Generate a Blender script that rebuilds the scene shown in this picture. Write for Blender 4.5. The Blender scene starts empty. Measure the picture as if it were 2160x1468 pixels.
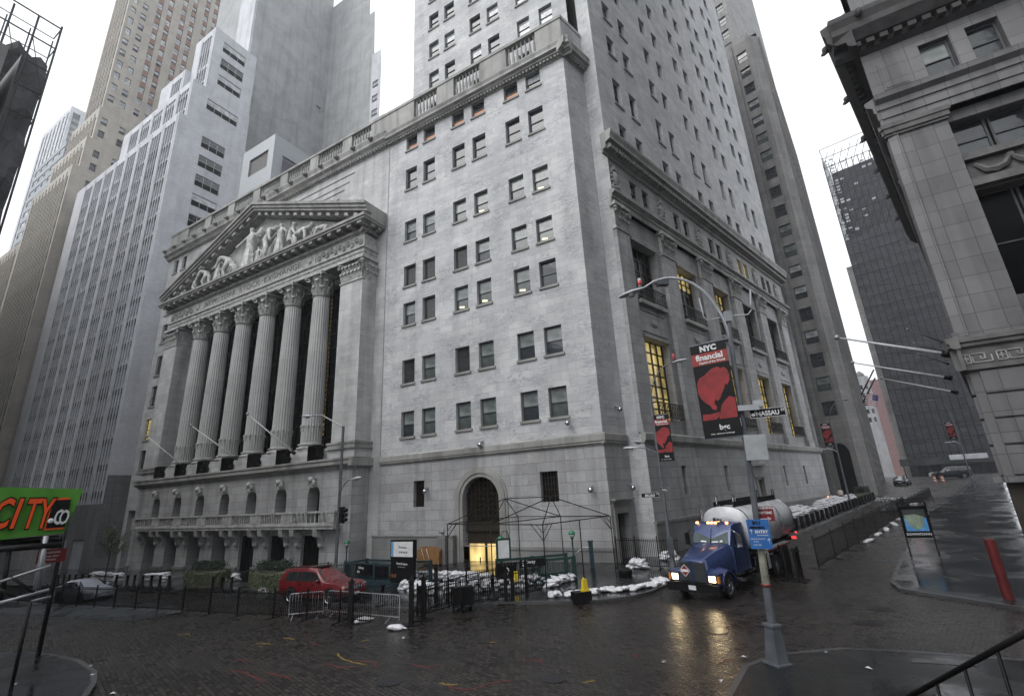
import bpy, bmesh, math, random
from mathutils import Vector, Matrix
random.seed(7)
C = bpy.context.scene.collection
PI = math.pi
# ------------------------------------------------------------------ camera, measured from the photograph
FPX, PITCH, ROLL, H = 992.0, math.radians(17.02), math.radians(-2.98), 5.0
R0, F0, U0 = Vector((1,0,0)), Vector((0,math.cos(PITCH),math.sin(PITCH))), Vector((0,-math.sin(PITCH),math.cos(PITCH)))
CX, CY, CF = math.cos(ROLL)*R0+math.sin(ROLL)*U0, -math.sin(ROLL)*R0+math.cos(ROLL)*U0, F0
EYE = Vector((0,0,H))
AB, AW = math.radians(-60.7), math.radians(45.67)
BD, WD = Vector((math.sin(AB),math.cos(AB),0)), Vector((math.sin(AW),math.cos(AW),0))
NB, NW = Vector((-BD.y,BD.x,0)), Vector((WD.y,-WD.x,0))
if NB.y > 0: NB = -NB
C0 = Vector((6.116,33.782,0))
Zv = Vector((0,0,1))
def ray(x, y): return CF*FPX+CX*(x-1080)-CY*(y-734)
def soft(x): return 3*math.log1p(math.exp(min(x, 400)/3))
def gz(p):                                   # the street climbs towards the far end of Wall Street and falls along Broad
    d = Vector((p[0],p[1],0))-C0
    return min(0.03*soft(d.dot(WD)+4), 3.42)-min(0.035*soft(d.dot(BD)-8), 3.2)
def at(x, y, off=0.0):                       # point of the ground surface that a photo pixel shows
    z = 0
    for _ in range(30):
        d = ray(x, y); p = EYE+d*((z+off-H)/d.z); z = gz(p)
    return Vector((p.x, p.y, z+off))
def polar(az, D, z=0.0):
    a = math.radians(az); return Vector((D*math.sin(a), D*math.cos(a), z))
class Fr:                                    # a facade frame: s along, d outward, z up
    def __init__(f, O, S, N): f.O, f.S, f.N = Vector(O), Vector(S), Vector(N); f.flip = f.S.cross(f.N).z < 0
    def P(f, s, d, z): return f.O+f.S*s+f.N*d+Zv*z
    def rot(f): return math.atan2(-f.N.x, f.N.y)      # object y axis -> N
FB, FW = Fr(C0, BD, NB), Fr(C0, WD, NW)
FI = Fr((0,0,0), (1,0,0), (0,1,0))
# ------------------------------------------------------------------ mesh builder
class MB:
    def __init__(m, fr=None): m.v, m.f, m.mi, m.uv, m.fr, m.sm = [], [], [], [], fr, []
    def face(m, pts, mi=0, uv=None, smooth=False):
        fr = m.fr or FI
        P = [fr.P(*p) for p in pts]
        if uv is None:
            nn = Vector((0,0,0))
            for i in range(len(pts)):
                a, b = pts[i], pts[(i+1) % len(pts)]
                nn.x += (a[1]-b[1])*(a[2]+b[2]); nn.y += (a[2]-b[2])*(a[0]+b[0]); nn.z += (a[0]-b[0])*(a[1]+b[1])
            ax, ay, az = abs(nn.x), abs(nn.y), abs(nn.z)
            if az >= ax and az >= ay: uv = [(p[0], p[1]) for p in pts]
            elif ay >= ax: uv = [(p[0], p[2]) for p in pts]
            else: uv = [(p[1]+.37, p[2]) for p in pts]
        if m.fr is not None and m.fr.flip: P = P[::-1]; uv = uv[::-1]
        i0 = len(m.v); m.v += [tuple(p) for p in P]; m.f.append(tuple(range(i0, i0+len(P)))); m.mi.append(mi); m.uv.append(uv); m.sm.append(smooth)
    def box(m, x0, x1, y0, y1, z0, z1, mi=0, skip=''):
        if x0 > x1: x0, x1 = x1, x0
        if y0 > y1: y0, y1 = y1, y0
        if 'b' not in skip: m.face([(x0,y0,z0),(x0,y1,z0),(x1,y1,z0),(x1,y0,z0)], mi)
        if 't' not in skip: m.face([(x0,y0,z1),(x1,y0,z1),(x1,y1,z1),(x0,y1,z1)], mi)
        m.face([(x0,y0,z0),(x1,y0,z0),(x1,y0,z1),(x0,y0,z1)], mi)
        m.face([(x1,y1,z0),(x0,y1,z0),(x0,y1,z1),(x1,y1,z1)], mi)
        m.face([(x1,y0,z0),(x1,y1,z0),(x1,y1,z1),(x1,y0,z1)], mi)
        m.face([(x0,y1,z0),(x0,y0,z0),(x0,y0,z1),(x0,y1,z1)], mi)
    def prism(m, poly, z0, z1, mi=0):         # poly counter-clockwise in (x,y)
        n = len(poly)
        m.face([(p[0],p[1],z0) for p in poly[::-1]], mi); m.face([(p[0],p[1],z1) for p in poly], mi)
        for i in range(n):
            a, b = poly[i], poly[(i+1) % n]; L = math.hypot(a[0]-b[0], a[1]-b[1])
            m.face([(a[0],a[1],z0),(b[0],b[1],z0),(b[0],b[1],z1),(a[0],a[1],z1)], mi, [(0,z0),(L,z0),(L,z1),(0,z1)])
    def slabx(m, poly, y0, y1, mi=0):         # poly in (x,z), extruded along y
        n = len(poly)
        m.face([(p[0],y0,p[1]) for p in poly], mi); m.face([(p[0],y1,p[1]) for p in poly[::-1]], mi)
        for i in range(n):
            a, b = poly[i], poly[(i+1) % n]
            m.face([(a[0],y0,a[1]),(a[0],y1,a[1]),(b[0],y1,b[1]),(b[0],y0,b[1])], mi)
    def slaby(m, poly, x0, x1, mi=0):         # poly in (y,z) extruded along x
        n = len(poly)
        m.face([(x1,p[0],p[1]) for p in poly], mi); m.face([(x0,p[0],p[1]) for p in poly[::-1]], mi)
        for i in range(n):
            a, b = poly[i], poly[(i+1) % n]
            m.face([(x0,a[0],a[1]),(x0,b[0],b[1]),(x1,b[0],b[1]),(x1,a[0],a[1])], mi)
    def tube(m, pts, r, n=8, mi=0, caps=True, smooth=True):
        pts = [Vector(p) for p in pts]; rr = r if isinstance(r, (list, tuple)) else [r]*len(pts)
        rings = []
        for i, p in enumerate(pts):
            t = (pts[min(i+1, len(pts)-1)]-pts[max(i-1, 0)]).normalized()
            a = t.cross(Vector((0,0,1)) if abs(t.z) < .95 else Vector((1,0,0))).normalized(); b = t.cross(a)
            rings.append([p+(a*math.cos(2*PI*k/n)+b*math.sin(2*PI*k/n))*rr[i] for k in range(n)])
        for i in range(len(rings)-1):
            for k in range(n):
                q = (k+1) % n; m.face([rings[i][k], rings[i][q], rings[i+1][q], rings[i+1][k]], mi, smooth=smooth)
        if caps: m.face(rings[0][::-1], mi); m.face(rings[-1], mi)
    def lathe(m, prof, c, n=16, mi=0, smooth=True, a0=0.0):
        R = [[(c[0]+r*math.cos(2*PI*k/n+a0), c[1]+r*math.sin(2*PI*k/n+a0), c[2]+z) for k in range(n)] for r, z in prof]
        for i in range(len(R)-1):
            for k in range(n):
                q = (k+1) % n
                m.face([R[i][k], R[i][q], R[i+1][q], R[i+1][k]], mi, smooth=smooth)
        m.face(R[0][::-1], mi); m.face(R[-1], mi)
    def sphere(m, c, r, nu=10, nv=6, mi=0):
        r = r if isinstance(r, (tuple, list)) else (r, r, r)
        def q(i, j):
            t, p = PI*j/nv, 2*PI*i/nu; return (c[0]+r[0]*math.sin(t)*math.cos(p), c[1]+r[1]*math.sin(t)*math.sin(p), c[2]+r[2]*math.cos(t))
        for j in range(nv):
            for i in range(nu):
                a = [q(i,j), q(i,j+1), q(i+1,j+1), q(i+1,j)]
                if j == 0: a = [a[0], a[1], a[2]]
                elif j == nv-1: a = [a[0], a[1], a[3]]
                m.face(a, mi, smooth=True)
    def mesh(m, name, mats, off=(0,0,0)):
        me = bpy.data.meshes.new(name)
        o = Vector(off)
        me.from_pydata([tuple(Vector(v)-o) for v in m.v], [], m.f)
        for k in mats: me.materials.append(k)
        me.polygons.foreach_set('material_index', m.mi); me.polygons.foreach_set('use_smooth', m.sm)
        ul = me.uv_layers.new(name='UVMap'); flat = []
        for u in m.uv:
            for a in u: flat += [a[0], a[1]]
        ul.data.foreach_set('uv', flat); me.update()
        if any(m.sm):
            bm = bmesh.new(); bm.from_mesh(me); bmesh.ops.remove_doubles(bm, verts=bm.verts, dist=1e-4)
            for e in bm.edges:
                if len(e.link_faces) == 2 and e.calc_face_angle(0) > .7: e.smooth = False
            bm.to_mesh(me); bm.free()
        return me
def link(o, parent=None):
    C.objects.link(o)
    if parent is not None: o.parent = parent
    return o
def wloc(root):                               # world location of an un-rotated root
    l = Vector((0,0,0))
    while root is not None: l += root.location; root = root.parent
    return l
def part(name, mb, mats, root=None, label=None):      # mesh in world coordinates under an un-rotated root
    if not isinstance(mats, (list, tuple)): mats = [mats]
    off = wloc(root)
    o = bpy.data.objects.new(name, mb.mesh(name, mats, off))
    if label: o['label'] = label
    return link(o, root)
def solo(name, mb, mats, loc=(0,0,0), rz=0.0, parent=None):   # mesh in its own local coordinates
    if not isinstance(mats, (list, tuple)): mats = [mats]
    o = bpy.data.objects.new(name, mb.mesh(name, mats)); o.location = loc; o.rotation_euler = (0,0,rz)
    return link(o, parent)
def tag(o, label=None, cat=None, group=None, kind=None):
    if label: o['label'] = label
    if cat: o['category'] = cat
    if group: o['group'] = group
    if kind: o['kind'] = kind
    return o
def empty(name, loc, rz=0.0, parent=None):
    o = bpy.data.objects.new(name, None); o.location = loc; o.rotation_euler = (0,0,rz); o.empty_display_size = .3
    return link(o, parent)
def struct(name, mb, mats): return tag(part(name, mb, mats), kind='structure')
def copy_tree(o, parent=None):
    c = o.copy(); C.objects.link(c); c.parent = parent
    for ch in list(o.children): copy_tree(ch, c)
    return c
# ------------------------------------------------------------------ materials
def base(name):
    m = bpy.data.materials.new(name); m.use_nodes = True; nt = m.node_tree
    return m, nt, nt.nodes['Principled BSDF'], nt.nodes.new
def ramp(nt, fac, stops):
    r = nt.nodes.new('ShaderNodeValToRGB'); nt.links.new(fac, r.inputs[0])
    els = r.color_ramp.elements
    while len(els) < len(stops): els.new(.5)
    for e, (p, c) in zip(els, stops): e.position = p; e.color = (c[0], c[1], c[2], 1) if isinstance(c, (tuple, list)) else (c, c, c, 1)
    return r.outputs[0]
def mixc(nt, f, a, b, mode='MIX'):
    n = nt.nodes.new('ShaderNodeMix'); n.data_type = 'RGBA'; n.blend_type = mode
    for s, v in ((0, f), (6, a), (7, b)):
        if hasattr(v, 'node'): nt.links.new(v, n.inputs[s])
        elif s == 0: n.inputs[0].default_value = v
        else: n.inputs[s].default_value = (v[0], v[1], v[2], 1) if isinstance(v, (tuple, list)) else (v, v, v, 1)
    return n.outputs[2]
def noise(nt, vec, sc, det=3, dist=0.0, rough=.5):
    n = nt.nodes.new('ShaderNodeTexNoise'); n.inputs['Scale'].default_value = sc; n.inputs['Detail'].default_value = det
    n.inputs['Distortion'].default_value = dist; n.inputs['Roughness'].default_value = rough
    if vec is not None: nt.links.new(vec, n.inputs['Vector'])
    return n.outputs[0]
def mapping(nt, vec, sc=(1,1,1), rot=(0,0,0)):
    n = nt.nodes.new('ShaderNodeMapping'); n.inputs['Scale'].default_value = sc; n.inputs['Rotation'].default_value = rot
    nt.links.new(vec, n.inputs[0]); return n.outputs[0]
def tc(nt, k='Object'): return nt.nodes.new('ShaderNodeTexCoord').outputs[k]
def bump(nt, b, h, s=.3, d=.02):
    n = nt.nodes.new('ShaderNodeBump'); n.inputs['Strength'].default_value = s; n.inputs['Distance'].default_value = d
    nt.links.new(h, n.inputs['Height']); nt.links.new(n.outputs[0], b.inputs['Normal'])
def plain(name, col, rough=.6, metal=0.0, var=.25, vs=3.0, coat=0.0, spec=.5):
    m, nt, b, N = base(name)
    f = noise(nt, tc(nt), vs, 4)
    lo = tuple(c*(1-var) for c in col); hi = tuple(min(1, c*(1+var)) for c in col)
    nt.links.new(ramp(nt, f, [(.3, lo), (.7, hi)]), b.inputs['Base Color'])
    b.inputs['Roughness'].default_value = rough; b.inputs['Metallic'].default_value = metal; b.inputs['Coat Weight'].default_value = coat
    b.inputs['Specular IOR Level'].default_value = spec
    return m
def emit(name, col, st, basec=None):
    m, nt, b, N = base(name)
    b.inputs['Base Color'].default_value = (*(basec or col), 1); b.inputs['Emission Color'].default_value = (*col, 1)
    b.inputs['Emission Strength'].default_value = st; return m
def stone(name, c1, c2, bw, bh, mort, vein=.0, veincol=(.1,.1,.1), stain=.3, rough=.6, ms=.015, bstr=.4, drip=.25, offset=.5):
    m, nt, b, N = base(name)
    uv = tc(nt, 'UV')
    br = N('ShaderNodeTexBrick'); nt.links.new(uv, br.inputs['Vector']); br.offset = offset
    br.inputs['Scale'].default_value = 1; br.inputs['Brick Width'].default_value = bw; br.inputs['Row Height'].default_value = bh
    br.inputs['Mortar Size'].default_value = ms; br.inputs['Mortar Smooth'].default_value = .3; br.inputs['Bias'].default_value = 0
    br.inputs['Color1'].default_value = (*c1, 1); br.inputs['Color2'].default_value = (*c2, 1); br.inputs['Mortar'].default_value = (*mort, 1)
    col = br.outputs['Color']
    if vein > 0:
        # every block has its own grain: the brick colour shifts the noise
        sh = N('ShaderNodeVectorMath'); sh.operation = 'MULTIPLY_ADD'; nt.links.new(br.outputs['Color'], sh.inputs[0]); sh.inputs[1].default_value = (60,45,0)
        nt.links.new(mapping(nt, uv, (.55, 1.5, 1), (0,0,.65)), sh.inputs[2])
        v = noise(nt, sh.outputs[0], 1.3, 6, 1.6, .6)
        v2 = ramp(nt, v, [(.44, 0), (.495, 1), (.52, .25), (.62, 0)])
        msk = ramp(nt, noise(nt, uv, .55, 2), [(.38, 0), (.62, 1)])
        f = mixc(nt, 1.0, v2, msk, 'MULTIPLY'); f = mixc(nt, 1.0, f, vein, 'MULTIPLY')
        col = mixc(nt, f, col, veincol)
    st = ramp(nt, noise(nt, uv, .22, 5, .4, .6), [(.3, 1-stain), (.65, 1.06)])
    col = mixc(nt, 1.0, col, st, 'MULTIPLY')
    if drip > 0:
        dr = ramp(nt, noise(nt, mapping(nt, uv, (.9, .06, 1)), 1.0, 5, .3), [(.3, 1-drip), (.52, 1.0)])
        col = mixc(nt, 1.0, col, dr, 'MULTIPLY')
    nt.links.new(col, b.inputs['Base Color']); b.inputs['Roughness'].default_value = rough
    h = mixc(nt, .25, br.outputs['Fac'], noise(nt, uv, 9, 4)); n = N('ShaderNodeInvert'); nt.links.new(h, n.inputs['Color'])
    bump(nt, b, n.outputs[0], bstr, .03)
    return m
def glass(name, col, rough=.06, spec=.8, wob=.012):
    m, nt, b, N = base(name)
    f = noise(nt, tc(nt, 'Object'), .9, 2)
    nt.links.new(ramp(nt, f, [(.3, tuple(c*.5 for c in col)), (.7, tuple(c*1.5 for c in col))]), b.inputs['Base Color'])
    b.inputs['Roughness'].default_value = rough; b.inputs['Specular IOR Level'].default_value = spec
    bump(nt, b, noise(nt, tc(nt, 'Object'), 2.0, 1), .25, wob)
    return m
M = {}
M['marble'] = stone('white_marble', (.43,.435,.455), (.53,.53,.53), 1.45, .62, (.34,.34,.345), .8, (.19,.20,.225), .22, drip=.12)
M['marble2'] = stone('portico_marble', (.42,.42,.425), (.52,.52,.515), 1.6, .62, (.34,.34,.34), .5, (.25,.25,.27), .3)
M['marblebase'] = stone('base_marble', (.33,.33,.335), (.42,.42,.42), 1.55, .78, (.14,.14,.14), .45, (.2,.2,.22), .32, drip=.35)
M['trim'] = stone('weathered_trim', (.30,.30,.285), (.36,.36,.34), 1.9, 3.0, (.2,.2,.19), .15, (.2,.2,.2), .45, drip=.45)
M['granite'] = stone('granite_plinth', (.20,.20,.20), (.25,.25,.245), 1.8, .9, (.12,.12,.12), 0, stain=.35)
M['soot'] = plain('sooty_carving', (.11,.11,.105), .8, var=.4, vs=2)
M['tymp'] = plain('tympanum_marble', (.40,.40,.39), .75, var=.3, vs=1.2)
M['carve'] = plain('carved_marble', (.34,.34,.33), .7, var=.35, vs=2.2)
M['statue'] = plain('statue_marble', (.45,.45,.44), .7, var=.38, vs=1.6)
M['fluted'] = stone('fluted_marble', (.44,.44,.435), (.5,.5,.49), 9, 1.55, (.33,.33,.33), .3, (.3,.3,.32), .25, ms=.012)
M['glassdk'] = glass('dark_glass', (.03,.036,.042)); M['glassblk'] = glass('black_glass', (.004,.0045,.005), .3, .12)
M['blind'] = glass('glass_over_blind', (.20,.225,.22), .12); M['blind_glare'] = glass('pale_blind_and_glare_glass', (.42,.44,.45), .12)  # the paler pane also carries bright sky reflection as colour
M['glassgr'] = glass('green_tinted_glass', (.075,.09,.085)); M['orange'] = emit('orange_curtain_glow', (.7,.3,.17), .2, (.4,.2,.12))
M['lit'] = emit('ceiling_light', (1,.84,.48), .75); M['frame'] = plain('dark_window_frame', (.07,.072,.075), .5); M['framelt'] = plain('grey_window_frame', (.22,.23,.24), .5)
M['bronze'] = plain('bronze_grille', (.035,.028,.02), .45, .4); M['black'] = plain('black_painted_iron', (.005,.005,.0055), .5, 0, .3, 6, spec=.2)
M['louvre'] = plain('louvre_metal', (.09,.085,.08), .5); M['galv'] = plain('galvanised_steel', (.30,.31,.33), .42, .55, .2, 2)
M['galvp'] = plain('painted_steel_pole', (.105,.115,.13), .45, .3, .3, 2)
def litglass(name, col, st, wave=3.0):
    m, nt, b, N = base(name)
    uv = tc(nt, 'UV'); f = noise(nt, mapping(nt, uv, (wave, .12, 1)), 1.0, 3)
    f2 = noise(nt, uv, .5, 2)
    c = ramp(nt, f, [(.3, tuple(k*.45 for k in col)), (.6, col)]); c = mixc(nt, 1.0, c, ramp(nt, f2, [(.35, .3), (.6, 1)]), 'MULTIPLY')
    nt.links.new(c, b.inputs['Emission Color']); b.inputs['Emission Strength'].default_value = st
    b.inputs['Base Color'].default_value = (.05,.045,.02,1); b.inputs['Roughness'].default_value = .1
    return m
M['litwin'] = litglass('lamplit_glass', (.80,.60,.19), .55, 2.2); M['litdoor'] = litglass('lamplit_doors', (1,.72,.28), 1.0, 1.0)
# ------------------------------------------------------------------ windows
def win_parts(w, h, fm='frame', fw=.07, sill=True, cols=1, upper=None, lower=None, spot=False, louv=False, rows=2):
    f = MB(); x0, x1 = -w/2, w/2
    f.box(x0, x0+fw, -.06, .04, 0, h); f.box(x1-fw, x1, -.06, .04, 0, h); f.box(x0+fw, x1-fw, -.06, .04, 0, fw); f.box(x0+fw, x1-fw, -.06, .04, h-fw, h)
    if louv:
        k = int(h/.16)
        for i in range(k):
            z = fw+(h-2*fw)*i/k; f.face([(x0+fw,.0,z),(x1-fw,.0,z),(x1-fw,-.09,z+.11),(x0+fw,-.09,z+.11)][::-1], 0); f.box(x0+fw, x1-fw, .0, .012, z, z+.03)
    else:
        for r in range(1, rows): f.box(x0+fw, x1-fw, -.05, .05, h*r/rows-.035, h*r/rows+.035)
        for c in range(1, cols): f.box(x0+w*c/cols-.03, x0+w*c/cols+.03, -.04, .03, fw, h-fw)
    p = MB(); a, b = x0+fw*.5, x1-fw*.5; zm = h*.5
    p.face([(b,-.03,.02),(a,-.03,.02),(a,-.03,zm),(b,-.03,zm)], 0); p.face([(b,-.03,zm),(a,-.03,zm),(a,-.03,h-.02),(b,-.03,h-.02)], 1)
    if spot: p.face([(b-.18*w,-.02,.34*zm),(a+.42*w,-.02,.26*zm),(a+.42*w,-.02,.40*zm),(b-.18*w,-.02,.50*zm)], 2)
    s = None
    if sill: s = MB(); s.box(x0-.12, x1+.12, -.05, .38, -.2, 0)
    mats = [M[lower or 'glassdk'], M[upper or lower or 'glassdk'], M['lit']]
    return f.mesh('window', [M[fm] if not louv else M['louvre']]), p.mesh('pane', mats), (s.mesh('sill', [M['trim']]) if s else None)
WC = {}
KIND = {'dark': dict(), 'blind': dict(upper='blind'), 'pale': dict(upper='blind_glare', lower='glassdk'), 'allpale': dict(upper='blind_glare', lower='blind_glare'), 'office': dict(upper='blind', lower='glassgr', spot=True), 'green': dict(upper='blind', lower='glassgr'),
        'orange': dict(upper='glassdk', lower='orange'), 'louvre': dict(louv=True), 'lit': dict(upper='litwin', lower='litwin'), 'litup': dict(upper='litwin', lower='glassblk'), 'black': dict(lower='glassblk'), 'ribbon': dict(upper='blind_glare', lower='glassblk'), 'ribbond': dict(upper='glassdk', lower='glassblk')}
def add_windows(root, items, cap=100, sill=True, panes=True, name='window', **kw):
    """items: (frame, s, z, w, h, kind, recess). The ones that show largest are parts, the rest one object."""
    def size(i):
        p = i[0].P(i[1], 0, i[2]); v = p-EYE; return i[3]*i[4]*abs(v.normalized().dot(i[0].N))/v.length_squared
    items = sorted(items, key=size, reverse=True); base_l = wloc(root)
    for it in items[:cap]:
        fr, s, z, w, h, kind, rec = it
        key = (round(w,2), round(h,2), kind, sill, tuple(sorted(kw.items())))
        if key not in WC: WC[key] = win_parts(w, h, sill=sill, **{**KIND[kind], **kw})
        f, p, sl = WC[key]
        o = bpy.data.objects.new(name, f); o.location = fr.P(s, -rec, z)-base_l; o.rotation_euler = (0,0,fr.rot()); link(o, root)
        link(bpy.data.objects.new('pane', p), o)
        if sl and sill:
            link(bpy.data.objects.new('sill', sl), o).location = (0, rec-.25, 0)
    rest = items[cap:]
    if rest:
        names = ['glassdk','blind','blind_glare','glassgr','litwin','orange','frame']; mb = None
        mb = MB()
        for fr, s, z, w, h, kind, rec in rest:
            mb.fr = fr; k = KIND[kind]; lo = k.get('lower') or 'glassdk'; up = k.get('upper') or lo
            lo = lo if lo in names else 'glassdk'; up = up if up in names else 'glassdk'
            for a, b, mm in ((z, z+h/2-.04, lo), (z+h/2+.04, z+h, up)):
                mb.face([(s+w/2,-rec,a),(s-w/2,-rec,a),(s-w/2,-rec,b),(s+w/2,-rec,b)], names.index(mm))
            mb.box(s-w/2, s+w/2, -rec-.04, -rec+.04, z+h/2-.04, z+h/2+.04, 6)
            mb.box(s-w/2, s-w/2+.08, -rec-.04, -rec+.04, z, z+h, 6); mb.box(s+w/2-.08, s+w/2, -rec-.04, -rec+.04, z, z+h, 6)
        tag(part(name+'s', mb, [M[n] for n in names], root), kind='stuff')
def hole(s, z, w, h): return (s-w/2, s+w/2, z, z+h)
def facade(mb, s0, s1, z0, z1, holes, rec=.35, d=0.0, mi=0, mr=None, back=None):
    """flat wall with real openings and reveals, at outward offset d"""
    mr = mi if mr is None else mr
    S = sorted({s0, s1} | {x for h in holes for x in h[:2] if s0 < x < s1}); Z = sorted({z0, z1} | {x for h in holes for x in h[2:] if z0 < x < z1})
    for i in range(len(S)-1):
        run = None
        for j in range(len(Z)-1):
            sm, zm = (S[i]+S[i+1])/2, (Z[j]+Z[j+1])/2
            solid = not any(h[0] < sm < h[1] and h[2] < zm < h[3] for h in holes)
            if solid and run is None: run = Z[j]
            if run is not None and (not solid or j == len(Z)-2):
                top = Z[j+1] if solid else Z[j]
                mb.face([(S[i+1],d,run),(S[i],d,run),(S[i],d,top),(S[i+1],d,top)], mi); run = None
    for a, b, c, e in holes:
        if a < s0-1e-6 or b > s1+1e-6: continue
        q = d-rec
        mb.face([(a,d,c),(a,q,c),(a,q,e),(a,d,e)], mr); mb.face([(b,q,c),(b,d,c),(b,d,e),(b,q,e)], mr)
        mb.face([(a,q,e),(b,q,e),(b,d,e),(a,d,e)], mr); mb.face([(a,d,c),(b,d,c),(b,q,c),(a,q,c)], mr)
        if back is not None: mb.face([(b,q,c),(a,q,c),(a,q,e),(b,q,e)], back)
def arch_fill(mb, c, r, zs, ztop, d, rec, mi=0, n=14):
    """stone between an arch (centre c, radius r, springing zs) and the rectangular hole c-r..c+r up to ztop"""
    A = [(c+r*math.cos(PI*k/n), zs+r*math.sin(PI*k/n)) for k in range(n+1)]
    for k in range(n):
        a, b = A[k], A[k+1]
        mb.face([(a[0],d,a[1]),(b[0],d,b[1]),(b[0],d,ztop),(a[0],d,ztop)], mi)
        mb.face([(a[0],d-rec,a[1]),(b[0],d-rec,b[1]),(b[0],d,b[1]),(a[0],d,a[1])], mi)
def arch_band(mb, c, r0, r1, zs, zb, d, t, mi=0, n=16):
    """moulded band around an arch, proud by t"""
    pts = [(c+math.cos(PI*k/n), zs, k) for k in range(n+1)]
    def q(r, k): return (c+r*math.cos(PI*k/n), zs+r*math.sin(PI*k/n))
    for k in range(n):
        a, b, e, f = q(r0,k), q(r0,k+1), q(r1,k+1), q(r1,k)
        mb.face([(f[0],d+t,f[1]),(e[0],d+t,e[1]),(b[0],d+t,b[1]),(a[0],d+t,a[1])][::-1], mi)
        mb.face([(f[0],d,f[1]),(e[0],d,e[1]),(e[0],d+t,e[1]),(f[0],d+t,f[1])], mi); mb.face([(a[0],d+t,a[1]),(b[0],d+t,b[1]),(b[0],d-.1,b[1]),(a[0],d-.1,a[1])], mi)
    for sgn in (-1, 1): mb.box(c+sgn*r0, c+sgn*r1, d, d+t, zb, zs, mi)
def mould(mb, s0, s1, d, prof, mi=0):
    """running moulding: prof = [(out, z)...] from bottom to top, closed back to the wall at d"""
    poly = [(d-.05, prof[0][1])]+[(d+o, z) for o, z in prof]+[(d-.05, prof[-1][1])]
    mb.slaby(poly, min(s0,s1), max(s0,s1), mi)
# ================================================================== corner annex and tower
CB = tag(empty('corner_building', C0), 'pale veined marble corner block with a tower above it and rows of paired sash windows', 'building')
NF = 2.45
US = [3.25, 5.7, 9.55, 12.05, 15.85, 18.3]
ZR = [(11.4,2.3),(16.33,2.3),(22.15,2.35),(26.25,2.25),(31.35,2.35),(37.68,2.6),(42.3,1.75)]
kin = [['green','pale','green','green','blind','green'],['green','green','green','green','louvre','green'],None,None,None,None,None]
kinds = [['green','blind','green','green','green','blind'],['blind','blind','green','louvre','green','louvre'],['dark','office','office','office','louvre','blind'],
 ['office','blind','blind','louvre','louvre','louvre'],['office','blind','office','blind','green','blind'],['dark','dark','dark','dark','dark','dark'],['pale','orange','orange','orange','orange','orange']]
hol, its = [], []
for r, (zc, h) in enumerate(ZR):
    for c, u in enumerate(US):
        w = 1.55; hol.append(hole(u, zc-h/2, w, h)); its.append((FB, u, zc-h/2, w-.02, h-.02, kinds[r][c], .34))
ARC = 10.55
low = [(ARC-1.7, ARC+1.7, -1, 6.3), (16.3,17.5,4.2,6.35), (3.75,5.2,4.2,6.35)]
mb = MB(FB)
facade(mb, 0, 21.57, 8.0, 43.2, hol, .55, mi=0)
mb.box(0, 21.57, -.3, -.31, 43.2, 44.4, 0)
mb.fr = FW; facade(mb, 0, 3.0, 8.0, 43.2, [], .3); mb.fr = FB
part('wall', mb, [M['marble']], CB)
mb = MB(FB); facade(mb, 0, 21.57, 1.15, 8.0, [(a,b,max(c,1.15),d) for a,b,c,d in low], .6); arch_fill(mb, ARC, 1.7, 4.6, 6.3, 0, .6)
mb.fr = FW; facade(mb, 0, 3.0, -.5, 8.0, [(.55,1.95,-.5,3.25)], .9); part('lower_wall', mb, [M['marblebase']], CB)
mb = MB(FB); mb.box(.0, ARC-1.75, 0, .12, -2.5, 1.15); mb.box(ARC+1.75, 21.45, 0, .12, -2.5, 1.15)
mb.box(.0, ARC-2.2, .12, .17, .95, 1.15); mb.box(ARC+2.2, 21.45, .12, .17, .95, 1.15)
part('plinth', mb, [M['granite']], CB)
# arch entrance
mb = MB(FB)
for r0, r1, t in ((1.72,2.02,.10),(2.02,2.3,.18),(2.3,2.5,.1)): arch_band(mb, ARC, r0, r1, 4.6, -1, 0, t)
part('arch_surround', mb, [M['trim']], CB)
g = MB(FB)
for k in range(9): x = ARC-1.6+3.2*k/8; g.box(x-.035, x+.035, -.5, -.42, 2.9, 4.6+math.sqrt(max(0, 1.7**2-(x-ARC)**2)))
for k in range(9): z = 2.9+k*.42; hw = 1.7 if z < 4.6 else math.sqrt(max(.01, 1.7**2-(z-4.6)**2)); g.box(ARC-hw, ARC+hw, -.5, -.44, z-.03, z+.03)
for k in range(8):
    for j in range(7):
        cx, cz = ARC-1.4+.4*k, 3.1+.42*j
        if (cx-ARC)**2+max(0, cz-4.6)**2 < 1.5**2: g.tube([(cx+.13*math.cos(a), -.45, cz+.13*math.sin(a)) for a in [PI*2*i/6 for i in range(7)]], .022, 4, caps=False)
g.box(ARC-1.7, ARC+1.7, -.55, -.35, 2.2, 2.9)
part('grille', g, [M['bronze']], CB)
g = MB(FB); g.face([(ARC+1.7,-.58,2.2),(ARC-1.7,-.58,2.2),(ARC-1.7,-.58,6.3),(ARC+1.7,-.58,6.3)]); part('fanlight', g, [M['glassblk']], CB)
for sx in (-1, 1):
    g = MB(FB); a, b = (ARC-1.66, ARC-.02) if sx < 0 else (ARC+.02, ARC+1.66)
    g.face([(b,-.62,-.9),(a,-.62,-.9),(a,-.62,1.3),(b,-.62,1.3)]); d = part('door', g, [M['litdoor']], CB)
    g = MB(FB); g.box(a, b, -.62, -.52, 1.3, 2.2); g.box(a, a+.07, -.62, -.54, -1, 1.3); g.box(b-.07, b, -.62, -.54, -1, 1.3); g.box((a+b)/2-.3, (a+b)/2-.24, -.6, -.5, -.1, .3); part('door_frame', g, [M['bronze']], d)
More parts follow.
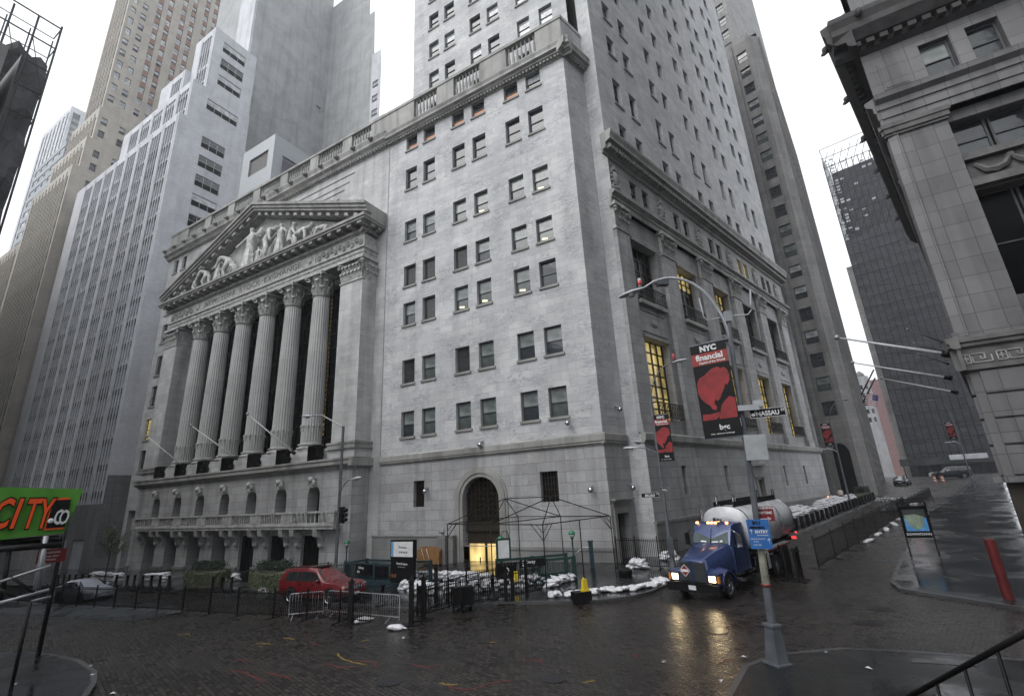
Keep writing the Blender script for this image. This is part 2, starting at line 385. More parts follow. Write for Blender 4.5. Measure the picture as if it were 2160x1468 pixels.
for a, b, c, e in low[1:]:
    g = MB(FB); g.face([(b,-.4,c),(a,-.4,c),(a,-.4,e),(b,-.4,e)], 0)
    for k in range(1, 6): x = a+(b-a)*k/6; g.box(x-.025, x+.025, -.4, -.34, c, e, 1)
    for k in range(1, 5): z = c+(e-c)*k/5; g.box(a, b, -.4, -.35, z-.02, z+.02, 1)
    part('barred_window', g, [M['glassblk'], M['bronze']], CB)
# side door of the block
g = MB(FW); g.box(.6,1.9,-.75,-.7,-.5,3.2,0); part('side_door', g, [M['black']], CB)
g = MB(FW); g.box(.25,.53,0,.14,-.5,3.6); g.box(1.97,2.25,0,.14,-.5,3.6); g.box(.53,1.97,0,.14,3.27,3.6); g.box(.2,2.3,0,.1,3.6,4.1); g.box(.05,2.45,0,.42,4.1,4.22); g.box(.15,2.35,0,.28,4.0,4.1)
part('side_door_surround', g, [M['trim']], CB)
# ledge between base and upper wall
LP = [(.12,7.95),(.2,8.05),(.2,8.15),(.26,8.2),(.26,8.62),(.1,8.74)]
g = MB(FB); mould(g, -.22, 21.55, 0, LP); g.fr = FW; mould(g, -.2, 2.7, 0, LP); part('ledge', g, [M['trim']], CB)
# cornice with egg pattern, balustrade
CP = [(.06,43.15),(.12,43.3),(.5,43.5),(.55,43.62),(.8,43.75),(.8,44.0),(.9,44.3),(.9,44.4)]
g = MB(FB); mould(g, -.9, 21.6, 0, CP); g.fr = FW; mould(g, -.85, 3.0, 0, CP); g.fr = FB
for k in range(58): x = .2+k*.37; g.box(x, x+.2, .12, .42, 43.22, 43.44)
g.fr = FW
for k in range(7): x = .2+k*.37; g.box(x, x+.2, .12, .42, 43.22, 43.44)
part('cornice', g, [M['trim']], CB)
def balustrade(u0, u1, zb, zt, d0, bays, root, fr=FB, ends=True):
    g = MB(fr); g.box(u0, u1, d0-.3, d0+.3, zb, zb+.75); g.box(u0-.1, u1+.1, d0-.38, d0+.38, zt-.42, zt-.08); g.box(u0-.05, u1+.05, d0-.3, d0+.3, zt-.08, zt+.03)
    for a, b in bays: g.box(a, b, d0-.3, d0+.3, zb+.75, zt-.42)
    r = part('balustrade', g, [M['trim']], root)
    h = zt-.42-zb-.75; n = 8
    es = sorted(bays)
    for (a, b), (c, e) in zip(es, es[1:]):
        k = MB(fr); cnt = max(4, int((c-b)/.42))
        for i in range(cnt): x = b+(c-b)*(i+.5)/cnt; k.lathe([(.13,0),(.13,.08*h),(.07,.14*h),(.15,.38*h),(.12,.5*h),(.06,.8*h),(.12,.9*h),(.12,h)], (x, d0, zb+.75), 8)
        part('balusters', k, [M['trim']], r)
balustrade(-.1, 21.6, 44.45, 48.1, -.1, [(-.1,2.6),(5.9,9.0),(12.4,14.6),(17.9,21.6)], CB)
g = MB(FW); g.box(-.1, 3.0, -.3, .15, 44.45, 47.7); g.box(-.2, 3.05, -.35, .22, 47.7, 48.1); part('parapet', g, [M['marble']], CB)
g = MB(FB); g.face([(21.57,0,44.4),(-.1,0,44.4),(-.6,-NF,44.4),(21.57,-NF,44.4)][::-1]); part('roof', g, [M['granite']], CB)
# tower: Broad side (set back) and Wall side
TW1, ZT = 47.6, 95.0
tr = [36.65+0, 42.05, 48.0, 52.7]+[52.7+4.65*k for k in range(1, 8)]
th = [2.95, 3.1, 2.35, 2.4]+[2.4]*7
hb, hw = [], []
for z, h in list(zip(tr, th))[2:8]:
    for u in (2.3, 4.95, 8.7, 11.1, 14.8, 17.2): hb.append(hole(u, z-h/2, 1.5, h)); its.append((FB, u, z-h/2, 1.48, h-.02, random.choice(['dark','green','blind','dark','pale']) if u > 6 else 'allpale', None))
TBF = Fr(FB.P(0,-NF,0), BD, NB); TWF = Fr(FW.P(0,1.45,0), WD, NW)
its = [(TBF if i[6] is None else i[0], i[1], i[2], i[3], i[4], i[5], i[6] or .3) for i in its]
BC = [5.75+8.15*k for k in range(5)]
hw = []; itw = []
for z, h in zip(tr, th):
    for b in BC:
        for s in (b+.68, b+3.58): hw.append(hole(s, z-h/2, 1.38, h)); itw.append((TWF, s, z-h/2, 1.36, h-.02, random.choice(['dark','dark','dark','green','blind']), .45))
mb = MB(TBF); facade(mb, -.05, 20.4, 44.4, ZT, hb, .5); mb.fr = TWF; facade(mb, 3.0, TW1, 34.6, ZT, hw, .6)
mb.fr = TBF; mb.face([(20.4,0,44.4),(20.4,-14,44.4),(20.4,-14,ZT),(20.4,0,ZT)][::-1])
mb.fr = TWF; mb.face([(TW1,0,-1),(TW1,-18,-1),(TW1,-18,ZT),(TW1,0,ZT)]); mb.face([(3.0,0,ZT),(TW1,0,ZT),(TW1,-18,ZT),(3.0,-18,ZT)])
mb.face([(3,-1.45,-1),(3,0,-1),(3,0,ZT),(3,-1.45,ZT)][::-1])
part('tower_wall', mb, [M['marble']], CB)
mb = MB(TWF); mb.box(3.4, TW1-.5, -17, -1.35, 0, ZT-.5); mb.fr = FB; mb.box(4.2, 21.3, -16, -1.3, 0, 44.2); mb.box(5, 20.0, -16, -NF-.7, 44.4, ZT-.5); mb.box(20.8,22.4,-9,-.62,-3,44); mb.fr = FW; mb.box(4.0,6.0,-.2,.6,0,40); part('dark_core', mb, [M['black']], CB)  # dark boxes added inside so no sky shows through the gaps
g = MB(FB); g.box(21.52,21.62,-.02,.02,8.8,43.1); part('expansion_joint', g, [M['granite']], CB)
# Wall side lower storeys behind the pilasters
big = [(b-.15, b+3.85, 9.95, 16.7) for b in BC]; up = [(b-.15, b+3.95, 20.0, 25.6) for b in BC]
fz = [hole(s, 29.85, 1.3, 2.15) for b in BC for s in (b+1.25, b+3.35)]
sm = [(7.95,8.75,4.15,6.35),(15.85,16.65,4.15,6.35),(31.5,32.1,4.2,6.35),(38.6,39.3,4.2,6.35)]
mb = MB(TWF); facade(mb, 3.0, TW1, 8.7, 28.0, big+up, .9, d=-.35); facade(mb, 3.0, TW1, 28.9, 32.9, fz, .5, d=-.1)
facade(mb, 3.0, TW1, 28.0, 28.9, [], d=.05)
part('colonnade_wall', mb, [M['marblebase']], CB)
mb = MB(TWF); facade(mb, 3.0, TW1, 2.55, 8.05, sm+[(23.2,24.5,2.55,5.0)], .6, d=0); part('street_wall', mb, [M['marblebase']], CB)
mb = MB(TWF); mb.box(2.9, 23.2, 0, .14, -1.5, 2.4); mb.box(24.5, TW1, 0, .14, -1.5, 2.4); mb.box(2.85, 23.2, .0, .22, 2.4, 2.6); mb.box(24.5, TW1, 0, .22, 2.4, 2.6); part('plinth', mb, [M['granite']], CB)
for a, b, c, e in sm+[(23.2,24.5,0,5.0)]:
    g = MB(TWF); g.face([(b,-.5,c),(a,-.5,c),(a,-.5,e),(b,-.5,e)][::1], 0)
    for k in range(1, 4): x = a+(b-a)*k/4; g.box(x-.02, x+.02, -.48, -.42, c, e, 1)
    part('barred_window', g, [M['glassblk'], M['bronze']], CB)
g = MB(TWF); g.box(22.8,23.15,0,.12,1,5.2); g.box(24.55,24.9,0,.12,1,5.2); g.box(22.6,25.1,0,.3,5.2,5.45); g.box(22.3,25.4,0,.55,6.3,6.5); g.box(22.6,25.1,0,.15,5.45,6.3); part('doorway_surround', g, [M['trim']], CB)
g = MB(TWF); mould(g, 2.7, TW1, 0, [(.15,7.95),(.2,8.05),(.3,8.15),(.34,8.6),(.1,8.75)]); part('ledge', g, [M['trim']], CB)
PL = [3.9, 11.8, 19.95, 28.1, 36.25, 44.4]
def leaf(g, x, d, z, w, h, o, ax=0, mi=0):
    """one curling acanthus leaf; ax 0: faces +d, 1: faces +x, -1: faces -x"""
    def q(a, b, c): return (x+a, d+b, c) if ax == 0 else ((x+b*ax, d+a, c))
    P0 = [(-w/2,0,z),(w/2,0,z)]; P1 = [(-w*.6,o*.5,z+h*.6),(w*.6,o*.5,z+h*.6)]; P2 = [(-w*.45,o,z+h*.95),(w*.45,o,z+h*.95)]; P3 = [(-w*.25,o*1.35,z+h*.72),(w*.25,o*1.35,z+h*.72)]
    for A, B_ in ((P0,P1),(P1,P2),(P2,P3)):
        pts = [q(*A[0]), q(*A[1]), q(*B_[1]), q(*B_[0])]
        g.face(pts if ax != 1 else pts[::-1], mi)
    a, b = q(0,o*.75,z+h*.9), q(0,0,z+h*.3); g.tube([b, a], [w*.08, w*.16], 5, mi)
def pil_cap(g, x0, x1, z0, z1, d0, mi=0, side=None):
    w = x1-x0; h = z1-z0; cx = (x0+x1)/2
    g.box(x0, x1, d0-.3, d0, z0, z1-.12*h, mi); g.box(x0-.1, x1+.1, d0-.3, d0+.1, z0-.12, z0+.04, mi)
    n = max(3, int(round(w/.55)))
    for i in range(n): leaf(g, x0+w*(i+.5)/n, d0, z0+.02*h, w/n*.85, h*.42, .26, 0, mi)
    for i in range(n-1): leaf(g, x0+w*(i+1)/n, d0, z0+.28*h, w/n*.85, h*.42, .34, 0, mi)
    for s in (x0, x1):
        sg = -1 if s == x0 else 1
        g.tube([(s+sg*(.12+.17*math.cos(t)), d0+.25, z1-.3*h+.17*math.sin(t)) for t in [i*PI/3 for i in range(6)]], .1, 5, mi)
        g.tube([(cx+sg*.1, d0+.12, z0+.5*h), (cx+sg*w*.3, d0+.2, z0+.72*h), (s+sg*.1, d0+.28, z1-.18*h)], .07, 5, mi)
    g.box(x0-.28, x1+.28, d0-.3, d0+.34, z1-.14*h, z1, mi); g.sphere((cx, d0+.32, z1-.1*h), (.2,.16,.2), 6, 4, mi)
g = MB(TWF)
for k, c in enumerate(PL):
    g = MB(TWF); hwid = 1.15 if k else .95
    g.box(c-hwid, c+hwid, -.36, .0, 8.75, 25.75); g.box(c-hwid-.1, c+hwid+.1, -.36, .12, 8.75, 9.6)
    pp = part('pilaster', g, [M['marblebase']], CB)
    g = MB(TWF); pil_cap(g, c-hwid, c+hwid, 25.8, 28.1, .0); part('capital', g, [M['carve']], pp)
g = MB(TWF); mould(g, 2.6, TW1, 0, [(.05,28.1),(.1,28.5),(.18,28.5),(.2,28.75),(.5,28.95),(.5,29.15),(0,29.3)]); part('architrave', g, [M['trim']], CB)
g = MB(TWF); mould(g, 2.2, TW1+.3, 0, [(.0,32.75),(.1,32.85),(.12,33.1),(.4,33.15),(.45,33.65),(.95,33.8),(.95,34.1),(1.1,34.5),(1.1,34.75)])
for k in range(99): x = 2.5+k*.46; g.box(x, x+.26, .1, .72, 33.2, 33.62)
part('string_cornice', g, [M['trim']], CB)
for k, c in enumerate(PL):
    g = MB(TWF)
    for t in range(14): a = 2*PI*t/14; g.sphere((c+.62*math.cos(a), .0, 31.0+.95*math.sin(a)), (.16,.12,.16), 5, 4)
    g.sphere((c,.0,31.0), (.42,.16,.7), 8, 6); g.sphere((c,.0,32.1), (.35,.14,.2), 6, 4); g.sphere((c-.6,0,29.9), (.22,.12,.16), 5, 4); g.sphere((c+.6,0,29.9), (.22,.12,.16), 5, 4)
    part('cartouche', g, [M['carve']], CB)
for i, (b, c) in enumerate(((h[0], h[1]) for h in big)):
    s = (b+c)/2
    for (z0, z1, lit) in ((9.95, 16.7, 1), (20.0, 25.6, 0)):
        g = MB(TWF); w = c-b; rows = 7 if lit else 5
        for k in range(5): x = b+w*k/4; x = min(max(x, b+.09), c-.09); g.box(x-.08, x+.08, -1.12, -.98, z0, z1)
        for k in range(rows+1): z = z0+(z1-z0)*k/rows; g.box(b, c, -1.1, -1.0, max(z0, z-.06), min(z1, z+.06))
        fo = part('bay_window', g, [M['bronze']], CB)
        g = MB(TWF); zt = z1-1.7
        lo = 'litwin' if (lit and i != 1) else 'glassblk'; hi = 'litwin' if (lit and i != 1) or (not lit and i in (1, 2)) else 'glassblk'
        if not lit:
            g.face([(c,-1.08,z0),(b,-1.08,z0),(b,-1.08,zt),(c,-1.08,zt)], 0); g.face([(c,-1.08,zt),(b,-1.08,zt),(b,-1.08,z1),(c,-1.08,z1)], 1)
        else: g.face([(c,-1.08,z0),(b,-1.08,z0),(b,-1.08,z1),(c,-1.08,z1)], 0)
        part('pane', g, [M[lo], M[hi]], fo)
        g = MB(TWF); hb2 = 1.25
        for z in (z0+.1, z0+hb2): g.box(b-.1, c+.1, .02, .1, z-.04, z+.04); g.box(b-.1, b-.02, -.35, .1, z-.04, z+.04); g.box(c+.02, c+.1, -.35, .1, z-.04, z+.04)
        for k in range(21): x = b+w*k/20; g.box(x-.02, x+.02, .04, .08, z0+.1, z0+hb2)
        for k in range(10): x = b+w*(k+.5)/10; g.tube([(x-.15,.06,z0+.3),(x+.15,.06,z0+1.1)], .015, 4)
        part('balcony_rail', g, [M['black']], CB)
    g = MB(TWF); g.box(b-.25, c+.25, -.34, .05, 19.6, 19.95); part('balcony_slab', g, [M['trim']], CB); g = MB(TWF); g.box(b-.1, c+.1, -.36, -.22, 16.72, 16.95); part('lintel', g, [M['trim']], CB); g = MB(TWF); g.box(b-.1, c+.1, -.36, -.15, 25.62, 25.95); part('lintel', g, [M['trim']], CB); g = MB(TWF); g.box(b+.1, c-.1, -.4, -.28, 17.2, 17.3); g.box(b+.1, c-.1, -.4, -.28, 19.1, 19.2); g.sphere((s,-.3,18.2), (.6,.1,.35), 8, 4)
    part('carved_panel', g, [M['trim']], CB)
for i, b in enumerate(BC):
    for s in (b+1.25, b+3.35): itw.append((TWF, s, 29.87, 1.28, 2.1, 'lit' if i == 3 else 'dark', .4))
add_windows(CB, its+itw, 100)
def ball_camera(fr, s, z):
    p = fr.P(s, 0, z); o = tag(empty('wall_camera', p, fr.rot()), None, 'camera')
    g = MB(); g.tube([(0,0,.1),(0,.35,.1),(0,.42,0)], .035, 6); g.box(-.1,.1,0,.03,-.02,.22); solo('bracket', g, M['galv'], parent=o)
    g = MB(); g.sphere((0,.42,-.12), .2, 12, 8); solo('dome', g, M['chrome'], parent=o); return o
M['chrome'] = plain('mirror_dome', (.45,.46,.48), .12, 1.0, .1)
tag(ball_camera(FB, 15.9, 5.55), 'silver ball camera on the wall beside the slit window left of the arch'); tag(ball_camera(FB, 2.45, 9.75), 'silver ball camera above the ledge at the right edge of the Broad side')
tag(ball_camera(FB, 1.15, 5.0), 'silver ball camera on the wall between the dark window and the corner'); tag(ball_camera(FW, 1.9, 10.6), 'silver ball camera just round the corner above the ledge')
tag(ball_camera(FW, 2.4, 5.0), 'silver ball camera above the corner door by the street sign'); tag(ball_camera(FB, 10.2, 8.9), 'small silver ball camera standing on the ledge above the arch')
# ================================================================== stock exchange
EX = tag(empty('stock_exchange', FB.P(42.3,0,0)), 'marble temple front with six fluted columns, a sculpted pediment and a balcony', 'building')
mb = MB(FB)
facade(mb, 21.57, 69.4, 10.0, 43.9, [(26.4,58.2,10.0,29.2)]+[hole(67.2, z, 1.5, 3.0) for z in (10.2,14.6,19.4,24.0,29.0,33.6)]+[hole(u, 40.6, 1.3, 2.2) for u in (67.2,64.8)], .45, d=-.0)
facade(mb, 21.57, 69.4, -3.5, 10.0, [(63.2,68.4,-3.5,5.2)], .9)
mb.face([(69.4,0,-3.5),(69.4,-20,-3.5),(69.4,-20,44),(69.4,0,44)][::1])
mb.box(21.5,21.6,-.02,.012,8.8,43.1,0)
for z, a in ((42.3,27.2),(41.3,28.0),(40.5,28.8),(39.6,29.6)): mb.box(a, 48, 0, .1, z-.14, z)
part('wall', mb, [M['marble2']], EX)
mb = MB(FB); mb.box(22.5, 69, -18, -2.9, -3, 43.5); mb.box(22.5,26,-3,-1,-3,43); mb.box(59,62.5,-3,-1,-3,43); part('dark_core', mb, [M['black']], EX)  # added dark backing that blocks the sky behind the openings
mb = MB(FB)   # deep porch behind the columns
mb.face([(58.2,-.45,10),(58.2,-2.6,10),(58.2,-2.6,29.2),(58.2,-.45,29.2)]); mb.face([(26.4,-2.6,10),(26.4,-.45,10),(26.4,-.45,29.2),(26.4,-2.6,29.2)]); mb.face([(26.4,-2.6,29.2),(58.2,-2.6,29.2),(58.2,0,29.2),(26.4,0,29.2)])
part('porch', mb, [M['trim']], EX)
g = MB(FB)
for k in range(33): x = 26.5+k*.99; g.box(x-.06, x+.06, -2.5, -2.3, 10, 29.2)
for k in range(12): z = 10+k*1.7; g.box(26.4, 58.2, -2.48, -2.34, z-.08, z+.08)
gl = part('curtain_wall', g, [M['black']], EX)
g = MB(FB); g.face([(58.2,-2.52,10),(26.4,-2.52,10),(26.4,-2.52,29.2),(58.2,-2.52,29.2)]); part('pane', g, [M['glassblk']], gl)
g = MB(FB)
for k in range(30): z = 12.0+.55*k; g.box(32.55, 32.55+.10+.1*random.random(), -2.36, -2.33, z, z+.22)
part('string_light', g, [litglass('dim_gold_glass', (.8,.5,.1), .22)], gl)
# base storey
mb = MB(FB); CU = [42.3+4.8*(k-3) for k in range(7)]
facade(mb, 22.9, 61.7, -3.5, 8.0, [(c-.85, c+.85, 3.0, 6.5) for c in CU]+[(c-1.25, c+1.25, -3.5, 2.15) for c in CU], 1.25, d=2.0)
for c in CU: arch_fill(mb, c, .85, 5.65, 6.5, 2.0, 1.25)
for u in (22.9, 61.7):
    q = [(u,2.0,-3.5),(u,0,-3.5),(u,0,8.0),(u,2.0,8.0)]; mb.face(q if u > 50 else q[::-1])
part('base_storey', mb, [M['marblebase']], EX)
g = MB(FB)
for a, b in [(60.95,61.9)]+[(c+1.25, c+3.55) for c in CU[:-1]]+[(22.7,CU[0]-1.25)]: g.box(a, b, 2.0, 2.14, -3.5, -.55-.02*(a-25)); g.box(a-.05, b+.05, 2.0, 2.2, -.72-.02*(a-25), -.5-.02*(a-25))
part('plinth', g, [M['granite']], EX)
for c in CU:
    g = MB(FB); g.box(c-.85, c+.85, .78, .85, 3.0, 6.5); part('arched_window', g, [M['glassblk']], EX)
    g = MB(FB); dd_ = .85 if c < 38 else 0; g.box(c-1.25, c+1.25, .76+dd_, .84+dd_, -3.5, 2.15)
    for k in range(-3, 4): g.box(c+.33*k-.03, c+.33*k+.03, .84+dd_, .9+dd_, -3, 2.1)
    part('door', g, [M['glassblk'] if c < 38 or c > 50 else M['granite']], EX)
    g = MB(FB); g.box(c-.28, c+.28, 2.0, 2.45, 6.35, 7.2); g.sphere((c,2.42,7.05), (.32,.3,.3), 8, 6); g.sphere((c-.3,2.35,6.75), (.2,.2,.3), 6, 5); g.sphere((c+.3,2.35,6.75), (.2,.2,.3), 6, 5); g.sphere((c,2.35,6.5), (.25,.2,.2), 6, 5)
    part('keystone', g, [M['carve']], EX)
g = MB(FB); g.box(23.9, 59.9, 2.0, 2.95, 2.75, 3.0); g.box(23.8, 60.0, 2.0, 3.02, 3.0, 3.12); g.box(23.9, 59.9, 2.6, 2.9, 3.12, 3.28); g.box(23.85, 59.95, 2.55, 2.97, 4.1, 4.26)
bays = [23.9]+[c+2.4 for c in CU[:-1]]+[59.9]
for x in bays: g.box(max(23.9, x-.85), min(59.9, x+.85), 2.6, 2.92, 3.28, 4.1)
g.box(23.9, 24.2, 2.0, 2.9, 3.12, 4.1); g.box(59.6, 59.9, 2.0, 2.9, 3.12, 4.1)
bal = part('balcony', g, [M['carve']], EX)
g = MB(FB)
for a, b in zip(bays, bays[1:]):
    for i in range(9): x = a+.95+(b-a-1.9)*i/8; g.lathe([(.08,0),(.04,.1),(.1,.35),(.05,.62),(.08,.82)], (x, 2.75, 3.28), 6)
part('balusters', g, [M['carve']], bal)
for c in [x for q in CU for x in (q-1.6, q+1.6)]:
    g = MB(FB); g.slaby([(2.0,1.2),(2.25,1.25),(2.35,1.9),(2.85,2.15),(2.95,2.72),(2.0,2.72)], c-.28, c+.28); g.sphere((c,2.75,2.42), (.26,.17,.2), 8, 5); g.sphere((c,2.25,1.35), (.18,.15,.22), 6, 5)
    part('bracket', g, [M['carve']], EX)
g = MB(FB); mould(g, 22.5, 62.1, 2.0, [(.05,7.75),(.15,7.95),(.2,8.05),(.55,8.2),(.55,8.5),(.65,8.6),(.65,8.72)])
g.box(22.4, 22.9, 0, 2.6, 8.0, 8.72); g.box(61.7, 62.2, 0, 2.6, 8.0, 8.72); g.box(22.9, 61.7, -2.6, 2.5, 8.72, 8.8)
part('ledge', g, [M['trim']], EX)
# pedestals, columns
COL = [42.3-12+4.8*k for k in range(6)]
for c in COL:
    g = MB(FB); g.box(c-1.35, c+1.35, -.4, 2.15, 8.8, 9.75); pc = part('pedestal', g, [M['marble2']], EX)
    g = MB(FB); z0, z1 = 9.75, 26.6
    g.box(c-1.3, c+1.3, -.35, 2.1, z0, z0+.28); col = None
    g.lathe([(1.28,.28),(1.33,.4),(1.28,.52),(1.12,.56),(1.1,.66),(1.2,.72),(1.2,.84),(1.06,.9)], (c,.9,z0), 32)
    col = part('column_base', g, [M['carve']], EX)
    g = MB(FB); n = 96; prof = [(1.0,z0+.9),(1.0,z0+3),(.985,16),(.95,20),(.9,24),(.86,z1)]
    def rr(r, k): return r-(.075 if k % 4 == 2 else .055 if k % 4 in (1,3) else 0)
    for (r0, a), (r1, b) in zip(prof, prof[1:]):
        for k in range(n):
            q = (k+1) % n; ff = lambda r, kk, z: (c+rr(r,kk)*math.cos(2*PI*kk/n), .9+rr(r,kk)*math.sin(2*PI*kk/n), z)
            g.face([ff(r0,k,a), ff(r0,q,a), ff(r1,q,b), ff(r1,k,b)], 0, [(k*.07,a),(k*.07+.07,a),(k*.07+.07,b),(k*.07,b)])
    for k in range(12): a = 2*PI*k/12; g.sphere((c+1.02*math.cos(a), .9+1.02*math.sin(a), z0+2.6), (.12,.12,.2), 5, 4, 1); g.sphere((c+1.02*math.cos(a), .9+1.02*math.sin(a), z0+2.25), (.07,.07,.2), 5, 3, 1)
    col = part('column', g, [M['fluted'], M['carve']], EX)
    g = MB(FB); h = 2.55
    g.lathe([(.92,-.1),(.98,0),(.86,.08),(.84,1.2),(.95,1.9),(1.15,2.2)], (c,.9,z1), 20)
    for k in range(8):
        for (rw, zz, hh, oo, a0) in ((.86,.05,1.0,.3,0),(.86,.75,1.05,.38,PI/8)):
            a = 2*PI*k/8+a0; ca, sa = math.cos(a), math.sin(a)
            def q(t, o, z): return (c+(rw+o)*ca-t*sa, .9+(rw+o)*sa+t*ca, z1+z)
            w = .3
            A = [[(-w,0,zz),(w,0,zz)],[(-w*1.1,oo*.45,zz+hh*.6),(w*1.1,oo*.45,zz+hh*.6)],[(-w*.8,oo,zz+hh*.95),(w*.8,oo,zz+hh*.95)],[(-w*.4,oo*1.3,zz+hh*.7),(w*.4,oo*1.3,zz+hh*.7)]]
            for L0, L1 in zip(A, A[1:]): g.face([q(*L0[0]), q(*L0[1]), q(*L1[1]), q(*L1[0])])
            g.tube([q(0,.05,zz+.2), q(0,oo*.85,zz+hh*.92)], [.06,.12], 5)
    for sx in (-1,1):
        for sy in (-1,1):
            g.tube([(c+sx*.5,.9+sy*.5,z1+1.2),(c+sx*.9,.9+sy*.9,z1+1.9),(c+sx*1.15,.9+sy*1.15,z1+2.15)], .09, 5)
            g.tube([(c+sx*(1.1+.2*math.cos(t)),.9+sy*(1.1+.2*math.cos(t)),z1+1.95+.2*math.sin(t)) for t in [i*PI/3 for i in range(6)]], .11, 5)
    g.box(c-1.25, c+1.25, -.35, 2.15, z1+2.22, z1+h)
    part('capital', g, [M['carve']], col)
for (a, b) in ((22.9,26.1),(58.5,61.7)):
    g = MB(FB); g.box(a-.15, b+.15, -.3, 2.05, 8.8, 9.6, 0); g.box(a-.35, b+.35, -.3, 2.25, 9.6, 9.8, 1); g.box(a-.25, b+.25, -.3, 2.13, 9.8, 10.05, 1); g.box(a-.32, b+.32, -.3, 2.2, 10.05, 10.25, 1); g.box(a, b, -.3, 1.9, 10.25, 26.6, 0)
    pp = part('corner_pier', g, [M['marble2'], M['trim']], EX)
    g = MB(FB); pil_cap(g, a, b, 26.6, 29.15, 1.9); s = a if a < 40 else b; ax = -1 if a < 40 else 1
    g.box(a, b, -.2, 1.9, 26.6, 28.9); g.box(a-.25, b+.25, -.1, 2.2, 28.85, 29.15)
    for i in range(4): leaf(g, s, .3+.45*i, 26.65, .38, 1.05, .26, ax); leaf(g, s, .1+.45*i, 27.3, .38, 1.05, .34, ax)
    part('capital', g, [M['carve']], pp)
# entablature and pediment
g = MB(FB); g.box(23.0, 61.6, -1.0, 1.78, 29.15, 29.65); g.box(22.95, 61.65, -1.0, 1.86, 29.65, 30.1); g.box(22.8, 61.8, -.5, 2.02, 30.1, 30.3); part('architrave', g, [M['carve']], EX)
g = MB(FB); g.box(23.0, 61.6, 0, 1.78, 30.3, 31.75); fr_ = part('frieze', g, [M['carve']], EX)
g = MB(FB); g.box(30.6, 55.5, 1.78, 1.84, 30.42, 31.62); part('name_panel', g, [M['carve']], fr_)
for (a, b) in ((23.2,30.3),(55.8,61.4)):
    g = MB(FB); k = int((b-a)/.62)
    for i in range(k):
        x = a+(b-a)*(i+.5)/k; z = 31.05+(.16 if i % 2 else -.16)
        g.tube([(x+.26*math.cos(t), 1.86, z+.26*math.sin(t)) for t in [j*PI/4+(PI if i % 2 else 0) for j in range(8)]], .075, 5); g.sphere((x,1.86,z), (.12,.12,.12), 5, 4)
    part('scrollwork', g, [M['carve']], fr_)
for x in (31.5, 54.5): g = MB(FB); g.sphere((x,1.86,31.03), (.34,.16,.42), 8, 5); part('medallion', g, [M['carve']], fr_)
g = MB(FB); UA, UB = 21.8, 62.8
mould(g, UA+1.0, UB-1.0, 1.78, [(.05,31.75),(.12,31.85),(.3,32.0),(.32,32.2),(.4,32.25)])
for k in range(int(40/.42)): x = 22.75+.42*k; g.box(x, x+.24, 1.8, 2.12, 31.9, 32.18)
for k in range(27): x = 22.4+k*1.505; g.box(x, x+.55, 1.8, 2.95, 32.3, 32.62)
for d in (.35, 1.35): g.box(22.0, 22.95, d, d+.5, 32.3, 32.62); g.box(61.65, 62.6, d, d+.5, 32.3, 32.62)
for k in range(8): g.box(22.7, 22.98, .1+.3*k, .26+.3*k, 31.9, 32.18)
g.box(22.7, 61.9, 0, 2.1, 32.18, 32.3); g.box(UA, UB, 0, 3.05, 32.62, 32.85); g.box(UA-.1, UB+.1, 0, 3.2, 32.85, 33.15)
part('horizontal_cornice', g, [M['trim']], EX)
ZA = 42.0; ZE = 33.15; UM = 42.3
g = MB(FB); t0 = .95
for s in (-1, 1):
    e = UA-.1 if s < 0 else UB+.1
    def pt(f, off): return (e+(UM-e)*f, ZE+(ZA-ZE-1.2)*f+off)
    for (o0, o1, d) in ((.02,.3,2.1),(.3,.62,2.85),(.62,1.0,3.05),(1.0,1.35,3.25)):
        a, b, c, q = pt(0,o0), pt(1,o0), pt(1,o1), pt(0,o1)
        g.slabx([a,b,c,q] if s < 0 else [b,a,q,c], -.0, d)
    for k in range(1, 14):
        a, b = pt(k/14, -.3), pt(k/14+.02, -.3+0)
        g.slabx([pt(k/14,-.3),pt(k/14+.028,-.3),pt(k/14+.028,.06),pt(k/14,.06)] if s < 0 else [pt(k/14+.028,-.3),pt(k/14,-.3),pt(k/14,.06),pt(k/14+.028,.06)], 2.25, 2.75)
part('raking_cornice', g, [M['trim']], EX)
g = MB(FB); g.slabx([(UA+1,33.1),(UB-1,33.1),(UM,ZA-1.1)], -.1, 1.1); part('tympanum', g, [M['tymp']], EX)
# top cornice, lion heads, balustrade
g = MB(FB); mould(g, 21.57, 69.9, 0, [(.05,43.2),(.12,43.4),(.45,43.55),(.5,43.7),(.85,43.95),(.85,44.25),(1.0,44.7),(1.0,44.9)])
for k in range(112): x = 21.8+.43*k; g.box(x, x+.24, .1, .44, 43.3, 43.52)
part('cornice', g, [M['trim']], EX)
for k in range(17):
    g = MB(FB); x = 23.6+2.85*k; g.sphere((x,1.12,44.5), (.24,.24,.26), 8, 6); g.sphere((x,1.34,44.38), (.12,.14,.12), 6, 4); g.sphere((x-.2,1.05,44.68), .09, 5, 4); g.sphere((x+.2,1.05,44.68), .09, 5, 4); part('lion_head', g, [M['soot']], EX)
balustrade(21.6, 69.8, 44.9, 48.1, -.1, [(21.6,24.5)]+[(27.8+6.1*k, 29.4+6.1*k) for k in range(6)]+[(64.6,69.8)], EX)
add_windows(EX, [(FB, 67.2, z, 1.48, 2.98, 'lit' if 14 < z < 15 else 'dark', .3) for z in (10.2,14.6,19.4,24.0,29.0,33.6)]+[(FB, u, 40.6, 1.28, 2.18, 'dark', .3) for u in (67.2,64.8)])
g = MB(FB); g.box(63.2,68.4,-.95,-.9,-3.5,5.2); part('side_gate', g, [M['black']], EX)
